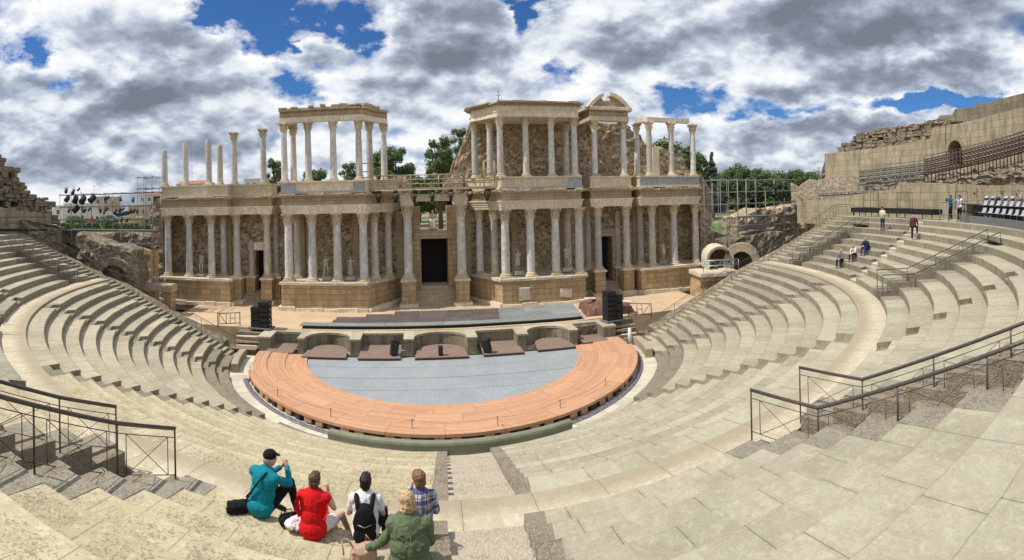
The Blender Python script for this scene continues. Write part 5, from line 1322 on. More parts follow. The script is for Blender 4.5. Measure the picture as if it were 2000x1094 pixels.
# dark benches / crowd barriers along the terrace
for i, (a, b) in enumerate([(1668, 1735), (1738, 1828)]):
    p, q = terr(a, 33.6), terr(b, 33.6); c = (p+q)/2; rz = atan2(q.y-p.y, q.x-p.x); L = (q-p).length
    t = thing('dark_platform', 'long dark platform strip on legs, %s one before the low wall' % ['left', 'right'][i], 'platform', (c.x, c.y, 8.1), rz, 'dark platform strips')
    mb = MB(); mb.box(-L/2, L/2, -.4, .6, .45, .85); mb.build('deck', M_black, t)
    for k in range(6): x = -L/2+.2+k*(L-.4)/5; mb = MB(); mb.box(x-.03, x+.03, -.3, -.24, 0, .45); mb.build('leg', M_rust, t)
for i, (a, b, y0) in enumerate([(1686, 1706, 389), (1752, 1782, 386), (1866, 1890, 381), (1700, 1716, 396)]):
    p, q = terr(a, 34.0), terr(b, 34.0); c = (p+q)/2; rz = atan2(q.y-p.y, q.x-p.x); L = (q-p).length
    t = thing('barrier', 'thin open metal barrier frame, %s of the row on the dark platforms' % ['leftmost', 'widest', 'rightmost', 'smallest'][i], 'barrier', (c.x, c.y, 8.95), rz, 'open metal barriers')
    mb = MB(); mb.tube([(-L/2, 0, 0), (-L/2, 0, 1.3), (L/2, 0, 1.3), (L/2, 0, 0), (-L/2, 0, .02)], .022, 5); mb.tube([(-L/2, 0, .6), (L/2, 0, .6)], .015, 5); mb.build('frame', M_rust, t)
t = thing('terrace_railing', 'thin grey railing in front of the couple on the right terrace', 'railing')
B = [terr(x, 32.9) for x in (1835, 1852, 1869, 1886)]; B = [Vector((p.x, p.y, 8.0)) for p in B]
for b in B: mb = MB(); mb.tube([b, b+Vector((0, 0, 1.5))], .03, 5); mb.build('post', M_galv, t)
mb = MB(); mb.tube([b+Vector((0, 0, 1.5)) for b in B], .03, 5); mb.tube([b+Vector((0, 0, .7)) for b in B], .02, 5); mb.build('rail', M_galv, t)

# ============================================================ LEFT RUIN MOUND
block_ruin('weathered brown ruin tower of layered rubble at the far left', 36.6, [(-60, 250), (-10, 285), (0, 291), (8, 300), (24, 310), (30, 326), (46, 331), (43, 352), (60, 376), (75, 384), (96, 388), (104, 412), (114, 436), (116, 452)], 5.5, 3.4, .5, seed=9, back=.10, name='ruin_tower')
curved_wall('terrace_wall', 35.6, .6, [(-40, 403), (0, 404), (30, 410), (100, 418)], 7.2, M_ashw, 'stained ashlar wall at the foot of the left ruin', 'stone wall')
rubble_ring('low crumbling rubble wall between the left seating and the scaffolding', 34.0, [(60, 430), (100, 440), (150, 446), (170, 462), (185, 470)], 2.5, 2.5, .4, .35, .3, seed=12, cat='ruined wall', name='rubble_wall')
t = thing('dark_platform', 'dark platform strip with thin rails at the top of the left seating', 'platform', tuple(Vector((terr(25, 33.9).x, terr(25, 33.9).y, 8.1))), radians(-52+90))
mb = MB(); mb.box(-3, 3, -.5, .5, .3, .5); mb.build('deck', M_black, t)
mb = MB(); [mb.tube([(x, -.4, 0), (x, -.4, 1.5)], .025, 5) for x in (-2.9, -1, 1, 2.9)]; mb.tube([(-2.9, -.4, 1.5), (2.9, -.4, 1.5)], .025, 5); mb.tube([(-2.9, -.4, .95), (2.9, -.4, .95)], .02, 5); mb.build('rails', M_rust, t)

# ---- side passages beside the stage (left and right)
def rw(label, px0, px1, Y, prof, zb, th_=2.0, res=.35, amp=.25, lay=0, m=None, name='rubble_wall', cat='ruined wall', seed=0):
    x0 = XY(px0, Y); pr = [(XY(a, Y)-x0, ZD(a, b, Y)) for a, b in prof]
    return tag(rough_wall((x0, Y, 0), (1, 0, 0), (0, 1, 0), XY(px1, Y)-x0, th_, zb, lerp_prof(pr), res, amp, lay=lay, name=name, m=m or M_ruin, seed=seed), label, cat)
rw('rubble wall with dark recess beside the left seating edge', 150, 250, 3.0, [(150, 455), (180, 470), (205, 478), (235, 482), (250, 490)], 0, 2.5, .2, .42, seed=20)
rw('ochre masonry pier at the left side passage', 248, 292, 6.0, [(248, 486), (268, 483), (292, 490)], 0, 1.5, .35, .12, m=M_ash, seed=21, name='masonry_pier', cat='masonry pier')
rw('low heap of broken masonry under the left scaffolding', 130, 300, 12.0, [(130, 455), (190, 462), (230, 452), (262, 458), (300, 464)], 0, 3.0, .45, .4, seed=22)
mb = MB(); p = at(200, 520, 4.2)
# vaulted opening on the left
def vault(label, cx, cy, z0, w, h, dep, rz, m, thick=.55, inner=None, name='vaulted_opening', cat='arch'):
    t = thing(name, label, cat, (cx, cy, z0), rz); n = 14; V = []; F = []
    R0_ = w/2; mb = MB()
    pts = [(-R0_, 0)]+[(-R0_*cos(pi*i/n), h-R0_+R0_*sin(pi*i/n)) for i in range(n+1)]+[(R0_, 0)]
    po = [(-R0_-thick, 0)]+[(-(R0_+thick)*cos(pi*i/n), h-R0_+(R0_+thick)*sin(pi*i/n)) for i in range(n+1)]+[(R0_+thick, 0)]
    k = len(pts)
    for y in (0, dep):
        for a in (pts, po): V += [(x, y, z) for x, z in a]
    for i in range(k-1):
        F += [(k+i, k+i+1, i+1, i), (2*k+i, 2*k+i+1, 3*k+i+1, 3*k+i), (i, i+1, 2*k+i+1, 2*k+i), (k+i+1, k+i, 3*k+i, 3*k+i+1)]
    mb.add(V, F); mb.build('arch', m, t)
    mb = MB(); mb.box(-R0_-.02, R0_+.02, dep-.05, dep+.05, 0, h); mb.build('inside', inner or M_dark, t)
    return t
a = at(226, 560, 1.3); vault('dark vaulted opening in the rubble beside the left seating', XY(221, 2.6), 2.4, 1.0, 2.6, 4.6, 3.0, radians(8), M_ruin, .6)
t = thing('stone_lintel_frame', 'heavy stone beam on square pillars by the left edge stairway', 'stone frame', (XY(305, 5.5), 5.5, ZS))
mb = MB(); mb.obox((0, 0, ZD(305, 560, 5.5)-ZS), (3.2, 1.2, .62), jit=.04, bev=.04); mb.build('lintel', M_corn, t)
for x in (-1.2, 1.1): mb = MB(); mb.box(x-.32, x+.32, -.4, .5, -.4, ZD(305, 560, 5.5)-ZS-.3); mb.build('pillar', M_ash, t)
def truss(label, p, q, h=.45, group='lighting trusses'):
    p, q = Vector(p), Vector(q); L = (q-p).length; rz = atan2(q.y-p.y, q.x-p.x)
    t = thing('lighting_truss', label, 'truss', tuple(p), rz, group); mb = MB()
    for z in (0, h):
        for y in (0, h*.8): mb.tube([(0, y, z), (L, y, z)], .03, 6)
    n = int(L/.45)
    for i in range(n):
        a, b = L*i/n, L*(i+1)/n
        for y in (0, h*.8): mb.tube([(a, y, 0 if i % 2 else h), (b, y, h if i % 2 else 0)], .014, 4)
        mb.tube([(a, 0, h if i % 2 else 0), (b, h*.8, h if i % 2 else 0)], .014, 4)
    mb.build('chords', M_al, t)
    for x in (.05, L-.05): mb = MB(); mb.tube([(x, 0, -.9), (x, 0, h)], .03, 6); mb.build('leg', M_al, t)
    return t
M_al = plain('aluminium', (.42, .43, .45), .4, .7)
truss('bright aluminium truss lying over the stone beam on the left', (XY(262, 5.0), 5.0, ZD(262, 552, 5.0)), (XY(320, 5.6), 5.6, ZD(320, 545, 5.6)))
truss('bright aluminium truss in front of the cream arch on the right', (XY(1370, 5.0), 5.0, ZD(1370, 521, 5.0)), (XY(1440, 4.2), 4.2, ZD(1440, 527, 4.2)))
# right: ledge, cream arch, stone arch
t = thing('stone_ledge', 'pale weathered stone ledge supporting the truss on the right', 'stone ledge')
x0, x1 = XY(1362, 5.2), XY(1436, 4.6); zl = ZD(1400, 531, 5.0)
mb = MB(); edge_blocks(mb, [(x0, 5.0), (x1, 4.4)], zl-.35, zl, .2, 3.0, 1.2, .05, 0, .1); mb.build('slabs', M_trim, t)
mb = MB(); edge_blocks(mb, [(x0+.3, 5.2), (x1, 4.6)], zl-.75, zl-.35, .1, 2.6, 1.0, .08, 0, .2); mb.build('lower_slabs', M_corn, t)
rough_wall((x0+.4, 5.6, 0), (1, 0, 0), (0, 1, 0), 3.2, 2.0, 0, lambda u: zl-.7, .35, .15, name='support_wall', m=M_ash, parent=t)
vc = thing('cream_arch', 'smooth cream barrel arch standing in the right side passage', 'arch', (XY(1404, 6.4), 6.4, zl-.1), radians(-22))
mb = MB(); n = 20; Rr = 1.28; V = []; F = []
for y, r1, r2 in ((0, Rr-.28, Rr), (3.2, Rr-.28, Rr)):
    for r in (r1, r2): V += [(-r, y, 0)]+[(-r*cos(pi*i/n), y, .9+r*sin(pi*i/n)) for i in range(n+1)]+[(r, y, 0)]
k = n+3
for i in range(k-1): F += [(k+i, k+i+1, i+1, i), (2*k+i, 2*k+i+1, 3*k+i+1, 3*k+i), (i, i+1, 2*k+i+1, 2*k+i), (k+i+1, k+i, 3*k+i, 3*k+i+1)]
mb.add(V, F, False); M_creamp = plain('cream_render', (.62, .56, .44), .8); mb.build('barrel', M_creamp, vc)
for rr in (Rr-.10, Rr-.24):
    mb = MB(); mb.tube([(-rr*cos(pi*i/n), -.03, .9+rr*sin(pi*i/n)) for i in range(n+1)], .02, 4); mb.build('rim_moulding', plain('dark_rim', (.12, .10, .08), .8) if 'dark_rim' not in MATS else MATS['dark_rim'], vc)
mb = MB(); mb.box(-Rr+.3, Rr-.3, 2.9, 3.0, 0, 1.9); mb.build('inside_wall', plain('ochre_wall', (.30, .17, .08), .9), vc)
for i, (x, z) in enumerate([(-.95, 1.0), (.75, 1.6), (1.0, .7), (0, 1.75)]):
    q = thing('spotlight', 'small black spotlight inside the cream arch, %s one' % ['left', 'upper right', 'lower right', 'topmost'][i], 'spotlight', tuple(vc.location+Matrix.Rotation(radians(-22), 3, 'Z') @ Vector((x*.85, -.1, z))), .5*i, 'spotlights in the cream arch')
    mb = MB(); mb.obox((0, 0, 0), (.2, .3, .22), 0, .4, bev=.02); mb.lathe((0, -.1, -.15), [(.09, 0), (.11, .08)], 8); mb.build('housing', M_black, q)
sa = vault('old stone arch with radial blocks beside the cream arch', XY(1446, 5.6), 5.6, zl-.1, 1.9, 1.6, 1.2, radians(-35), M_ashw, .75)
rw('rubble mass over the right side passage below the scaffolding', 1425, 1530, 7.5, [(1425, 470), (1450, 464), (1480, 458), (1500, 452), (1530, 452)], 1, 4, .4, .3, seed=30)
rw('rubble wall behind the right scaffolding', 1440, 1590, 13.0, [(1440, 425), (1470, 414), (1485, 405), (1500, 412), (1530, 405), (1590, 395)], 3, 3, .45, .45, m=M_rub, seed=31)
rw('low rubble wall beside the right end of the stage building', 1388, 1450, 11.0, [(1388, 452), (1410, 458), (1430, 462), (1450, 470)], 1, 3, .45, .3, seed=32)
mb = MB(); 
for i in range(21):
    for j in range(6):
        x, y = 24+i*2.2, 17+j*4.0; mb.v.append((x, y, 4.2+.35*j+.6*noise.noise(Vector((x*.1, y*.1, 0)))))
for i in range(20):
    for j in range(5): q = i*6+j; mb.f.append((q, q+6, q+7, q+1)); mb.sm.append(True); mb.uv.append(None); mb.mi.append(0)
tag(mb.build('lawn', M_grass), kind='structure')

# ============================================================ SCAFFOLDS AND LAMPS
def lamp(loc, rz, s=1.0, kind=0, label='', group='stage lamps on the scaffolding', hang=True):
    t = thing('stage_lamp', label, 'stage lamp', tuple(loc), rz, group)
    s *= .72
    mb = MB(); mb.tube([(-.16*s, 0, 0), (-.16*s, 0, -.22*s)], .015, 4); mb.tube([(.16*s, 0, 0), (.16*s, 0, -.22*s)], .015, 4); mb.tube([(-.16*s, 0, 0), (.16*s, 0, 0)], .015, 4); mb.tube([(0, 0, 0), (0, 0, .08*s)], .02, 5); mb.build('yoke', M_black, t)
    mb = MB(); a = Vector((0, .12, .10))*s; b = Vector((0, -.26, -.22))*s; c = Vector((0, 0, -.22*s))
    mb.tube([c+a, c+a*.3, c+b*.5, c+b], [.08*s, .13*s, .13*s, .16*s] if kind == 0 else [.16*s, .2*s, .2*s, .22*s], 10); mb.build('housing', M_black, t)
    mb = MB(); mb.tube([c+b*1.01, c+b*1.05], [.13*s, .12*s], 10); mb.build('lens', M_lens, t)
    return t
M_lens = plain('dark_glass', (.05, .055, .07), .12, spec=.8)
def scaffold(label, px_posts, Y, levels, zb, dep=1.6, planks=(), diags=()):
    t = thing('scaffold', label, 'scaffold')
    for i, (px, py) in enumerate(px_posts):
        for dy in (0, dep):
            x = XY(px, Y); mb = MB(); mb.tube([(x, Y+dy, zb), (x, Y+dy, ZD(px, py, Y))], .03, 6); mb.build('upright', M_galv, t)
    xa, xb = XY(px_posts[0][0], Y), XY(px_posts[-1][0], Y)
    for z in levels:
        for dy in (0, dep): mb = MB(); mb.tube([(xa-.2, Y+dy+.05, z), (xb+.2, Y+dy+.05, z)], .028, 6); mb.build('ledger', M_galv, t)
        for px, _ in px_posts: mb = MB(); mb.tube([(XY(px, Y)+.05, Y-.1, z+.06), (XY(px, Y)+.05, Y+dep+.1, z+.06)], .03, 5); mb.build('transom', M_galv, t)
    for a, b, z0, z1 in diags: mb = MB(); mb.tube([(XY(a, Y), Y-.06, z0), (XY(b, Y), Y-.06, z1)], .03, 5); mb.build('brace', M_galv, t)
    for a, b, z in planks: mb = MB(); mb.box(XY(a, Y), XY(b, Y), Y+.1, Y+dep-.1, z+.09, z+.14); mb.build('plank', M_galv, t)
    return t
YL = 6.5
lv = [ZD(200, y, YL) for y in (379, 404, 430, 452, 478)]
scaffold('tall grey tube scaffold hung with black lamps left of the stage', [(117, 374), (139, 372), (160, 376), (178, 377), (202, 378), (220, 378), (236, 378), (262, 380), (282, 380), (298, 378)], YL, lv, 1.0, planks=[(120, 298, lv[3]), (120, 298, lv[4])], diags=[(160, 190, lv[2], lv[4]), (190, 235, lv[2], lv[4]-1), (280, 250, lv[2], lv[4]-1.5)])
scaffold('narrow scaffold tower top at the right end of the left scaffold', [(269, 343), (281, 345), (297, 343)], YL+2.2, [ZD(280, 347, YL+2.2), ZD(280, 369, YL+2.2)], 8.0)
k = 0
PL = [(132, 372, 1.5, 0), (146, 374, 1.5, 0), (157, 372, 1.0, 0), (134, 388, 1.6, 1), (150, 388, 1.9, 1), (165, 388, 2.0, 1), (184, 386, 2.0, 1), (137, 412, 1.2, 0), (152, 406, 2.0, 1), (168, 412, 1.3, 0), (177, 411, 1.0, 0),
      (198, 413, 1.1, 0), (206, 415, 1.1, 0), (212, 410, 1.0, 0), (208, 388, 1.2, 0), (214, 388, 1.0, 0), (228, 414, 1.3, 0), (236, 411, 1.2, 0), (243, 410, 1.0, 0), (237, 390, 1.1, 0), (256, 414, 1.2, 0), (264, 412, 1.2, 0), (262, 391, 1.2, 0), (239, 432, 1.0, 0), (250, 432, 1.0, 0)]
names = ['on top of its left end', 'topmost in the cluster', 'on a short arm above the big cluster', 'large square one at far left of the cluster', 'large one under the cluster top', 'largest in the cluster middle', 'large one at the right of the cluster', 'tilted one low at the left', 'big barrel low in the cluster', 'tilted beside the low barrel', 'small one right of the low barrel', 'first of three on the middle tube', 'second of three on the middle tube', 'third of three on the middle tube', 'upper middle, left of a pair', 'upper middle, right of a pair', 'first of the blue cloth group', 'second of the blue cloth group', 'third of the blue cloth group', 'single one above the blue cloth', 'left of the last low pair', 'right of the last low pair', 'single one at the upper right', 'left of two on the lowest tube', 'right of two on the lowest tube']
for (px, py, s, kd), nm in zip(PL, names):
    lamp((XY(px, YL), YL-.15, ZD(px, py-6, YL)), random.uniform(-.6, .6), s, kd, 'black stage lamp on the left scaffold, '+nm)
YR = 8.0
lvr = [ZD(1470, y, YR) for y in (352, 375, 398, 425, 443)]
scaffold('wide grey tube scaffold hung with black lamps right of the stage', [(1392, 357), (1407, 354), (1420, 352), (1441, 352), (1458, 350), (1475, 350), (1495, 350), (1513, 349), (1530, 349), (1551, 348)], YR, lvr, 1.5, planks=[(1452, 1510, lvr[3]), (1452, 1510, lvr[4])], diags=[(1455, 1485, lvr[4], lvr[2]), (1487, 1520, lvr[4], lvr[2]), (1395, 1420, lvr[4]-1, lvr[3])])
for i, (px, py, s, kd) in enumerate([(1415, 384, 1.2, 0), (1424, 386, 1.2, 0), (1442, 382, 1.2, 0), (1450, 386, 1.1, 0), (1468, 384, 1.2, 0), (1476, 382, 1.3, 0), (1503, 380, 1.4, 1), (1512, 386, 1.6, 1), (1522, 384, 1.5, 1), (1530, 382, 1.4, 1), (1490, 358, 1.4, 1), (1500, 360, 1.5, 1), (1511, 366, 1.6, 1), (1521, 362, 1.6, 1), (1532, 364, 1.6, 1), (1526, 345, 1.2, 0), (1543, 344, 1.4, 1), (1415, 362, .9, 0), (1444, 361, 1.0, 0), (1468, 360, 1.0, 0)]):
    nm = ['leftmost on the lower tube', 'second on the lower tube', 'left of the lower middle pair', 'right of the lower middle pair', 'left of the pair before the ruin', 'right of the pair before the ruin', 'first in the lower dense group', 'second in the lower dense group', 'third in the lower dense group', 'last in the lower dense group', 'first in the upper dense group', 'second in the upper dense group', 'large one in the upper dense group', 'fourth in the upper dense group', 'last in the upper dense group', 'left one standing on top', 'right one standing on top', 'small one at upper left', 'small one at upper middle', 'small one beside the upper group'][i]
    lamp((XY(px, YR), YR-.15, ZD(px, py-6, YR)), random.uniform(-.6, .6), s, kd, 'black stage lamp on the right scaffold, '+nm)
# blue cloth on the left scaffold
mb = MB(); mb.obox((XY(240, YL), YL-.1, ZD(240, 418, YL)), (1.3, .2, .3), jit=.08, ry=-.2); tag(mb.build('blue_cloth', plain('blue_cloth', (.02, .07, .24), .8)), 'blue cloth bundled on the left scaffold tube', 'cloth')
# ============================================================ CAT WALK OVER THE CENTRAL DOORWAY
M_bei = plain('beige_painted_steel', (.42, .36, .25), .55, .2)
YK = 9.9
xa, xb = XY(722, YK), XY(966, YK); zk = 11.45
t = thing('lighting_walkway', 'beige railed walkway hung with lamps across the central doorway', 'walkway')
mb = MB(); mb.box(xa, xb, YK, YK+.9, zk-.10, zk); mb.box(xa, xb, YK-.06, YK, zk-.16, zk+.05); mb.build('deck', M_bei, t)
for x in [xa+(xb-xa)*i/9 for i in range(10)]:
    for yy in (YK, YK+.88): mb = MB(); mb.tube([(x, yy, zk), (x, yy, zk+1.12)], .03, 5); mb.build('post', M_bei, t)
for dz in (.38, .75, 1.12):
    for yy in (YK, YK+.88): mb = MB(); mb.tube([(xa, yy, zk+dz), (xb, yy, zk+dz)], .03, 5); mb.build('rail', M_bei, t)
for i, px in enumerate((716, 957)):
    q = thing('ladder_cage', 'small beige ladder cage at the %s end of the lighting walkway' % ['left', 'right'][i], 'ladder', (XY(px, YK), YK-.1, zk), 0, 'ladder cages')
    mb = MB()
    for x in (-.45, .45):
        for y in (0, .7): mb.tube([(x, y, -.1), (x, y, 2.2)], .03, 5)
    for z in (.5, 1.0, 1.5, 2.2):
        mb.tube([(-.45, 0, z), (.45, 0, z)], .025, 5); mb.tube([(-.45, .7, z), (.45, .7, z)], .025, 5); mb.tube([(-.45, 0, z), (-.45, .7, z)], .025, 5); mb.tube([(.45, 0, z), (.45, .7, z)], .025, 5)
    mb.build('bars', M_bei, q)
def mover(loc, label):
    t = thing('moving_head_lamp', label, 'stage lamp', tuple(loc), 0, 'lamps hanging under the walkway')
    mb = MB(); mb.lathe((0, 0, -.25), [(.17, 0), (.2, .05), (.2, .2), (.12, .25)], 12); mb.build('mount', M_black, t)
    mb = MB(); mb.box(-.24, -.19, -.07, .07, -.72, -.2); mb.box(.19, .24, -.07, .07, -.72, -.2); mb.box(-.24, .24, -.07, .07, -.24, -.18); mb.build('yoke', M_black, t)
    mb = MB(); mb.tube([(0, 0, -.45), (0, -.02, -.62), (0, -.05, -.86), (0, -.07, -1.02)], [.12, .17, .15, .12], 12); mb.build('head', M_black, t)
    mb = MB(); mb.tube([(0, -.071, -1.025), (0, -.075, -1.04)], .10, 12); mb.build('lens', M_lens, t); return t
for i, px in enumerate((740, 773, 809, 844, 880, 917, 951)):
    mover((XY(px, YK), YK-.2, 11.32), 'black moving head lamp under the walkway, %s' % ['leftmost of seven', 'second from the left', 'third from the left', 'middle one above the seated statue', 'third from the right', 'second from the right', 'rightmost of seven'][i])
mb = MB(); mb.tube([(xa, YK-.2, 11.3), (xb, YK-.2, 11.3)], .04, 6); mb.build('lamp_bar', M_bei, t)

# ============================================================ TREES, HEDGE, HOUSES
def leaf_mat(name, a, b_):
    m, nt, b = mat(name); P = pos(nt)
    c = nt.mix(nt.ramp(nt.noise(P, 1.2, 4), [(.35, 0.), (.65, 1.)]), a, b_)
    c = nt.mix(nt.ramp(nt.noise(P, 9, 3), [(.3, 0.), (.8, .5)]), c, tuple(x*.5 for x in a))
    nt.set(b.inputs['Base Color'], c); b.inputs['Roughness'].default_value = .7
    try: b.inputs['Subsurface Weight'].default_value = 0.0
    except Exception: pass
    return m
M_leafA = leaf_mat('broad_leaves', (.10, .15, .045), (.15, .20, .065)); M_leafB = leaf_mat('pine_needles', (.07, .115, .03), (.115, .165, .045)); M_leafC = leaf_mat('blue_conifer', (.075, .105, .075), (.11, .14, .10))
M_bark = plain('bark', (.11, .08, .055), .9, var=.3)
def tree(label, x, y, z0, zt, w, kind='broad', n=2600, seed=0, trunk=.25):
    rnd = random.Random(seed); t = thing('pine_tree' if kind in ('pine', 'conifer') else 'leafy_tree', label, 'tree', (x, y, z0), 0, 'trees beyond the theatre')
    H = zt-z0; mb = MB(); cl = []
    if kind == 'conifer':
        for i in range(80): f = rnd.random()**.8; a = rnd.uniform(0, 2*pi); r = w/2*(1-f)*rnd.uniform(.5, 1); cl.append((r*cos(a), r*sin(a), H*(.12+.86*f), w*.10*(1.4-f)))
    elif kind == 'pine':
        for i in range(80): a = rnd.uniform(0, 2*pi); r = w/2*sqrt(rnd.random())*.9; cl.append((r*cos(a), r*sin(a), H*(.30+.66*sqrt(max(0, 1-(r/(w/2))**2))*rnd.uniform(.15, 1.0)**.7), w*.10))
    else:
        for i in range(58):
            f = rnd.random(); a = rnd.uniform(0, 2*pi); r = w/2*(.35+.65*sin(pi*min(1, f*.9+.08)))*rnd.uniform(.25, 1)
            cl.append((r*cos(a), r*sin(a), H*(trunk+.1+(.88-trunk)*f), w*rnd.uniform(.08, .15)))
    mb.tube([(0, 0, -.3), (.1*rnd.uniform(-1, 1), 0, H*.3), (rnd.uniform(-.3, .3), rnd.uniform(-.3, .3), H*(.9 if kind != 'pine' else .62))], [H*.028, H*.02, H*.005], 7)
    for c in cl[::2]:
        z1 = max(H*.15, c[2]-H*.25) if kind != 'pine' else H*.45
        mb.tube([(0, 0, z1), (c[0]*.5, c[1]*.5, (z1+c[2])/2-.1), c[:3]], [H*.010, H*.006, H*.002], 5)
    mb.build('trunk', M_bark, t)
    mb = MB(); ls = max(.14, w*.026)*(1.0 if kind == 'broad' else .85); per = n//len(cl)
    for c in cl:
        for k in range(per):
            d = Vector((rnd.gauss(0, 1), rnd.gauss(0, 1), rnd.gauss(0, .75))).normalized()*c[3]*rnd.random()**.33*(1.15)
            p = Vector(c[:3])+d; nrm = (d.normalized()+Vector((rnd.uniform(-.8, .8), rnd.uniform(-.8, .8), rnd.uniform(-.3, 1)))).normalized()
            u = nrm.orthogonal().normalized(); u.rotate(Matrix.Rotation(rnd.uniform(0, 6.28), 3, nrm)); v = nrm.cross(u); s = ls*rnd.uniform(.6, 1.5)
            mb.add([p-u*s, p-v*s*.6, p+u*s, p+v*s*.6], [(0, 1, 2, 3)])
    mb.build('crown', {'pine': M_leafB, 'conifer': M_leafC}.get(kind, M_leafA), t)
    return t
TR = [(537, 306, 30, 66, 'broad', 'rounded leafy tree behind the tallest pair of lone columns'), (617, 332, 44, 90, 'broad', 'small leafy tree low between the upper left columns'), (683, 320, 40, 84, 'broad', 'leafy tree peeping behind the right part of the upper left portico'),
      (742, 300, 46, 78, 'broad', 'leafy tree half hidden by the last upper left columns'), (772, 290, 56, 72, 'broad', 'large dark leafy tree just right of the upper left portico'), (803, 318, 36, 80, 'broad', 'low leafy tree left of the walkway gap'), (860, 262, 50, 58, 'broad', 'tall loose poplar rising above the lighting walkway'),
      (898, 252, 44, 62, 'broad', 'tall green tree behind the ruined left slope of the upper wall'), (848, 345, 50, 75, 'broad', 'green tree seen through the window over the doorway'), (880, 330, 60, 66, 'broad', 'bushy tree low behind the tall poplar'), (820, 356, 60, 95, 'broad', 'far hedge-like tree behind the walkway'),
      (1314, 262, 92, 62, 'pine', 'large umbrella pine behind the far right upper columns'), (1358, 290, 56, 66, 'pine', 'dark pine right of the far right upper columns'), (1392, 296, 44, 62, 'conifer', 'blue grey conifer beside the right end of the stage building'), (1228, 245, 20, 70, 'broad', 'leafy tree top peeping right of the round pediment'),
      (1438, 318, 62, 80, 'pine', 'round headed pine left of three on the right skyline'), (1484, 326, 64, 84, 'pine', 'round headed pine in the middle of the right skyline'), (1538, 330, 46, 86, 'pine', 'small round headed pine on the right skyline'), (1566, 328, 52, 84, 'pine', 'rightmost round headed pine before the high wall'), (1515, 344, 40, 100, 'pine', 'far pine filling the gap on the right skyline'),
      (145, 425, 30, 85, 'broad', 'small green tree behind the left scaffold'), (211, 424, 30, 88, 'broad', 'small bright tree right of centre behind the left scaffold'), (288, 430, 22, 90, 'broad', 'small tree by the yellow house behind the left scaffold')]
for i, (px, pt, wpx, Y, kd, lab) in enumerate(TR):
    x = XY(px, Y); z0 = terrain_z(x, Y)-.2; d = (Y-CY)/cos(waz(px)); tree(lab, x, Y, z0, ZD(px, pt, Y), wpx*d/FPX*(1.4 if kd == 'broad' else 1.3), kd, n=11000 if wpx > 40 else 6500, seed=i+3)
for i, (px, pt, wpx, Y) in enumerate([(1425, 340, 75, 108), (1462, 345, 70, 116), (1500, 340, 80, 112), (1545, 345, 60, 118), (1585, 342, 70, 112), (1398, 345, 46, 90)]):
    x = XY(px, Y); z0 = terrain_z(x, Y)-.2; tree('dense green tree filling the wood behind the right scaffold, %s' % ['far left one', 'second from the left', 'middle one', 'second from the right', 'far right one', 'one beside the stage building'][i], x, Y, z0, ZD(px, pt, Y), wpx*(Y-CY)/cos(waz(px))/FPX*1.25, 'broad', n=7000, seed=60+i, trunk=.0)
# hedge
mb = MB(); x0, x1 = XY(118, 62), XY(300, 62); zt = ZD(200, 437, 62); rnd = random.Random(5)
for k in range(14000):
    x = rnd.uniform(x0, x1); y = 62+rnd.uniform(-1.2, 1.2); z = rnd.uniform(3.2, zt)+rnd.uniform(-.15, .15); s = rnd.uniform(.12, .3)
    if rnd.random() < .5: y = 60.8+rnd.uniform(-.15, .1)
    u = Vector((rnd.gauss(0, 1), rnd.gauss(0, 1), rnd.gauss(0, 1))).normalized(); v = u.orthogonal().normalized(); p = Vector((x, y, z)); mb.add([p-u*s, p-v*s, p+u*s, p+v*s], [(0, 1, 2, 3)])
mb.box(x0, x1, 61.1, 62.8, 2.8, zt-.2); tag(mb.build('hedge', M_leafA), 'long clipped green hedge behind the left scaffold', 'hedge')
# houses
M_white = plain('white_house_wall', (.62, .60, .56), .85, var=.06, scale=.6); M_yel = plain('yellow_house_wall', (.60, .44, .20), .85, var=.08, scale=.6); M_tanh = plain('tan_house_wall', (.45, .36, .26), .85, var=.1, scale=.6)
M_redh = plain('red_brick_house_wall', (.36, .16, .10), .85, var=.1, scale=.6); M_roof = plain('clay_roof', (.35, .15, .09), .85, var=.3, scale=3); M_win = plain('dark_window', (.04, .045, .05), .2, spec=.7)
def house(label, px0, px1, ptop, Y, m, roof=None, nw=3, rows=2, dep=8):
    x0, x1 = XY(px0, Y), XY(px1, Y); zt = ZD((px0+px1)/2, ptop, Y); z0 = terrain_z((x0+x1)/2, Y)-.3
    t = thing('house', label, 'house', ((x0+x1)/2, Y, z0), 0, 'houses beyond the theatre'); w = (x1-x0)/2; h = zt-z0
    if roof: h -= 1.2
    mb = MB(); mb.box(-w, w, 0, dep, 0, h); mb.build('wall', m, t)
    if roof:
        mb = MB(); V = [(-w-.3, -.4, h), (w+.3, -.4, h), (w+.3, dep+.4, h), (-w-.3, dep+.4, h), (-w+.2, dep/2, h+1.2), (w-.2, dep/2, h+1.2)]
        mb.add(V, [(0, 1, 5, 4), (2, 3, 4, 5), (1, 2, 5), (3, 0, 4), (3, 2, 1, 0)]); mb.build('roof', roof, t)
    else: mb = MB(); mb.box(-w-.1, w+.1, -.1, .2, h, h+.25); mb.box(-w, w, .2, dep, h-.05, h+.05); mb.build('parapet', m, t)
    for r in range(rows):
        for i in range(nw):
            x = -w+(i+.5)*2*w/nw; z = h-1.9-r*2.8
            if z < .5: continue
            mb = MB(); mb.box(x-.5, x+.5, -.05, .1, z-.6, z+.7); mb.build('window', M_win, t)
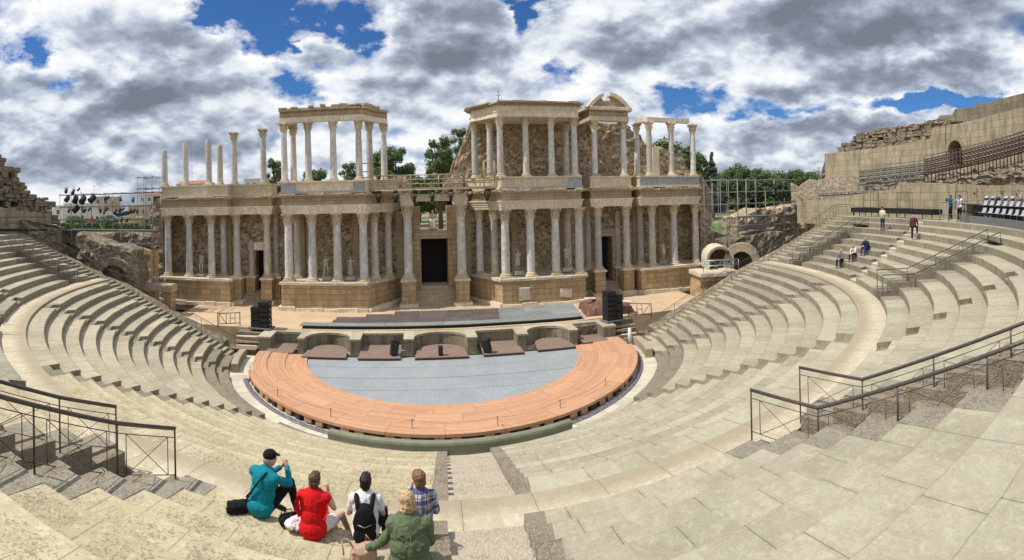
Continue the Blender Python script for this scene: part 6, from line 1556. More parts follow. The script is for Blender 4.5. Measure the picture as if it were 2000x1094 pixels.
for a in [('white gabled house at the far left edge of the skyline', 104, 122, 403, 100, M_white, None, 1, 1), ('wide white block behind the big lamp cluster', 124, 166, 398, 112, M_white, None, 4, 2), ('red brick house between the white houses', 158, 176, 428, 96, M_redh, None, 1, 1), ('tan house rising above the lamps', 184, 214, 385, 140, M_tanh, None, 2, 2),
          ('long white house with a terrace behind the left scaffold', 174, 226, 415, 100, M_white, None, 5, 2), ('yellow house behind the right part of the left scaffold', 232, 264, 425, 98, M_yel, None, 3, 2), ('tall cream house beside the stage building at left', 250, 286, 402, 115, M_tanh, None, 3, 3), ('white house with clay roof close to the stage building at left', 272, 312, 374, 150, M_white, M_roof, 3, 2),
          ('white house with red roof behind the first lone columns', 345, 402, 328+24, 120, M_white, M_roof, 4, 1), ('flat white building behind the capped lone columns', 478, 530, 350, 120, M_white, None, 4, 1), ('white house far behind the lighting walkway', 804, 838, 372, 170, M_white, None, 3, 2), ('small white tower house behind the hedge', 300, 318, 384, 150, M_tanh, None, 1, 1)]:
    house(*a)
mb = MB(); 
for i, (px, pt, Y) in enumerate([(184, 362, 118), (376, 322, 122), (317, 330, 130), (1600, 325, 60)]):
    mb = MB(); x = XY(px, Y); z = ZD(px, pt, Y); mb.tube([(x, Y, 4), (x, Y, z)], .06, 4); mb.tube([(x-.7, Y, z-.4), (x+.7, Y, z-.4)], .04, 4); tag(mb.build('antenna', M_galv), 'thin roof antenna %s' % ['above the tan house at left', 'behind the third lone column', 'behind the first lone column', 'at the left end of the high right wall'][i], 'antenna', 'roof antennas')

# ============================================================ STAGE EQUIPMENT
def speaker_stack(label, px0, px1, py0, py1, boxes):
    p = at((px0+px1)/2, py1, ZS); d = (p-Vector((CX, CY, ZS))).length; k = d/FPX; w = (px1-px0)*k; h = (py1-py0)*k
    t = thing('speaker_stack', label, 'loudspeakers', tuple(p), -radians(8)*(1 if p.x < 0 else -1.5), 'loudspeaker stacks')
    mb = MB(); mb.box(-w*.62, w*.62, -.35, .75, 0, .08); mb.build('base_board', M_fascia, t)
    for (a, b, n, top) in boxes:
        x0, x1 = -w/2+a*w, -w/2+b*w; hh = h*top/n
        for i in range(n):
            mb = MB(); mb.obox(((x0+x1)/2, .2-.0*i, .08+hh*(i+.5)), (x1-x0-.01, .75, hh-.025), rx=(i-n/2)*.012, bev=.02); c = mb.build('cabinet', M_black, t)
            mb = MB(); mb.box(x0+.06, x1-.06, -.20, -.17, .08+hh*i+.05, .08+hh*(i+1)-.05); mb.build('grille', M_grille, c)
            mb = MB(); mb.box(x1-.02, x1+.005, .1, .3, .08+hh*(i+.4), .08+hh*(i+.6)); mb.build('handle', M_steel, c)
M_grille = plain('speaker_grille', (.03, .03, .032), .5, .3, var=.4, scale=60)
speaker_stack('two black loudspeaker stacks standing on the sand at the left', 485, 522, 590, 641, [(0, .5, 3, .78), (.45, 1, 5, 1.0)])
speaker_stack('tall black loudspeaker stack on the sand at the right', 1177, 1212, 570, 627, [(0, .55, 6, 1.0), (.55, 1, 3, .85)])
for (px, py, s, lab, rz, tilt) in [(764, 693, .95, 'tipped black speaker on the brown platform left of centre', .3, .35), (854, 694, .62, 'small black monitor speaker in the central curved niche', 0, 0), (944, 689, .95, 'tipped black speaker on the brown platform right of centre', -.4, -.3)]:
    p = at(px, py, .51); t = thing('floor_speaker', lab, 'loudspeaker', tuple(p), rz, 'speakers on the niche platforms')
    mb = MB(); mb.obox((0, 0, .5*s), (.46*s, .5*s, .98*s), rx=-tilt*.5, ry=tilt*.5, bev=.03); c = mb.build('cabinet', M_black, t)
    mb = MB(); mb.obox((0, -.25*s, .5*s), (.38*s, .02, .86*s), rx=-tilt*.5, ry=tilt*.5); mb.build('grille', M_grille, c)
def gate(label, px0, px1, py, pyt, pat):
    a, b = at(px0, py, ZS), at(px1, py-(2 if px0 < 1000 else -1), ZS); L = (b-a).length; rz = atan2(b.y-a.y, b.x-a.x); h = (py-pyt)*((a-Vector((CX, CY, ZS))).length)/FPX
    t = thing('barrier_gate', label, 'barrier', tuple(a), rz, 'brown metal barriers')
    M = M_rust
    for x in (0, L): mb = MB(); mb.tube([(x, 0, 0), (x, 0, h)], .035, 6); mb.build('post', M, t)
    for z_ in (h-.04, .18): mb = MB(); mb.tube([(0, 0, z_), (L, 0, z_)], .03, 6); mb.build('rail', M, t)
    mb = MB()
    for (u0, v0, u1, v1) in pat: mb.tube([(L*u0, 0, .18+(h-.22)*v0), (L*u1, 0, .18+(h-.22)*v1)], .024, 5)
    mb.build('infill', M, t)
gate('brown metal barrier with NH shaped bars on the left of the sand', 421, 464, 637, 611, [(.06, 0, .06, 1), (.06, 1, .38, 0), (.38, 0, .38, 1), (.56, 0, .56, 1), (.78, 0, .78, 1), (.56, .5, .78, .5)])
gate('brown metal barrier with crossed bars right of the tall speakers', 1222, 1267, 619, 592, [(.04, 1, .36, 0), (.38, 0, .38, 1), (.6, 0, .6, 1), (.38, .5, .6, .5), (.62, 0, .96, 1)])
# tarpaulin over low platforms
def tarp_h(u, v): return .35+.65*math.exp(-((u-.45)/.28)**2-((v-.5)/.45)**2)+.10*noise.noise(Vector((u*9, v*7, 0)))
a = at(1145, 600, ZS); b = at(1190, 618, ZS); mb = MB(); n = 26
x0, x1, y0, y1 = XY(1136, 6.0), XY(1226, 6.0), 3.6, 7.4
for j in range(n+1):
    for i in range(n+1):
        u, v = i/n, j/n; e = min(u, 1-u, v, 1-v)*n; z = tarp_h(u, v)*1.25 if e > .5 else .02
        mb.v.append((x0+(x1-x0)*u+(.25*noise.noise(Vector((u*4, v*4, 3))))-(.5-v)*1.2*0-.7*(1-v), y0+(y1-y0)*v+.25*noise.noise(Vector((u*4, v*4, 8))), ZS+z))
for j in range(n):
    for i in range(n): q = j*(n+1)+i; mb.f.append((q, q+1, q+n+2, q+n+1)); mb.sm.append(i % 5 != 0); mb.uv.append(None); mb.mi.append(0)
tag(mb.build('tarpaulin', plain('brown_tarpaulin', (.17, .085, .065), .55, var=.25, scale=3)), 'rumpled brown tarpaulin heaped beside the tall right speakers', 'tarpaulin')
for i, (px, py) in enumerate([(1160, 583), (1205, 588)]):
    p = at(px, py, ZS+1.0); mb = MB(); mb.obox(tuple(p), (1.9, .7, .08), .3-.5*i, ry=.12); tag(mb.build('wooden_panel', M_trim), 'pale board lying on the brown tarpaulin, %s one' % ['left', 'right'][i], 'board', 'boards on the tarpaulin')
# white roll-up post at the right
p = at(1224, 672, .1); t = thing('rolled_banner', 'white rolled banner standing at the right end of the orchestra', 'banner', tuple(p))
mb = MB(); mb.lathe((0, 0, .05), [(.13, 0), (.14, .5), (.12, 1.0), (.02, 1.08)], 12); mb.build('roll', plain('white_plastic', (.75, .75, .74), .5), t)
mb = MB(); mb.obox((.25, 0, .05), (.9, .7, .1), .3, jit=.03); mb.build('foot_plate', M_steel, t)

# ============================================================ FIGURES
def capsule(mb, a, b, ra, rb, n=10):
    a, b = Vector(a), Vector(b); d = (b-a); L = d.length; d = d/L if L > 1e-6 else Vector((0, 0, 1)); q = d.to_track_quat('Z', 'X').to_matrix()
    P = [(-ra*cos(t), ra*sin(t)) for t in (0.01, .5, 1.0)]+[(0, ra), (L, rb)]+[(L+rb*cos(t), rb*sin(t)) for t in (1.0, .5, .01)]
    V = []; 
    for z, r in P:
        for j in range(n): V.append(a+q @ Vector((r*cos(2*pi*j/n), r*sin(2*pi*j/n), z)))
    m = len(P); F = [(i*n+j, i*n+(j+1) % n, (i+1)*n+(j+1) % n, (i+1)*n+j) for i in range(m-1) for j in range(n)]+[tuple(range(n-1, -1, -1)), tuple((m-1)*n+j for j in range(n))]
    mb.add(V, F, True)
def fuse(mb, name, m, parent, voxel=.012, smooth=2, disp=0.0, dsc=9.0):
    o = mb.build('tmp', m)
    md = o.modifiers.new('r', 'REMESH'); md.mode = 'VOXEL'; md.voxel_size = voxel; md.use_smooth_shade = True
    if smooth: sm = o.modifiers.new('s', 'SMOOTH'); sm.factor = .5; sm.iterations = smooth
    sc_ = bpy.data.scenes.new('fuse'); sc_.collection.objects.link(o); col.objects.unlink(o)
    with bpy.context.temp_override(scene=sc_, view_layer=sc_.view_layers[0]): dg = bpy.context.evaluated_depsgraph_get(); dg.update()
    me = bpy.data.meshes.new_from_object(o.evaluated_get(dg)); me.name = name
    bpy.data.objects.remove(o); bpy.data.scenes.remove(sc_)
    if disp:
        nr_ = [v.normal.copy() for v in me.vertices]; co_ = [v.co.copy() for v in me.vertices]; new_ = []
        for v, vn in zip(co_, nr_):
            q_ = v*dsc; f_ = noise.fractal(q_, .8, 2, 3); r_ = 1-abs(noise.noise(q_*1.4+Vector((9, 2, 4))))*2; new_ += list(v+vn*disp*(.7*f_+.6*r_*abs(r_)))
        me.vertices.foreach_set('co', new_); me.update()
    if not me.materials: me.materials.append(m)
    n = bpy.data.objects.new(name, me); col.objects.link(n); n.parent = parent; return n
def hand(mb, w, fwd, palm, side, curl=.5, s=1.0):
    """palm and five bent fingers at wrist w pointing along fwd; palm = direction the palm faces; side = +1/-1 thumb side"""
    w = Vector(w); f = Vector(fwd).normalized(); p = Vector(palm); p = (p-f*p.dot(f)).normalized(); x = f.cross(p)*side
    capsule(mb, w, w+f*.03*s, .024*s, .026*s); 
    for k in range(4): b = w+f*.085*s+x*(.03-.02*k)*s; capsule(mb, w+f*.02*s+x*(.018-.012*k)*s, b, .016*s, .0125*s, 8)
    for k, L in enumerate((.068, .078, .072, .055)):
        b = w+f*.085*s+x*(.03-.02*k)*s; c = curl*(1+.12*k); d1 = (f*cos(c)+p*sin(c)); d2 = (f*cos(2*c)+p*sin(2*c)); m_ = b+d1*L*.5*s; capsule(mb, b, m_, .0098*s, .0088*s, 8); capsule(mb, m_, m_+d2*L*.5*s, .0088*s, .0075*s, 8)
    tb = w+f*.025*s+x*.024*s; tm = tb+(f*.55+x*.75+p*.25).normalized()*.042*s; capsule(mb, tb, tm, .013*s, .011*s, 8); capsule(mb, tm, tm+(f*.85+x*.2+p*.4).normalized()*.032*s, .0105*s, .0088*s, 8)
M_skin = plain('skin', (.58, .34, .24), .55, var=.08, scale=12, spec=.35); M_eye = plain('eye', (.05, .035, .03), .2)
def fabric(name, c, rough=.9): return plain(name, c, rough, var=.13, scale=8, spec=.15)
def head(mb, c, R, s=1.0, seed=0):
    E_ = lambda p, r: mb.ell(Vector(c)+R @ (Vector(p)*s), tuple(q*s for q in r), 14, 10, R)
    E_((0, -.005, .012), (.074, .092, .098)); E_((0, .025, -.045), (.056, .062, .062)); E_((0, .055, -.085), (.026, .026, .022))
    E_((0, .098, -.02), (.014, .02, .022)); E_((0, .085, .0), (.010, .018, .03)); E_((0, .078, .028), (.045, .018, .012)); E_((0, .084, -.055), (.024, .012, .007)); E_((0, .083, -.066), (.02, .011, .007))
    for q in (-1, 1): E_((q*.075, -.008, -.015), (.012, .022, .032)); E_((q*.035, .068, -.025), (.022, .018, .02))
def figure(label, loc, rz, J, cloth, hair, voxel=.012, group='visitors', hd=(0, 0), hands=True, fine=False, props=None, scale=1.0, headless=False, marble=None, name='person', cat='person', fwd=None):
    """J: joints in local metres, +Y is where the body faces"""
    V = Vector; t = thing(name, label, cat, tuple(loc), rz, group); t.scale = (scale,)*3
    g = lambda k: V(J[k]); Rh = Matrix.Rotation(radians(hd[0]), 3, 'Z') @ Matrix.Rotation(radians(hd[1]), 3, 'X')
    pel, che, nek, hea = g('pel'), g('che'), g('nek'), g('hea')
    mb = MB()
    ax = (che-pel).normalized(); sd = (g('shR')-g('shL')).normalized(); fr = ax.cross(sd)*-1; Rt = Matrix((sd, -fr if False else sd.cross(ax)*-1, ax)).transposed()
    wf = J.get('w', 1.0)
    def torso(mb, e=0.0, low=True, bul=1.0):
        mb.ell(che+ax*.01, (.165*wf+e, .108*wf+e, .18+e), 16, 10, Rt); mb.ell(pel.lerp(che, .5), (.152*wf*bul+e, .108*wf*bul+e, .19+e), 16, 10, Rt)
        if low: mb.ell(pel, (.165*wf*bul+e, .125*wf*bul+e, .13+e), 16, 10, Rt)
        capsule(mb, g('shL')-V((0, 0, .01)), g('shR')-V((0, 0, .01)), .058+e, .058+e); capsule(mb, che+ax*.10, nek-ax*.02, .085+e, .05+e*.6)
    torso(mb); capsule(mb, nek-ax*.05, hea-Rh @ V((0, .0, .06)), .052, .048)
    if not headless: head(mb, hea, Rh)
    for s in 'LR':
        capsule(mb, g('sh'+s), g('el'+s), .046, .036); capsule(mb, g('el'+s), g('wr'+s), .036, .025)
        if hands and 'wr'+s in J:
            d = J.get('hd'+s) or tuple((g('wr'+s)-g('el'+s)).normalized()); pd = J.get('pd'+s, (0, 0, -1))
            hand(mb, g('wr'+s), d, pd, J.get('ths'+s, 1 if s == 'L' else -1), J.get('cu'+s, .5), 1.0 if fine else 1.15)
        if 'hip'+s in J:
            capsule(mb, g('hip'+s), g('kn'+s), .082*wf, .055); capsule(mb, g('kn'+s), g('an'+s), .052, .034)
            capsule(mb, g('an'+s)-V((0, .03, .02)), g('to'+s), .038, .030)
    if marble and cloth:
        for f in cloth: f(mb, g, torso, ax, Rt)
    fuse(mb, 'body', marble or M_skin, t, voxel, 2, .004 if marble else 0, 12)
    if marble: return t
    for nm, m, fn, dp in cloth:
        if nm == 'shoes':
            for s in 'LR': mb = MB(); capsule(mb, g('an'+s)-Vector((0, .035, .035)), g('to'+s)-Vector((0, 0, .005)), .045, .038); fuse(mb, 'shoe', m, t, voxel*1.05, 1)
            continue
        mb = MB(); fn(mb, g, torso); fuse(mb, nm, m, t, voxel*1.05, 2, dp, 7.0)
    if hair:
        m, fn = hair; mb = MB(); fn(mb, lambda p, r: mb.ell(hea+Rh @ V(p), r, 14, 10, Rh)); fuse(mb, 'hair', m, t, voxel*.8, 1, .012, 34)
    for q in (-1, 1):
        mb = MB(); mb.ell(hea+Rh @ V((q*.03, .083, .006)), (.011, .008, .008), 8, 6, Rh); mb.build('eye', M_eye, t)
    if props: props(t, g, Rh, hea)
    return t
def top(sleeve=2, e=.014, low=True, bul=1.05, puff=0):
    def f(mb, g, torso):
        torso(mb, e, low, bul)
        for s in 'LR':
            a, b, c = g('sh'+s), g('el'+s), g('wr'+s)
            if sleeve == 2: capsule(mb, a, b, .058, .05); capsule(mb, b, b.lerp(c, .93), .05, .038)
            elif sleeve == 1: capsule(mb, a, a.lerp(b, .55), .06+puff, .052+puff)
            else: capsule(mb, a, a.lerp(b, .12), .058+puff, .055+puff)
    return f
def legs(short=False, e=.014):
    def f(mb, g, torso):
        mb.ell(g('pel'), (.172+e, .135+e, .125), 14, 9)
        for s in 'LR':
            a, b, c = g('hip'+s), g('kn'+s), g('an'+s)
            if short: capsule(mb, a, a.lerp(b, .6), .10, .09)
            else: capsule(mb, a, b, .096, .07); capsule(mb, b, b.lerp(c, .92), .068, .052)
    return f
def shoes(mb, g, torso):
    for s in 'LR': capsule(mb, g('an'+s)-Vector((0, .035, .035)), g('to'+s)-Vector((0, 0, .005)), .045, .038)
SIT = dict(pel=(0, 0, .13), che=(0, .05, .46), nek=(0, .08, .62), hea=(0, .11, .76), shL=(-.17, .06, .55), shR=(.17, .06, .55), elL=(-.24, .12, .28), elR=(.24, .12, .28), wrL=(-.14, .34, .22), wrR=(.14, .34, .22),
           hipL=(-.09, .05, .11), hipR=(.09, .05, .11), knL=(-.13, .46, .16), knR=(.13, .46, .16), anL=(-.13, .48, -.27), anR=(.13, .48, -.27), toL=(-.14, .62, -.33), toR=(.14, .62, -.33))
STD = dict(pel=(0, 0, .95), che=(0, 0, 1.28), nek=(0, .0, 1.46), hea=(0, .02, 1.60), shL=(-.18, 0, 1.39), shR=(.18, 0, 1.39), elL=(-.23, -.02, 1.12), elR=(.23, -.02, 1.12), wrL=(-.22, .06, .88), wrR=(.22, .06, .88),
           hipL=(-.09, 0, .92), hipR=(.09, 0, .92), knL=(-.10, .02, .50), knR=(.10, .02, .50), anL=(-.11, -.01, .09), anR=(.11, -.01, .09), toL=(-.13, .14, .03), toR=(.13, .14, .03))
def J(base, **k): d = dict(base); d.update(k); return d
# ---- height of the seating under a point, to sit people down
def surf(x, y):
    r = hypot(x, y); 
    for _ in range(4): a = atan2(y, x); rr = hypot(cos(a), sin(a)*ky(r)); r = hypot(x, y)/rr
    if r < R0: return .1
    if r < RW0: return LZ0+LR*int((r-R0)/LW)
    if r < RW1: return ZW
    return min(ZW+UR*(int((r-RW1)/UW)+1), ZTOP+.7)
def land(px, py):
    w = waz(px); d = 3.0
    while d < 70:
        x, y = CX+d*sin(w), CY+d*cos(w); z = CZ-(py-hor(px))/FPX*d
        if z <= surf(x, y): return Vector((x, y, surf(x, y)))
        d += .02
def seat_back(p):        # rows are deeper than a body: sit forward on the front half
    return p
hair_short = lambda: (lambda mb, E: (E((0, -.02, .035), (.084, .098, .088)), E((0, -.05, -.02), (.076, .066, .075)), E((0, -.045, -.06), (.055, .045, .05)), E((0, .03, .085), (.065, .06, .03))))
hair_bob = lambda: (lambda mb, E: (E((0, -.02, .03), (.092, .106, .094)), E((0, -.05, -.05), (.092, .072, .09)), E((-.055, -.03, -.09), (.045, .06, .05)), E((.055, -.03, -.09), (.045, .06, .05)), E((0, .035, .085), (.065, .06, .03))))
H_brown = plain('brown_hair', (.10, .052, .03), .6, var=.4, scale=40); H_dark = plain('dark_hair', (.018, .012, .011), .5, var=.4, scale=40); H_chest = plain('chestnut_hair', (.20, .10, .05), .6, var=.4, scale=40); H_blond = plain('blonde_hair', (.46, .32, .18), .6, var=.5, scale=40); H_grey = plain('grey_hair', (.35, .32, .29), .7, var=.3, scale=40)
FX = .004
pA = land(497, 1001); pB = land(598, 1046); pC = land(700, 1051); pD = land(808, 1046); pE = at(786, 1116, surf(*land(786, 1100)[:2]))
def cap_prop(t, g, Rh, hea):
    mb = MB(); mb.ell(hea+Rh @ Vector((0, -.015, .055)), (.092, .108, .082), 16, 10, Rh); V = []
    for i in range(9):
        a = pi*i/8; V.append(hea+Rh @ Vector((.075*cos(a), .07+.085*sin(a), .055-.02*sin(a))))
    V2 = [v+Rh @ Vector((0, 0, .012)) for v in V]; n = 9
    c = fuse(mb, 'cap', M_capc, t, .009, 1)
    mb2 = MB(); mb2.tube([(-.24, -.06, .10), (-.15, -.13, .22), (-.03, -.150, .38), (.07, -.11, .53), (.13, -.01, .635), (.14, .10, .60), (.08, .19, .50)], .014, 6); mb2.build('bag_strap', M_capc, t)
    mb = MB(); mb.add(V+V2, [tuple(range(n)), tuple(range(2*n-1, n-1, -1))]+[(i, n+i, n+(i+1) % n, (i+1) % n) for i in range(n)]); mb.build('brim', M_capc, c)
M_capc = fabric('black_cotton', (.012, .012, .014))
JA = J(SIT, che=(.03, .06, .47), nek=(.05, .11, .63), hea=(.07, .15, .765), shL=(-.16, .06, .56), shR=(.21, .07, .55), w=1.12, elR=(.30, .30, .42), wrR=(.14, .44, .56), elL=(-.20, .26, .36), wrL=(.02, .44, .52), hdR=(-.45, .3, .75), hdL=(.6, .3, .6), pdR=(-1, 0, .2), pdL=(1, 0, .2), cuR=.8, cuL=.7, knL=(-.16, .44, .30), knR=(.18, .46, .33), anL=(-.16, .56, -.14+.02), anR=(.2, .58, -.12), toL=(-.17, .72, -.3), toR=(.21, .74, -.3))
figure('person in a teal jumper and black cap sitting with raised hands, leftmost of five', pA, radians(-26), JA, [('jumper', fabric('teal_knit', (.008, .20, .26)), top(2, .028, True, 1.02), .009), ('trousers', fabric('black_trousers', (.014, .014, .017)), legs(), .005), ('shoes', fabric('dark_shoes', (.03, .025, .02)), shoes, 0)], (H_grey, lambda mb, E: (E((0, -.03, -.01), (.078, .082, .07)),)), .0085, 'people sitting in the foreground', (-18, -8), fine=True, props=cap_prop, scale=1.07)
JB = J(SIT, che=(0, .05, .46), hea=(.01, .12, .75), w=1.08, elR=(.27, .20, .33), wrR=(.16, .30, .52), hdR=(-.2, .1, 1), pdR=(-1, 0, 0), cuR=.9, elL=(-.22, .2, .3), wrL=(-.05, .4, .34), knL=(.05, .47, .12), knR=(.33, .42, .12), anL=(.2, .62, -.22), anR=(.42, .55, -.24), toL=(.22, .76, -.32), toR=(.46, .69, -.32))
def frills(t, g, Rh, hea):
    for s in (-1, 1):
        mb = MB(); a = g('shR' if s > 0 else 'shL'); n = 26
        for i in range(n+1):
            f = i/n; c = Vector((s*(.15+.05*sin(pi*f)), -.07+.03*sin(pi*f)-.02, .60-.30*f)); o = .028*(1 if i % 2 else .45)*sin(pi*min(.96, f+.06))**.5
            mb.v += [tuple(c+Vector((0, .05, 0))), tuple(c+Vector((s*(.035+o), -.01-o*.4, .01)))]
        for i in range(n): q = 2*i; mb.f.append((q, q+2, q+3, q+1)); mb.sm.append(True); mb.uv.append(None); mb.mi.append(0)
        mb.build('ruffle', MATS['red_blouse'], t)
figure('person with short brown hair in a red sleeveless ruffled blouse, second from the left', pB, radians(-4), JB, [('blouse', fabric('red_blouse', (.60, .012, .016)), top(0, .03, True, 1.0, -.012), .009), ('shorts', fabric('white_shorts', (.72, .71, .72)), legs(True), .006), ('shoes', MATS['dark_shoes'], shoes, 0)], (H_brown, hair_short()), .0085, 'people sitting in the foreground', (-6, -6), fine=True, props=frills)
JC = J(SIT, che=(0, .05, .46), w=1.05, hea=(.01, .11, .75), elR=(.25, .14, .28), wrR=(.2, .36, .22), elL=(-.25, .14, .28), wrL=(-.12, .38, .24), knR=(.24, .44, .16), anR=(.26, .5, -.26), toR=(.28, .64, -.33))
def backpack(t, g, Rh, hea):
    M = fabric('black_backpack', (.010, .010, .012), .8); mb = MB()
    mb.ell((0, -.15, .30), (.165, .075, .24), 16, 10); mb.ell((0, -.16, .14), (.165, .08, .14), 16, 10); mb.ell((0, -.10, .48), (.12, .05, .08), 14, 8); b = fuse(mb, 'backpack', M, t, .01, 1, .006, 8)
    for s in (-1, 1): mb = MB(); mb.tube([(s*.07, -.12, .38), (s*.10, -.11, .52), (s*.12, -.03, .62), (s*.13, .10, .58), (s*.13, .17, .42), (s*.14, .10, .22)], [.03, .034, .034, .03, .024, .02], 8); mb.build('strap', M, b)
    mb = MB(); mb.tube([(-.10, -.225, .33), (0, -.245, .30), (.10, -.225, .33)], .006, 5); mb.build('zip', M_steel, b)
figure('dark haired person in a white top wearing a black backpack, third of five', pC, radians(2), JC, [('blouse', fabric('white_blouse', (.72, .70, .71)), top(1, .02, True, 1.05, .008), .013), ('trousers', MATS['black_trousers'], legs(), .005), ('shoes', MATS['dark_shoes'], shoes, 0)], (H_dark, hair_short()), .0085, 'people sitting in the foreground', (-8, 0), fine=True, props=backpack)
def plaid_mat():
    m, nt, b = mat('plaid_cloth'); tc = nt.n('ShaderNodeTexCoord').outputs['Object']; p = nt.sep(tc)
    def st(c, s, w, o=0.): return nt.math('LESS_THAN', nt.math('FRACT', nt.math('ADD', nt.math('DIVIDE', c, s), o)), w)
    c = nt.mix(nt.math('MULTIPLY', st(p[0], .13, .45), .55), (.55, .53, .56), (.012, .03, .16)); c = nt.mix(nt.math('MULTIPLY', st(p[2], .13, .42, .3), .8), c, (.012, .03, .18))
    c = nt.mix(nt.math('MULTIPLY', st(p[0], .13, .08, .4), .8), c, (.02, .02, .03)); c = nt.mix(nt.math('MULTIPLY', st(p[2], .13, .07, .7), .8), c, (.02, .02, .03)); nt.set(b.inputs['Base Color'], c); return m
M_plaid = plaid_mat()
JD = J(SIT, che=(0, .04, .46), w=1.0, hea=(-.01, .10, .755), elL=(-.23, .2, .36), wrL=(-.10, .24, .58), hdL=(.1, 0, 1), pdL=(1, 0, 0), cuL=.7)
def dstrap(t, g, Rh, hea): mb = MB(); mb.tube([(.10, .03, .63), (.11, -.09, .56), (.07, -.125, .42), (-.02, -.14, .28), (-.12, -.12, .14)], .011, 6); mb.build('bag_strap', MATS['brown_leather'], t)
plain('brown_leather', (.16, .06, .035), .5)
figure('person with chestnut hair in a blue and white plaid shirt, rightmost of five', pD, radians(6), JD, [('shirt', M_plaid, top(2, .022, True, 1.06), .012), ('trousers', MATS['black_trousers'], legs(), .005), ('shoes', MATS['dark_shoes'], shoes, 0)], (H_chest, lambda mb, E: (E((0, -.02, .045), (.096, .11, .092)), E((0, -.055, -.02), (.086, .07, .075)), E((0, -.05, -.07), (.06, .05, .05)), E((0, .05, .085), (.07, .05, .035)))), .0085, 'people sitting in the foreground', (18, -4), fine=True, props=dstrap)
JE = J(SIT, che=(-.02, .05, .47), w=1.22, hea=(-.03, .12, .79), nek=(-.02, .08, .645), shL=(-.2, .05, .55), shR=(.19, .05, .56), elL=(-.34, .10, .30), wrL=(-.52, .16, .20), hdL=(-.75, .3, -.35), pdL=(0, 0, -1), cuL=.8, elR=(.26, .12, .28), wrR=(.16, .36, .2))
def collar(t, g, Rh, hea):
    M = MATS['green_jacket']; mb = MB(); n = 18
    for i in range(n+1):
        a = radians(-200+220*i/n); r1, r2 = .075, .115; c = Vector((-.02, .045, .60)); mb.v += [tuple(c+Vector((r1*cos(a), r1*sin(a), .065))), tuple(c+Vector((r2*cos(a)*1.15, r2*sin(a), .0)))]
    for i in range(n): q = 2*i; mb.f.append((q, q+1, q+3, q+2)); mb.sm.append(True); mb.uv.append(None); mb.mi.append(0)
    mb.build('collar', M, t)
    mb = MB(); mb.tube([(0, -.155, .52), (-.0, -.165, .3), (.0, -.17, .08)], .004, 4); mb.tube([(-.16, -.10, .5), (0, -.158, .44), (.16, -.10, .5)], .004, 4); mb.build('seam', M, t)
def jacket(mb, g, torso):
    top(2, .03, True, 1.15)(mb, g, torso); mb.ell((0, .02, .06), (.25, .22, .12), 16, 9); mb.ell((.05, -.08, .03), (.22, .16, .06), 16, 8)
figure('person with blonde hair in an olive green jacket reaching left, nearest the camera', pE, radians(4), JE, [('jacket', fabric('green_jacket', (.115, .15, .085)), jacket, .018), ('trousers', fabric('navy_trousers', (.02, .025, .05)), legs(), .005), ('shoes', MATS['dark_shoes'], shoes, 0)], (H_blond, hair_bob()), .0085, 'people sitting in the foreground', (22, -6), fine=True, props=collar)
# their bags
def bagmesh(label, loc, size, m, rz=0, name='bag', handles=None, hm=None, seed=0, lay=False, group='bags beside the seated people', squash=.25):
    t = thing(name, label, 'bag', tuple(loc), rz, group); mb = MB(); sx, sy, sz = size
    rnd = random.Random(seed)
    mb.obox((0, 0, sz*.45), (sx, sy, sz*.85), bev=min(size)*.2); mb.ell((0, 0, sz*.25), (sx*.56, sy*.6, sz*.3), 12, 8); mb.ell((sx*.1, 0, sz*.6), (sx*.42, sy*.5, sz*.38), 12, 8)
    fuse(mb, 'bag_body', m, t, .009, 2, .02, 9)
    for i, h in enumerate(handles or []): mb = MB(); mb.tube(h, .010, 6); mb.build('handle', hm or m, t)
    return t
def speck_mat():
    m, nt, b = mat('white_patterned_cloth'); tc = nt.n('ShaderNodeTexCoord').outputs['Object']; v = nt.voro(tc, 34, 'F1', 0); c = nt.mix(nt.ramp(v, [(.25, 1.), (.32, 0.)]), (.50, .50, .52), (.03, .035, .04))
    c = nt.mix(nt.ramp(nt.noise(tc, 7, 2), [(.55, 0.), (.57, 1.)]), c, (.52, .51, .53)); nt.set(b.inputs['Base Color'], c); return m
M_speck = speck_mat(); M_wcl = fabric('white_cloth', (.66, .62, .64)); M_tan = plain('tan_leather', (.42, .27, .18), .5, var=.1)
q = (pA+pB)/2
bagmesh('white patterned tote bag between the teal jumper and the red blouse', Vector(land(585, 1018)), (.34, .22, .34), M_speck, .3)
bagmesh('small black handbag on the step under the white cloth', Vector(land(548, 1022)), (.22, .16, .16), MATS['black_backpack'], .5, handles=[[(-.1, 0, .12), (-.08, 0, .22), (.06, 0, .22), (.1, 0, .12)]])
t = MB(); c = Vector(land(560, 1030))
for k in range(7): t.ell((random.uniform(-.14, .14), random.uniform(-.06, .08), .04+.05*random.random()), (.11, .08, .05), 10, 7, Matrix.Rotation(random.uniform(0, 3), 3, 'Z'))
o = fuse(t, 'folded_cloth', M_wcl, None, .009, 2, .03, 12); o.location = c+Vector((0, 0, .04)); tag(o, 'crumpled white cloth with pink tint lying left of the red blouse', 'cloth')
bagmesh('white patterned shopping bag between the white top and the plaid shirt', Vector(land(762, 1052)), (.30, .2, .34), M_speck, -.2)
bagmesh('black shoulder bag hanging behind the person in teal', pA+Vector((-.36, -.02, .0)), (.34, .20, .17), M_capc, .35, handles=[[(.12, .0, .22), (.30, -.10, .45), (.46, -.02, .62), (.50, .12, .66)]], hm=M_capc)
t = bagmesh('tan leather handbag held open beside the person in green', pE+Vector((-.58, .16, .0)), (.30, .18, .24), M_tan, .2, handles=[[(-.12, -.02, .2), (-.20, -.02, .32), (-.26, -.02, .30), (-.24, -.02, .12)], [(.05, .06, .2), (.04, .06, .30), (.10, .05, .22)]])

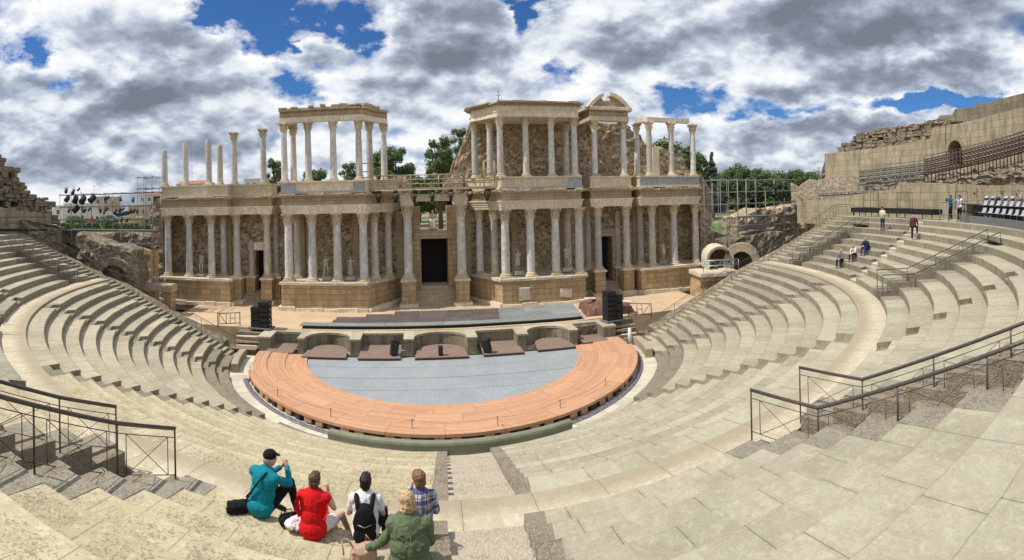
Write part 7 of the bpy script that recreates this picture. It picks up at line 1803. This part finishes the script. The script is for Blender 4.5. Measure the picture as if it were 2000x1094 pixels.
# ---- people farther away
def P_(px, py): return land(px, py)
def face_dir(p, tx, ty): return atan2(ty-p.y, tx-p.x)-pi/2
navy = fabric('navy_jacket', (.018, .024, .055)); black = MATS['black_trousers']; shoesm = ('shoes', MATS['dark_shoes'], shoes, 0)
FS = J(SIT, anL=(-.12, .5, -.27), anR=(.14, .5, -.27))
def sitp(label, px, py, rz, cl, hair, Jx=None, hd=(0, 0)):
    p = land(px, py); figure(label, p, rz, Jx or FS, cl, hair, .016, 'people sitting on the right rows', hd)
rowr = radians(48)
sitp('person in a grey cardigan and red top sitting lowest of the three on the right', 1641, 519, radians(112), [('cardigan', fabric('grey_cardigan', (.15, .16, .20)), top(2, .02), .006), ('trousers', black, legs(), .005), shoesm], (H_blond, hair_bob()), J(FS, elL=(-.22, .2, .3), elR=(.22, .2, .3), wrL=(-.04, .42, .24), wrR=(.04, .42, .24)), (-40, 0))
sitp('person in a white jacket leaning forward, middle of the three on the right', 1668, 506, radians(100), [('jacket', fabric('white_jacket', (.64, .60, .56)), top(2, .02), .006), ('trousers', fabric('dark_jeans', (.02, .03, .06)), legs(), .005), shoesm], (H_blond, hair_bob()), J(FS, che=(0, .14, .43), nek=(0, .22, .57), hea=(0, .30, .68), shL=(-.17, .16, .51), shR=(.17, .16, .51), elL=(-.2, .3, .3), elR=(.2, .3, .3), wrL=(-.05, .5, .22), wrR=(.05, .5, .22)), (0, -20))
sitp('person in a navy jacket and jeans sitting highest of the three on the right', 1692, 497, radians(95), [('jacket', navy, top(2, .028, True, 1.2), .006), ('jeans', fabric('blue_jeans', (.03, .06, .16)), legs(), .005), shoesm], (H_grey, hair_short()), J(FS, w=1.15, che=(0, .12, .45), nek=(0, .18, .6), hea=(0, .24, .72), shL=(-.19, .13, .54), shR=(.19, .13, .54), elL=(-.24, .3, .3), elR=(.24, .3, .3), wrL=(-.05, .46, .3), wrR=(.05, .46, .3)), (0, -25))
def standp(label, p, rz, cl, hair, Jx=None, hd=(0, 0), props=None, grp='people standing on the right rows'):
    return figure(label, p, rz, Jx or STD, cl, hair, .016, grp, hd, props=props)
jeans2 = fabric('dark_blue_jeans', (.02, .03, .07))
standp('person in a white and yellow jacket looking at a phone on the upper right rows', land(1723, 449), radians(100), [('jacket', fabric('cream_jacket', (.62, .55, .38)), top(2, .025), .006), ('trousers', jeans2, legs(), .005), shoesm], (H_dark, hair_short()), J(STD, elL=(-.24, .02, 1.14), elR=(.24, .02, 1.14), wrL=(-.08, .26, 1.22), wrR=(.08, .26, 1.22)), (0, -18))
def bluecap(t, g, Rh, hea): mb = MB(); mb.ell(hea+Rh @ Vector((0, -.01, .06)), (.088, .104, .07), 12, 8, Rh); mb.tube([hea+Rh @ Vector((-.05, .1, .05)), hea+Rh @ Vector((.05, .1, .05))], .02, 6); fuse(mb, 'cap', plain('blue_cap', (.10, .16, .34), .8), t, .012, 1)
standp('person in a maroon jacket and blue cap stepping up the right aisle', land(1783, 469), radians(-75), [('jacket', fabric('maroon_jacket', (.075, .025, .035)), top(2, .025), .006), ('trousers', black, legs(), .005), ('shoes', fabric('white_shoes', (.6, .6, .62)), shoes, 0)], (H_grey, hair_short()), J(STD, knR=(.11, .38, .80), anR=(.11, .36, .42), toR=(.12, .50, .38), che=(0, .06, 1.26), nek=(0, .1, 1.43), hea=(0, .14, 1.57), shL=(-.18, .07, 1.37), shR=(.18, .07, 1.37), elR=(.24, .16, 1.12), wrR=(.16, .36, .98)), (10, -10), bluecap)
def terrp(px, r, z): p = terr(px, r); return Vector((p.x, p.y, z))
phone = J(STD, elL=(-.26, .18, 1.30), elR=(.26, .18, 1.30), wrL=(-.07, .30, 1.50), wrR=(.07, .30, 1.50))
standp('person in a teal top raising a camera behind the terrace railing', terrp(1856, 33.3, 8.32), radians(70), [('top', fabric('teal_top', (.01, .13, .16)), top(2, .02), .006), ('trousers', black, legs(), .005), shoesm], (H_brown, hair_bob()), phone, (0, 0), None, 'couple at the terrace railing')
standp('person in white with a blue scarf holding a phone beside the grey chairs', terrp(1874, 33.3, 8.32), radians(80), [('top', MATS['white_blouse'], top(1, .03, True, 1.2), .006), ('scarf', fabric('blue_scarf', (.04, .14, .50)), lambda mb, g, torso: (capsule(mb, (-.1, .13, 1.42), (-.06, .16, .85), .035, .03), capsule(mb, (.1, .13, 1.42), (.08, .16, .95), .035, .03), capsule(mb, (-.1, .08, 1.46), (.1, .08, 1.46), .04, .04)), .004), ('trousers', black, legs(), .005), ('shoes', MATS['white_shoes'], shoes, 0)], (H_brown, hair_bob()), J(phone, wrL=(-.05, .36, 1.36), wrR=(.05, .36, 1.36)), (0, -10), None, 'couple at the terrace railing')

# ============================================================ STATUES
def skirt(z0, z1, r0, r1):
    def f(mb, g, torso, ax, Rt):
        mb.tube([(0, 0, z0), (0, 0, (z0+z1)/2), (0, 0, z1)], [r0, (r0+r1)/2, r1], 14)
        for k in range(7): a = 2*pi*k/7; mb.tube([(r0*.95*cos(a), r0*.95*sin(a), z0), (r1*.95*cos(a+.3), r1*.95*sin(a+.3), z1)], .03, 6)
    return f
def drape(mb, g, torso, ax, Rt):
    capsule(mb, (-.16, .08, 1.36), (.16, .10, .95), .05, .05); capsule(mb, (-.16, -.06, 1.36), (.16, -.06, .9), .05, .05); capsule(mb, (.2, .02, 1.0), (.24, .02, .35), .055, .03)
def statue(label, px, Y, z0, h, Jx, cl, rz=pi, headless=False, hd=(0, 0), block=.35):
    t = figure(label, (XY(px, Y), Y, z0+block), rz, Jx, cl, None, .02, 'marble statues of the stage front', hd, hands=False, headless=headless, marble=M_stat, name='statue', cat='statue', scale=h/1.7)
    mb = MB(); mb.obox((0, 0, -block/2*1.7/h), (.75, .5, block*1.7/h), bev=.02, jit=.01); mb.build('plinth', M_stat, t); return t
arm1 = dict(elL=(-.28, .0, 1.16), wrL=(-.30, .16, 1.0), elR=(.26, -.05, 1.15), wrR=(.12, .10, 1.02))
stub = dict(elL=(-.21, 0, 1.25), wrL=(-.21, 0, 1.2), elR=(.21, 0, 1.25), wrR=(.21, 0, 1.2))
statue('headless nude marble statue between the second and third columns on the left', 391, 11.4, ZP, 2.0, J(STD, **stub, pel=(.03, 0, .95), knR=(.14, .08, .5)), [lambda mb, g, torso, ax, Rt: capsule(mb, (.2, -.08, 0), (.2, -.05, .6), .07, .05)], pi-.3, True, block=.25)
statue('nude marble statue with raised arm left of the fourth column of the left block', 634, 10.6, ZP, 1.75, J(STD, elL=(-.26, .0, 1.45), wrL=(-.1, .1, 1.6), elR=(.25, 0, 1.12), wrR=(.2, .1, .95), knL=(-.15, .08, .52)), [lambda mb, g, torso, ax, Rt: capsule(mb, (.22, -.05, 0), (.2, -.03, .7), .07, .05)], pi+.2)
statue('draped marble statue right of the middle column of the left block', 682, 10.6, ZP, 1.7, J(STD, **arm1), [skirt(.1, 1.0, .2, .17), drape], pi, block=.3)
statue('draped marble statue left of the first inner column of the right block', 1009, 10.7, ZP+.05, 1.8, J(STD, **arm1), [skirt(.45, 1.05, .2, .17), drape], pi+.2, block=.35)
statue('headless marble torso statue right of the third column of the right block', 1104, 10.9, ZP+.1, 2.0, J(STD, **stub, knR=(.16, .1, .5)), [skirt(.75, 1.05, .18, .17)], pi, True, block=.3)
statue('slim marble statue between the columns of the far right wing', 1294, 11.6, ZP, 1.85, J(STD, **stub), [skirt(.6, 1.05, .18, .16)], pi+.5, True, block=.35)
sit_st = dict(SIT); sit_st = {k: ((v[0], v[1], v[2]+.5) if isinstance(v, tuple) and len(v) == 3 else v) for k, v in sit_st.items()}
sit_st.update(anL=(-.13, .46, .1), anR=(.13, .5, .1), toL=(-.13, .62, .05), toR=(.13, .66, .05))
statue('seated draped marble statue in the window above the central doorway', 844, 13.3, 7.7, 2.15, sit_st, [lambda mb, g, torso, ax, Rt: (mb.obox((0, -.05, .3), (.5, .4, .6)), capsule(mb, (-.2, .1, .62), (-.2, .5, .62), .1, .1), capsule(mb, (.2, .1, .62), (.2, .5, .62), .1, .1), capsule(mb, (-.12, .5, .6), (-.12, .52, .12), .12, .14), capsule(mb, (.12, .5, .6), (.12, .54, .12), .12, .14))], pi, block=.12)
# broken marble fragments set into the right podium
for i, (px, py) in enumerate([(1020, 574), (1101, 572)]):
    Y = 9.02; x = XY(px, Y); z = ZD(px, py, Y); mb = MB(); mb.obox((x, Y, z), (.95 if i == 0 else 1.0, .12, 1.1 if i == 0 else .7), rx=0, ry=.15*i, jit=.06, bev=.02); tag(mb.build('marble_fragment', M_trim), 'pale marble fragment set in the %s of the right podium front' % ['left', 'right'][i], 'marble slab', 'marble fragments')
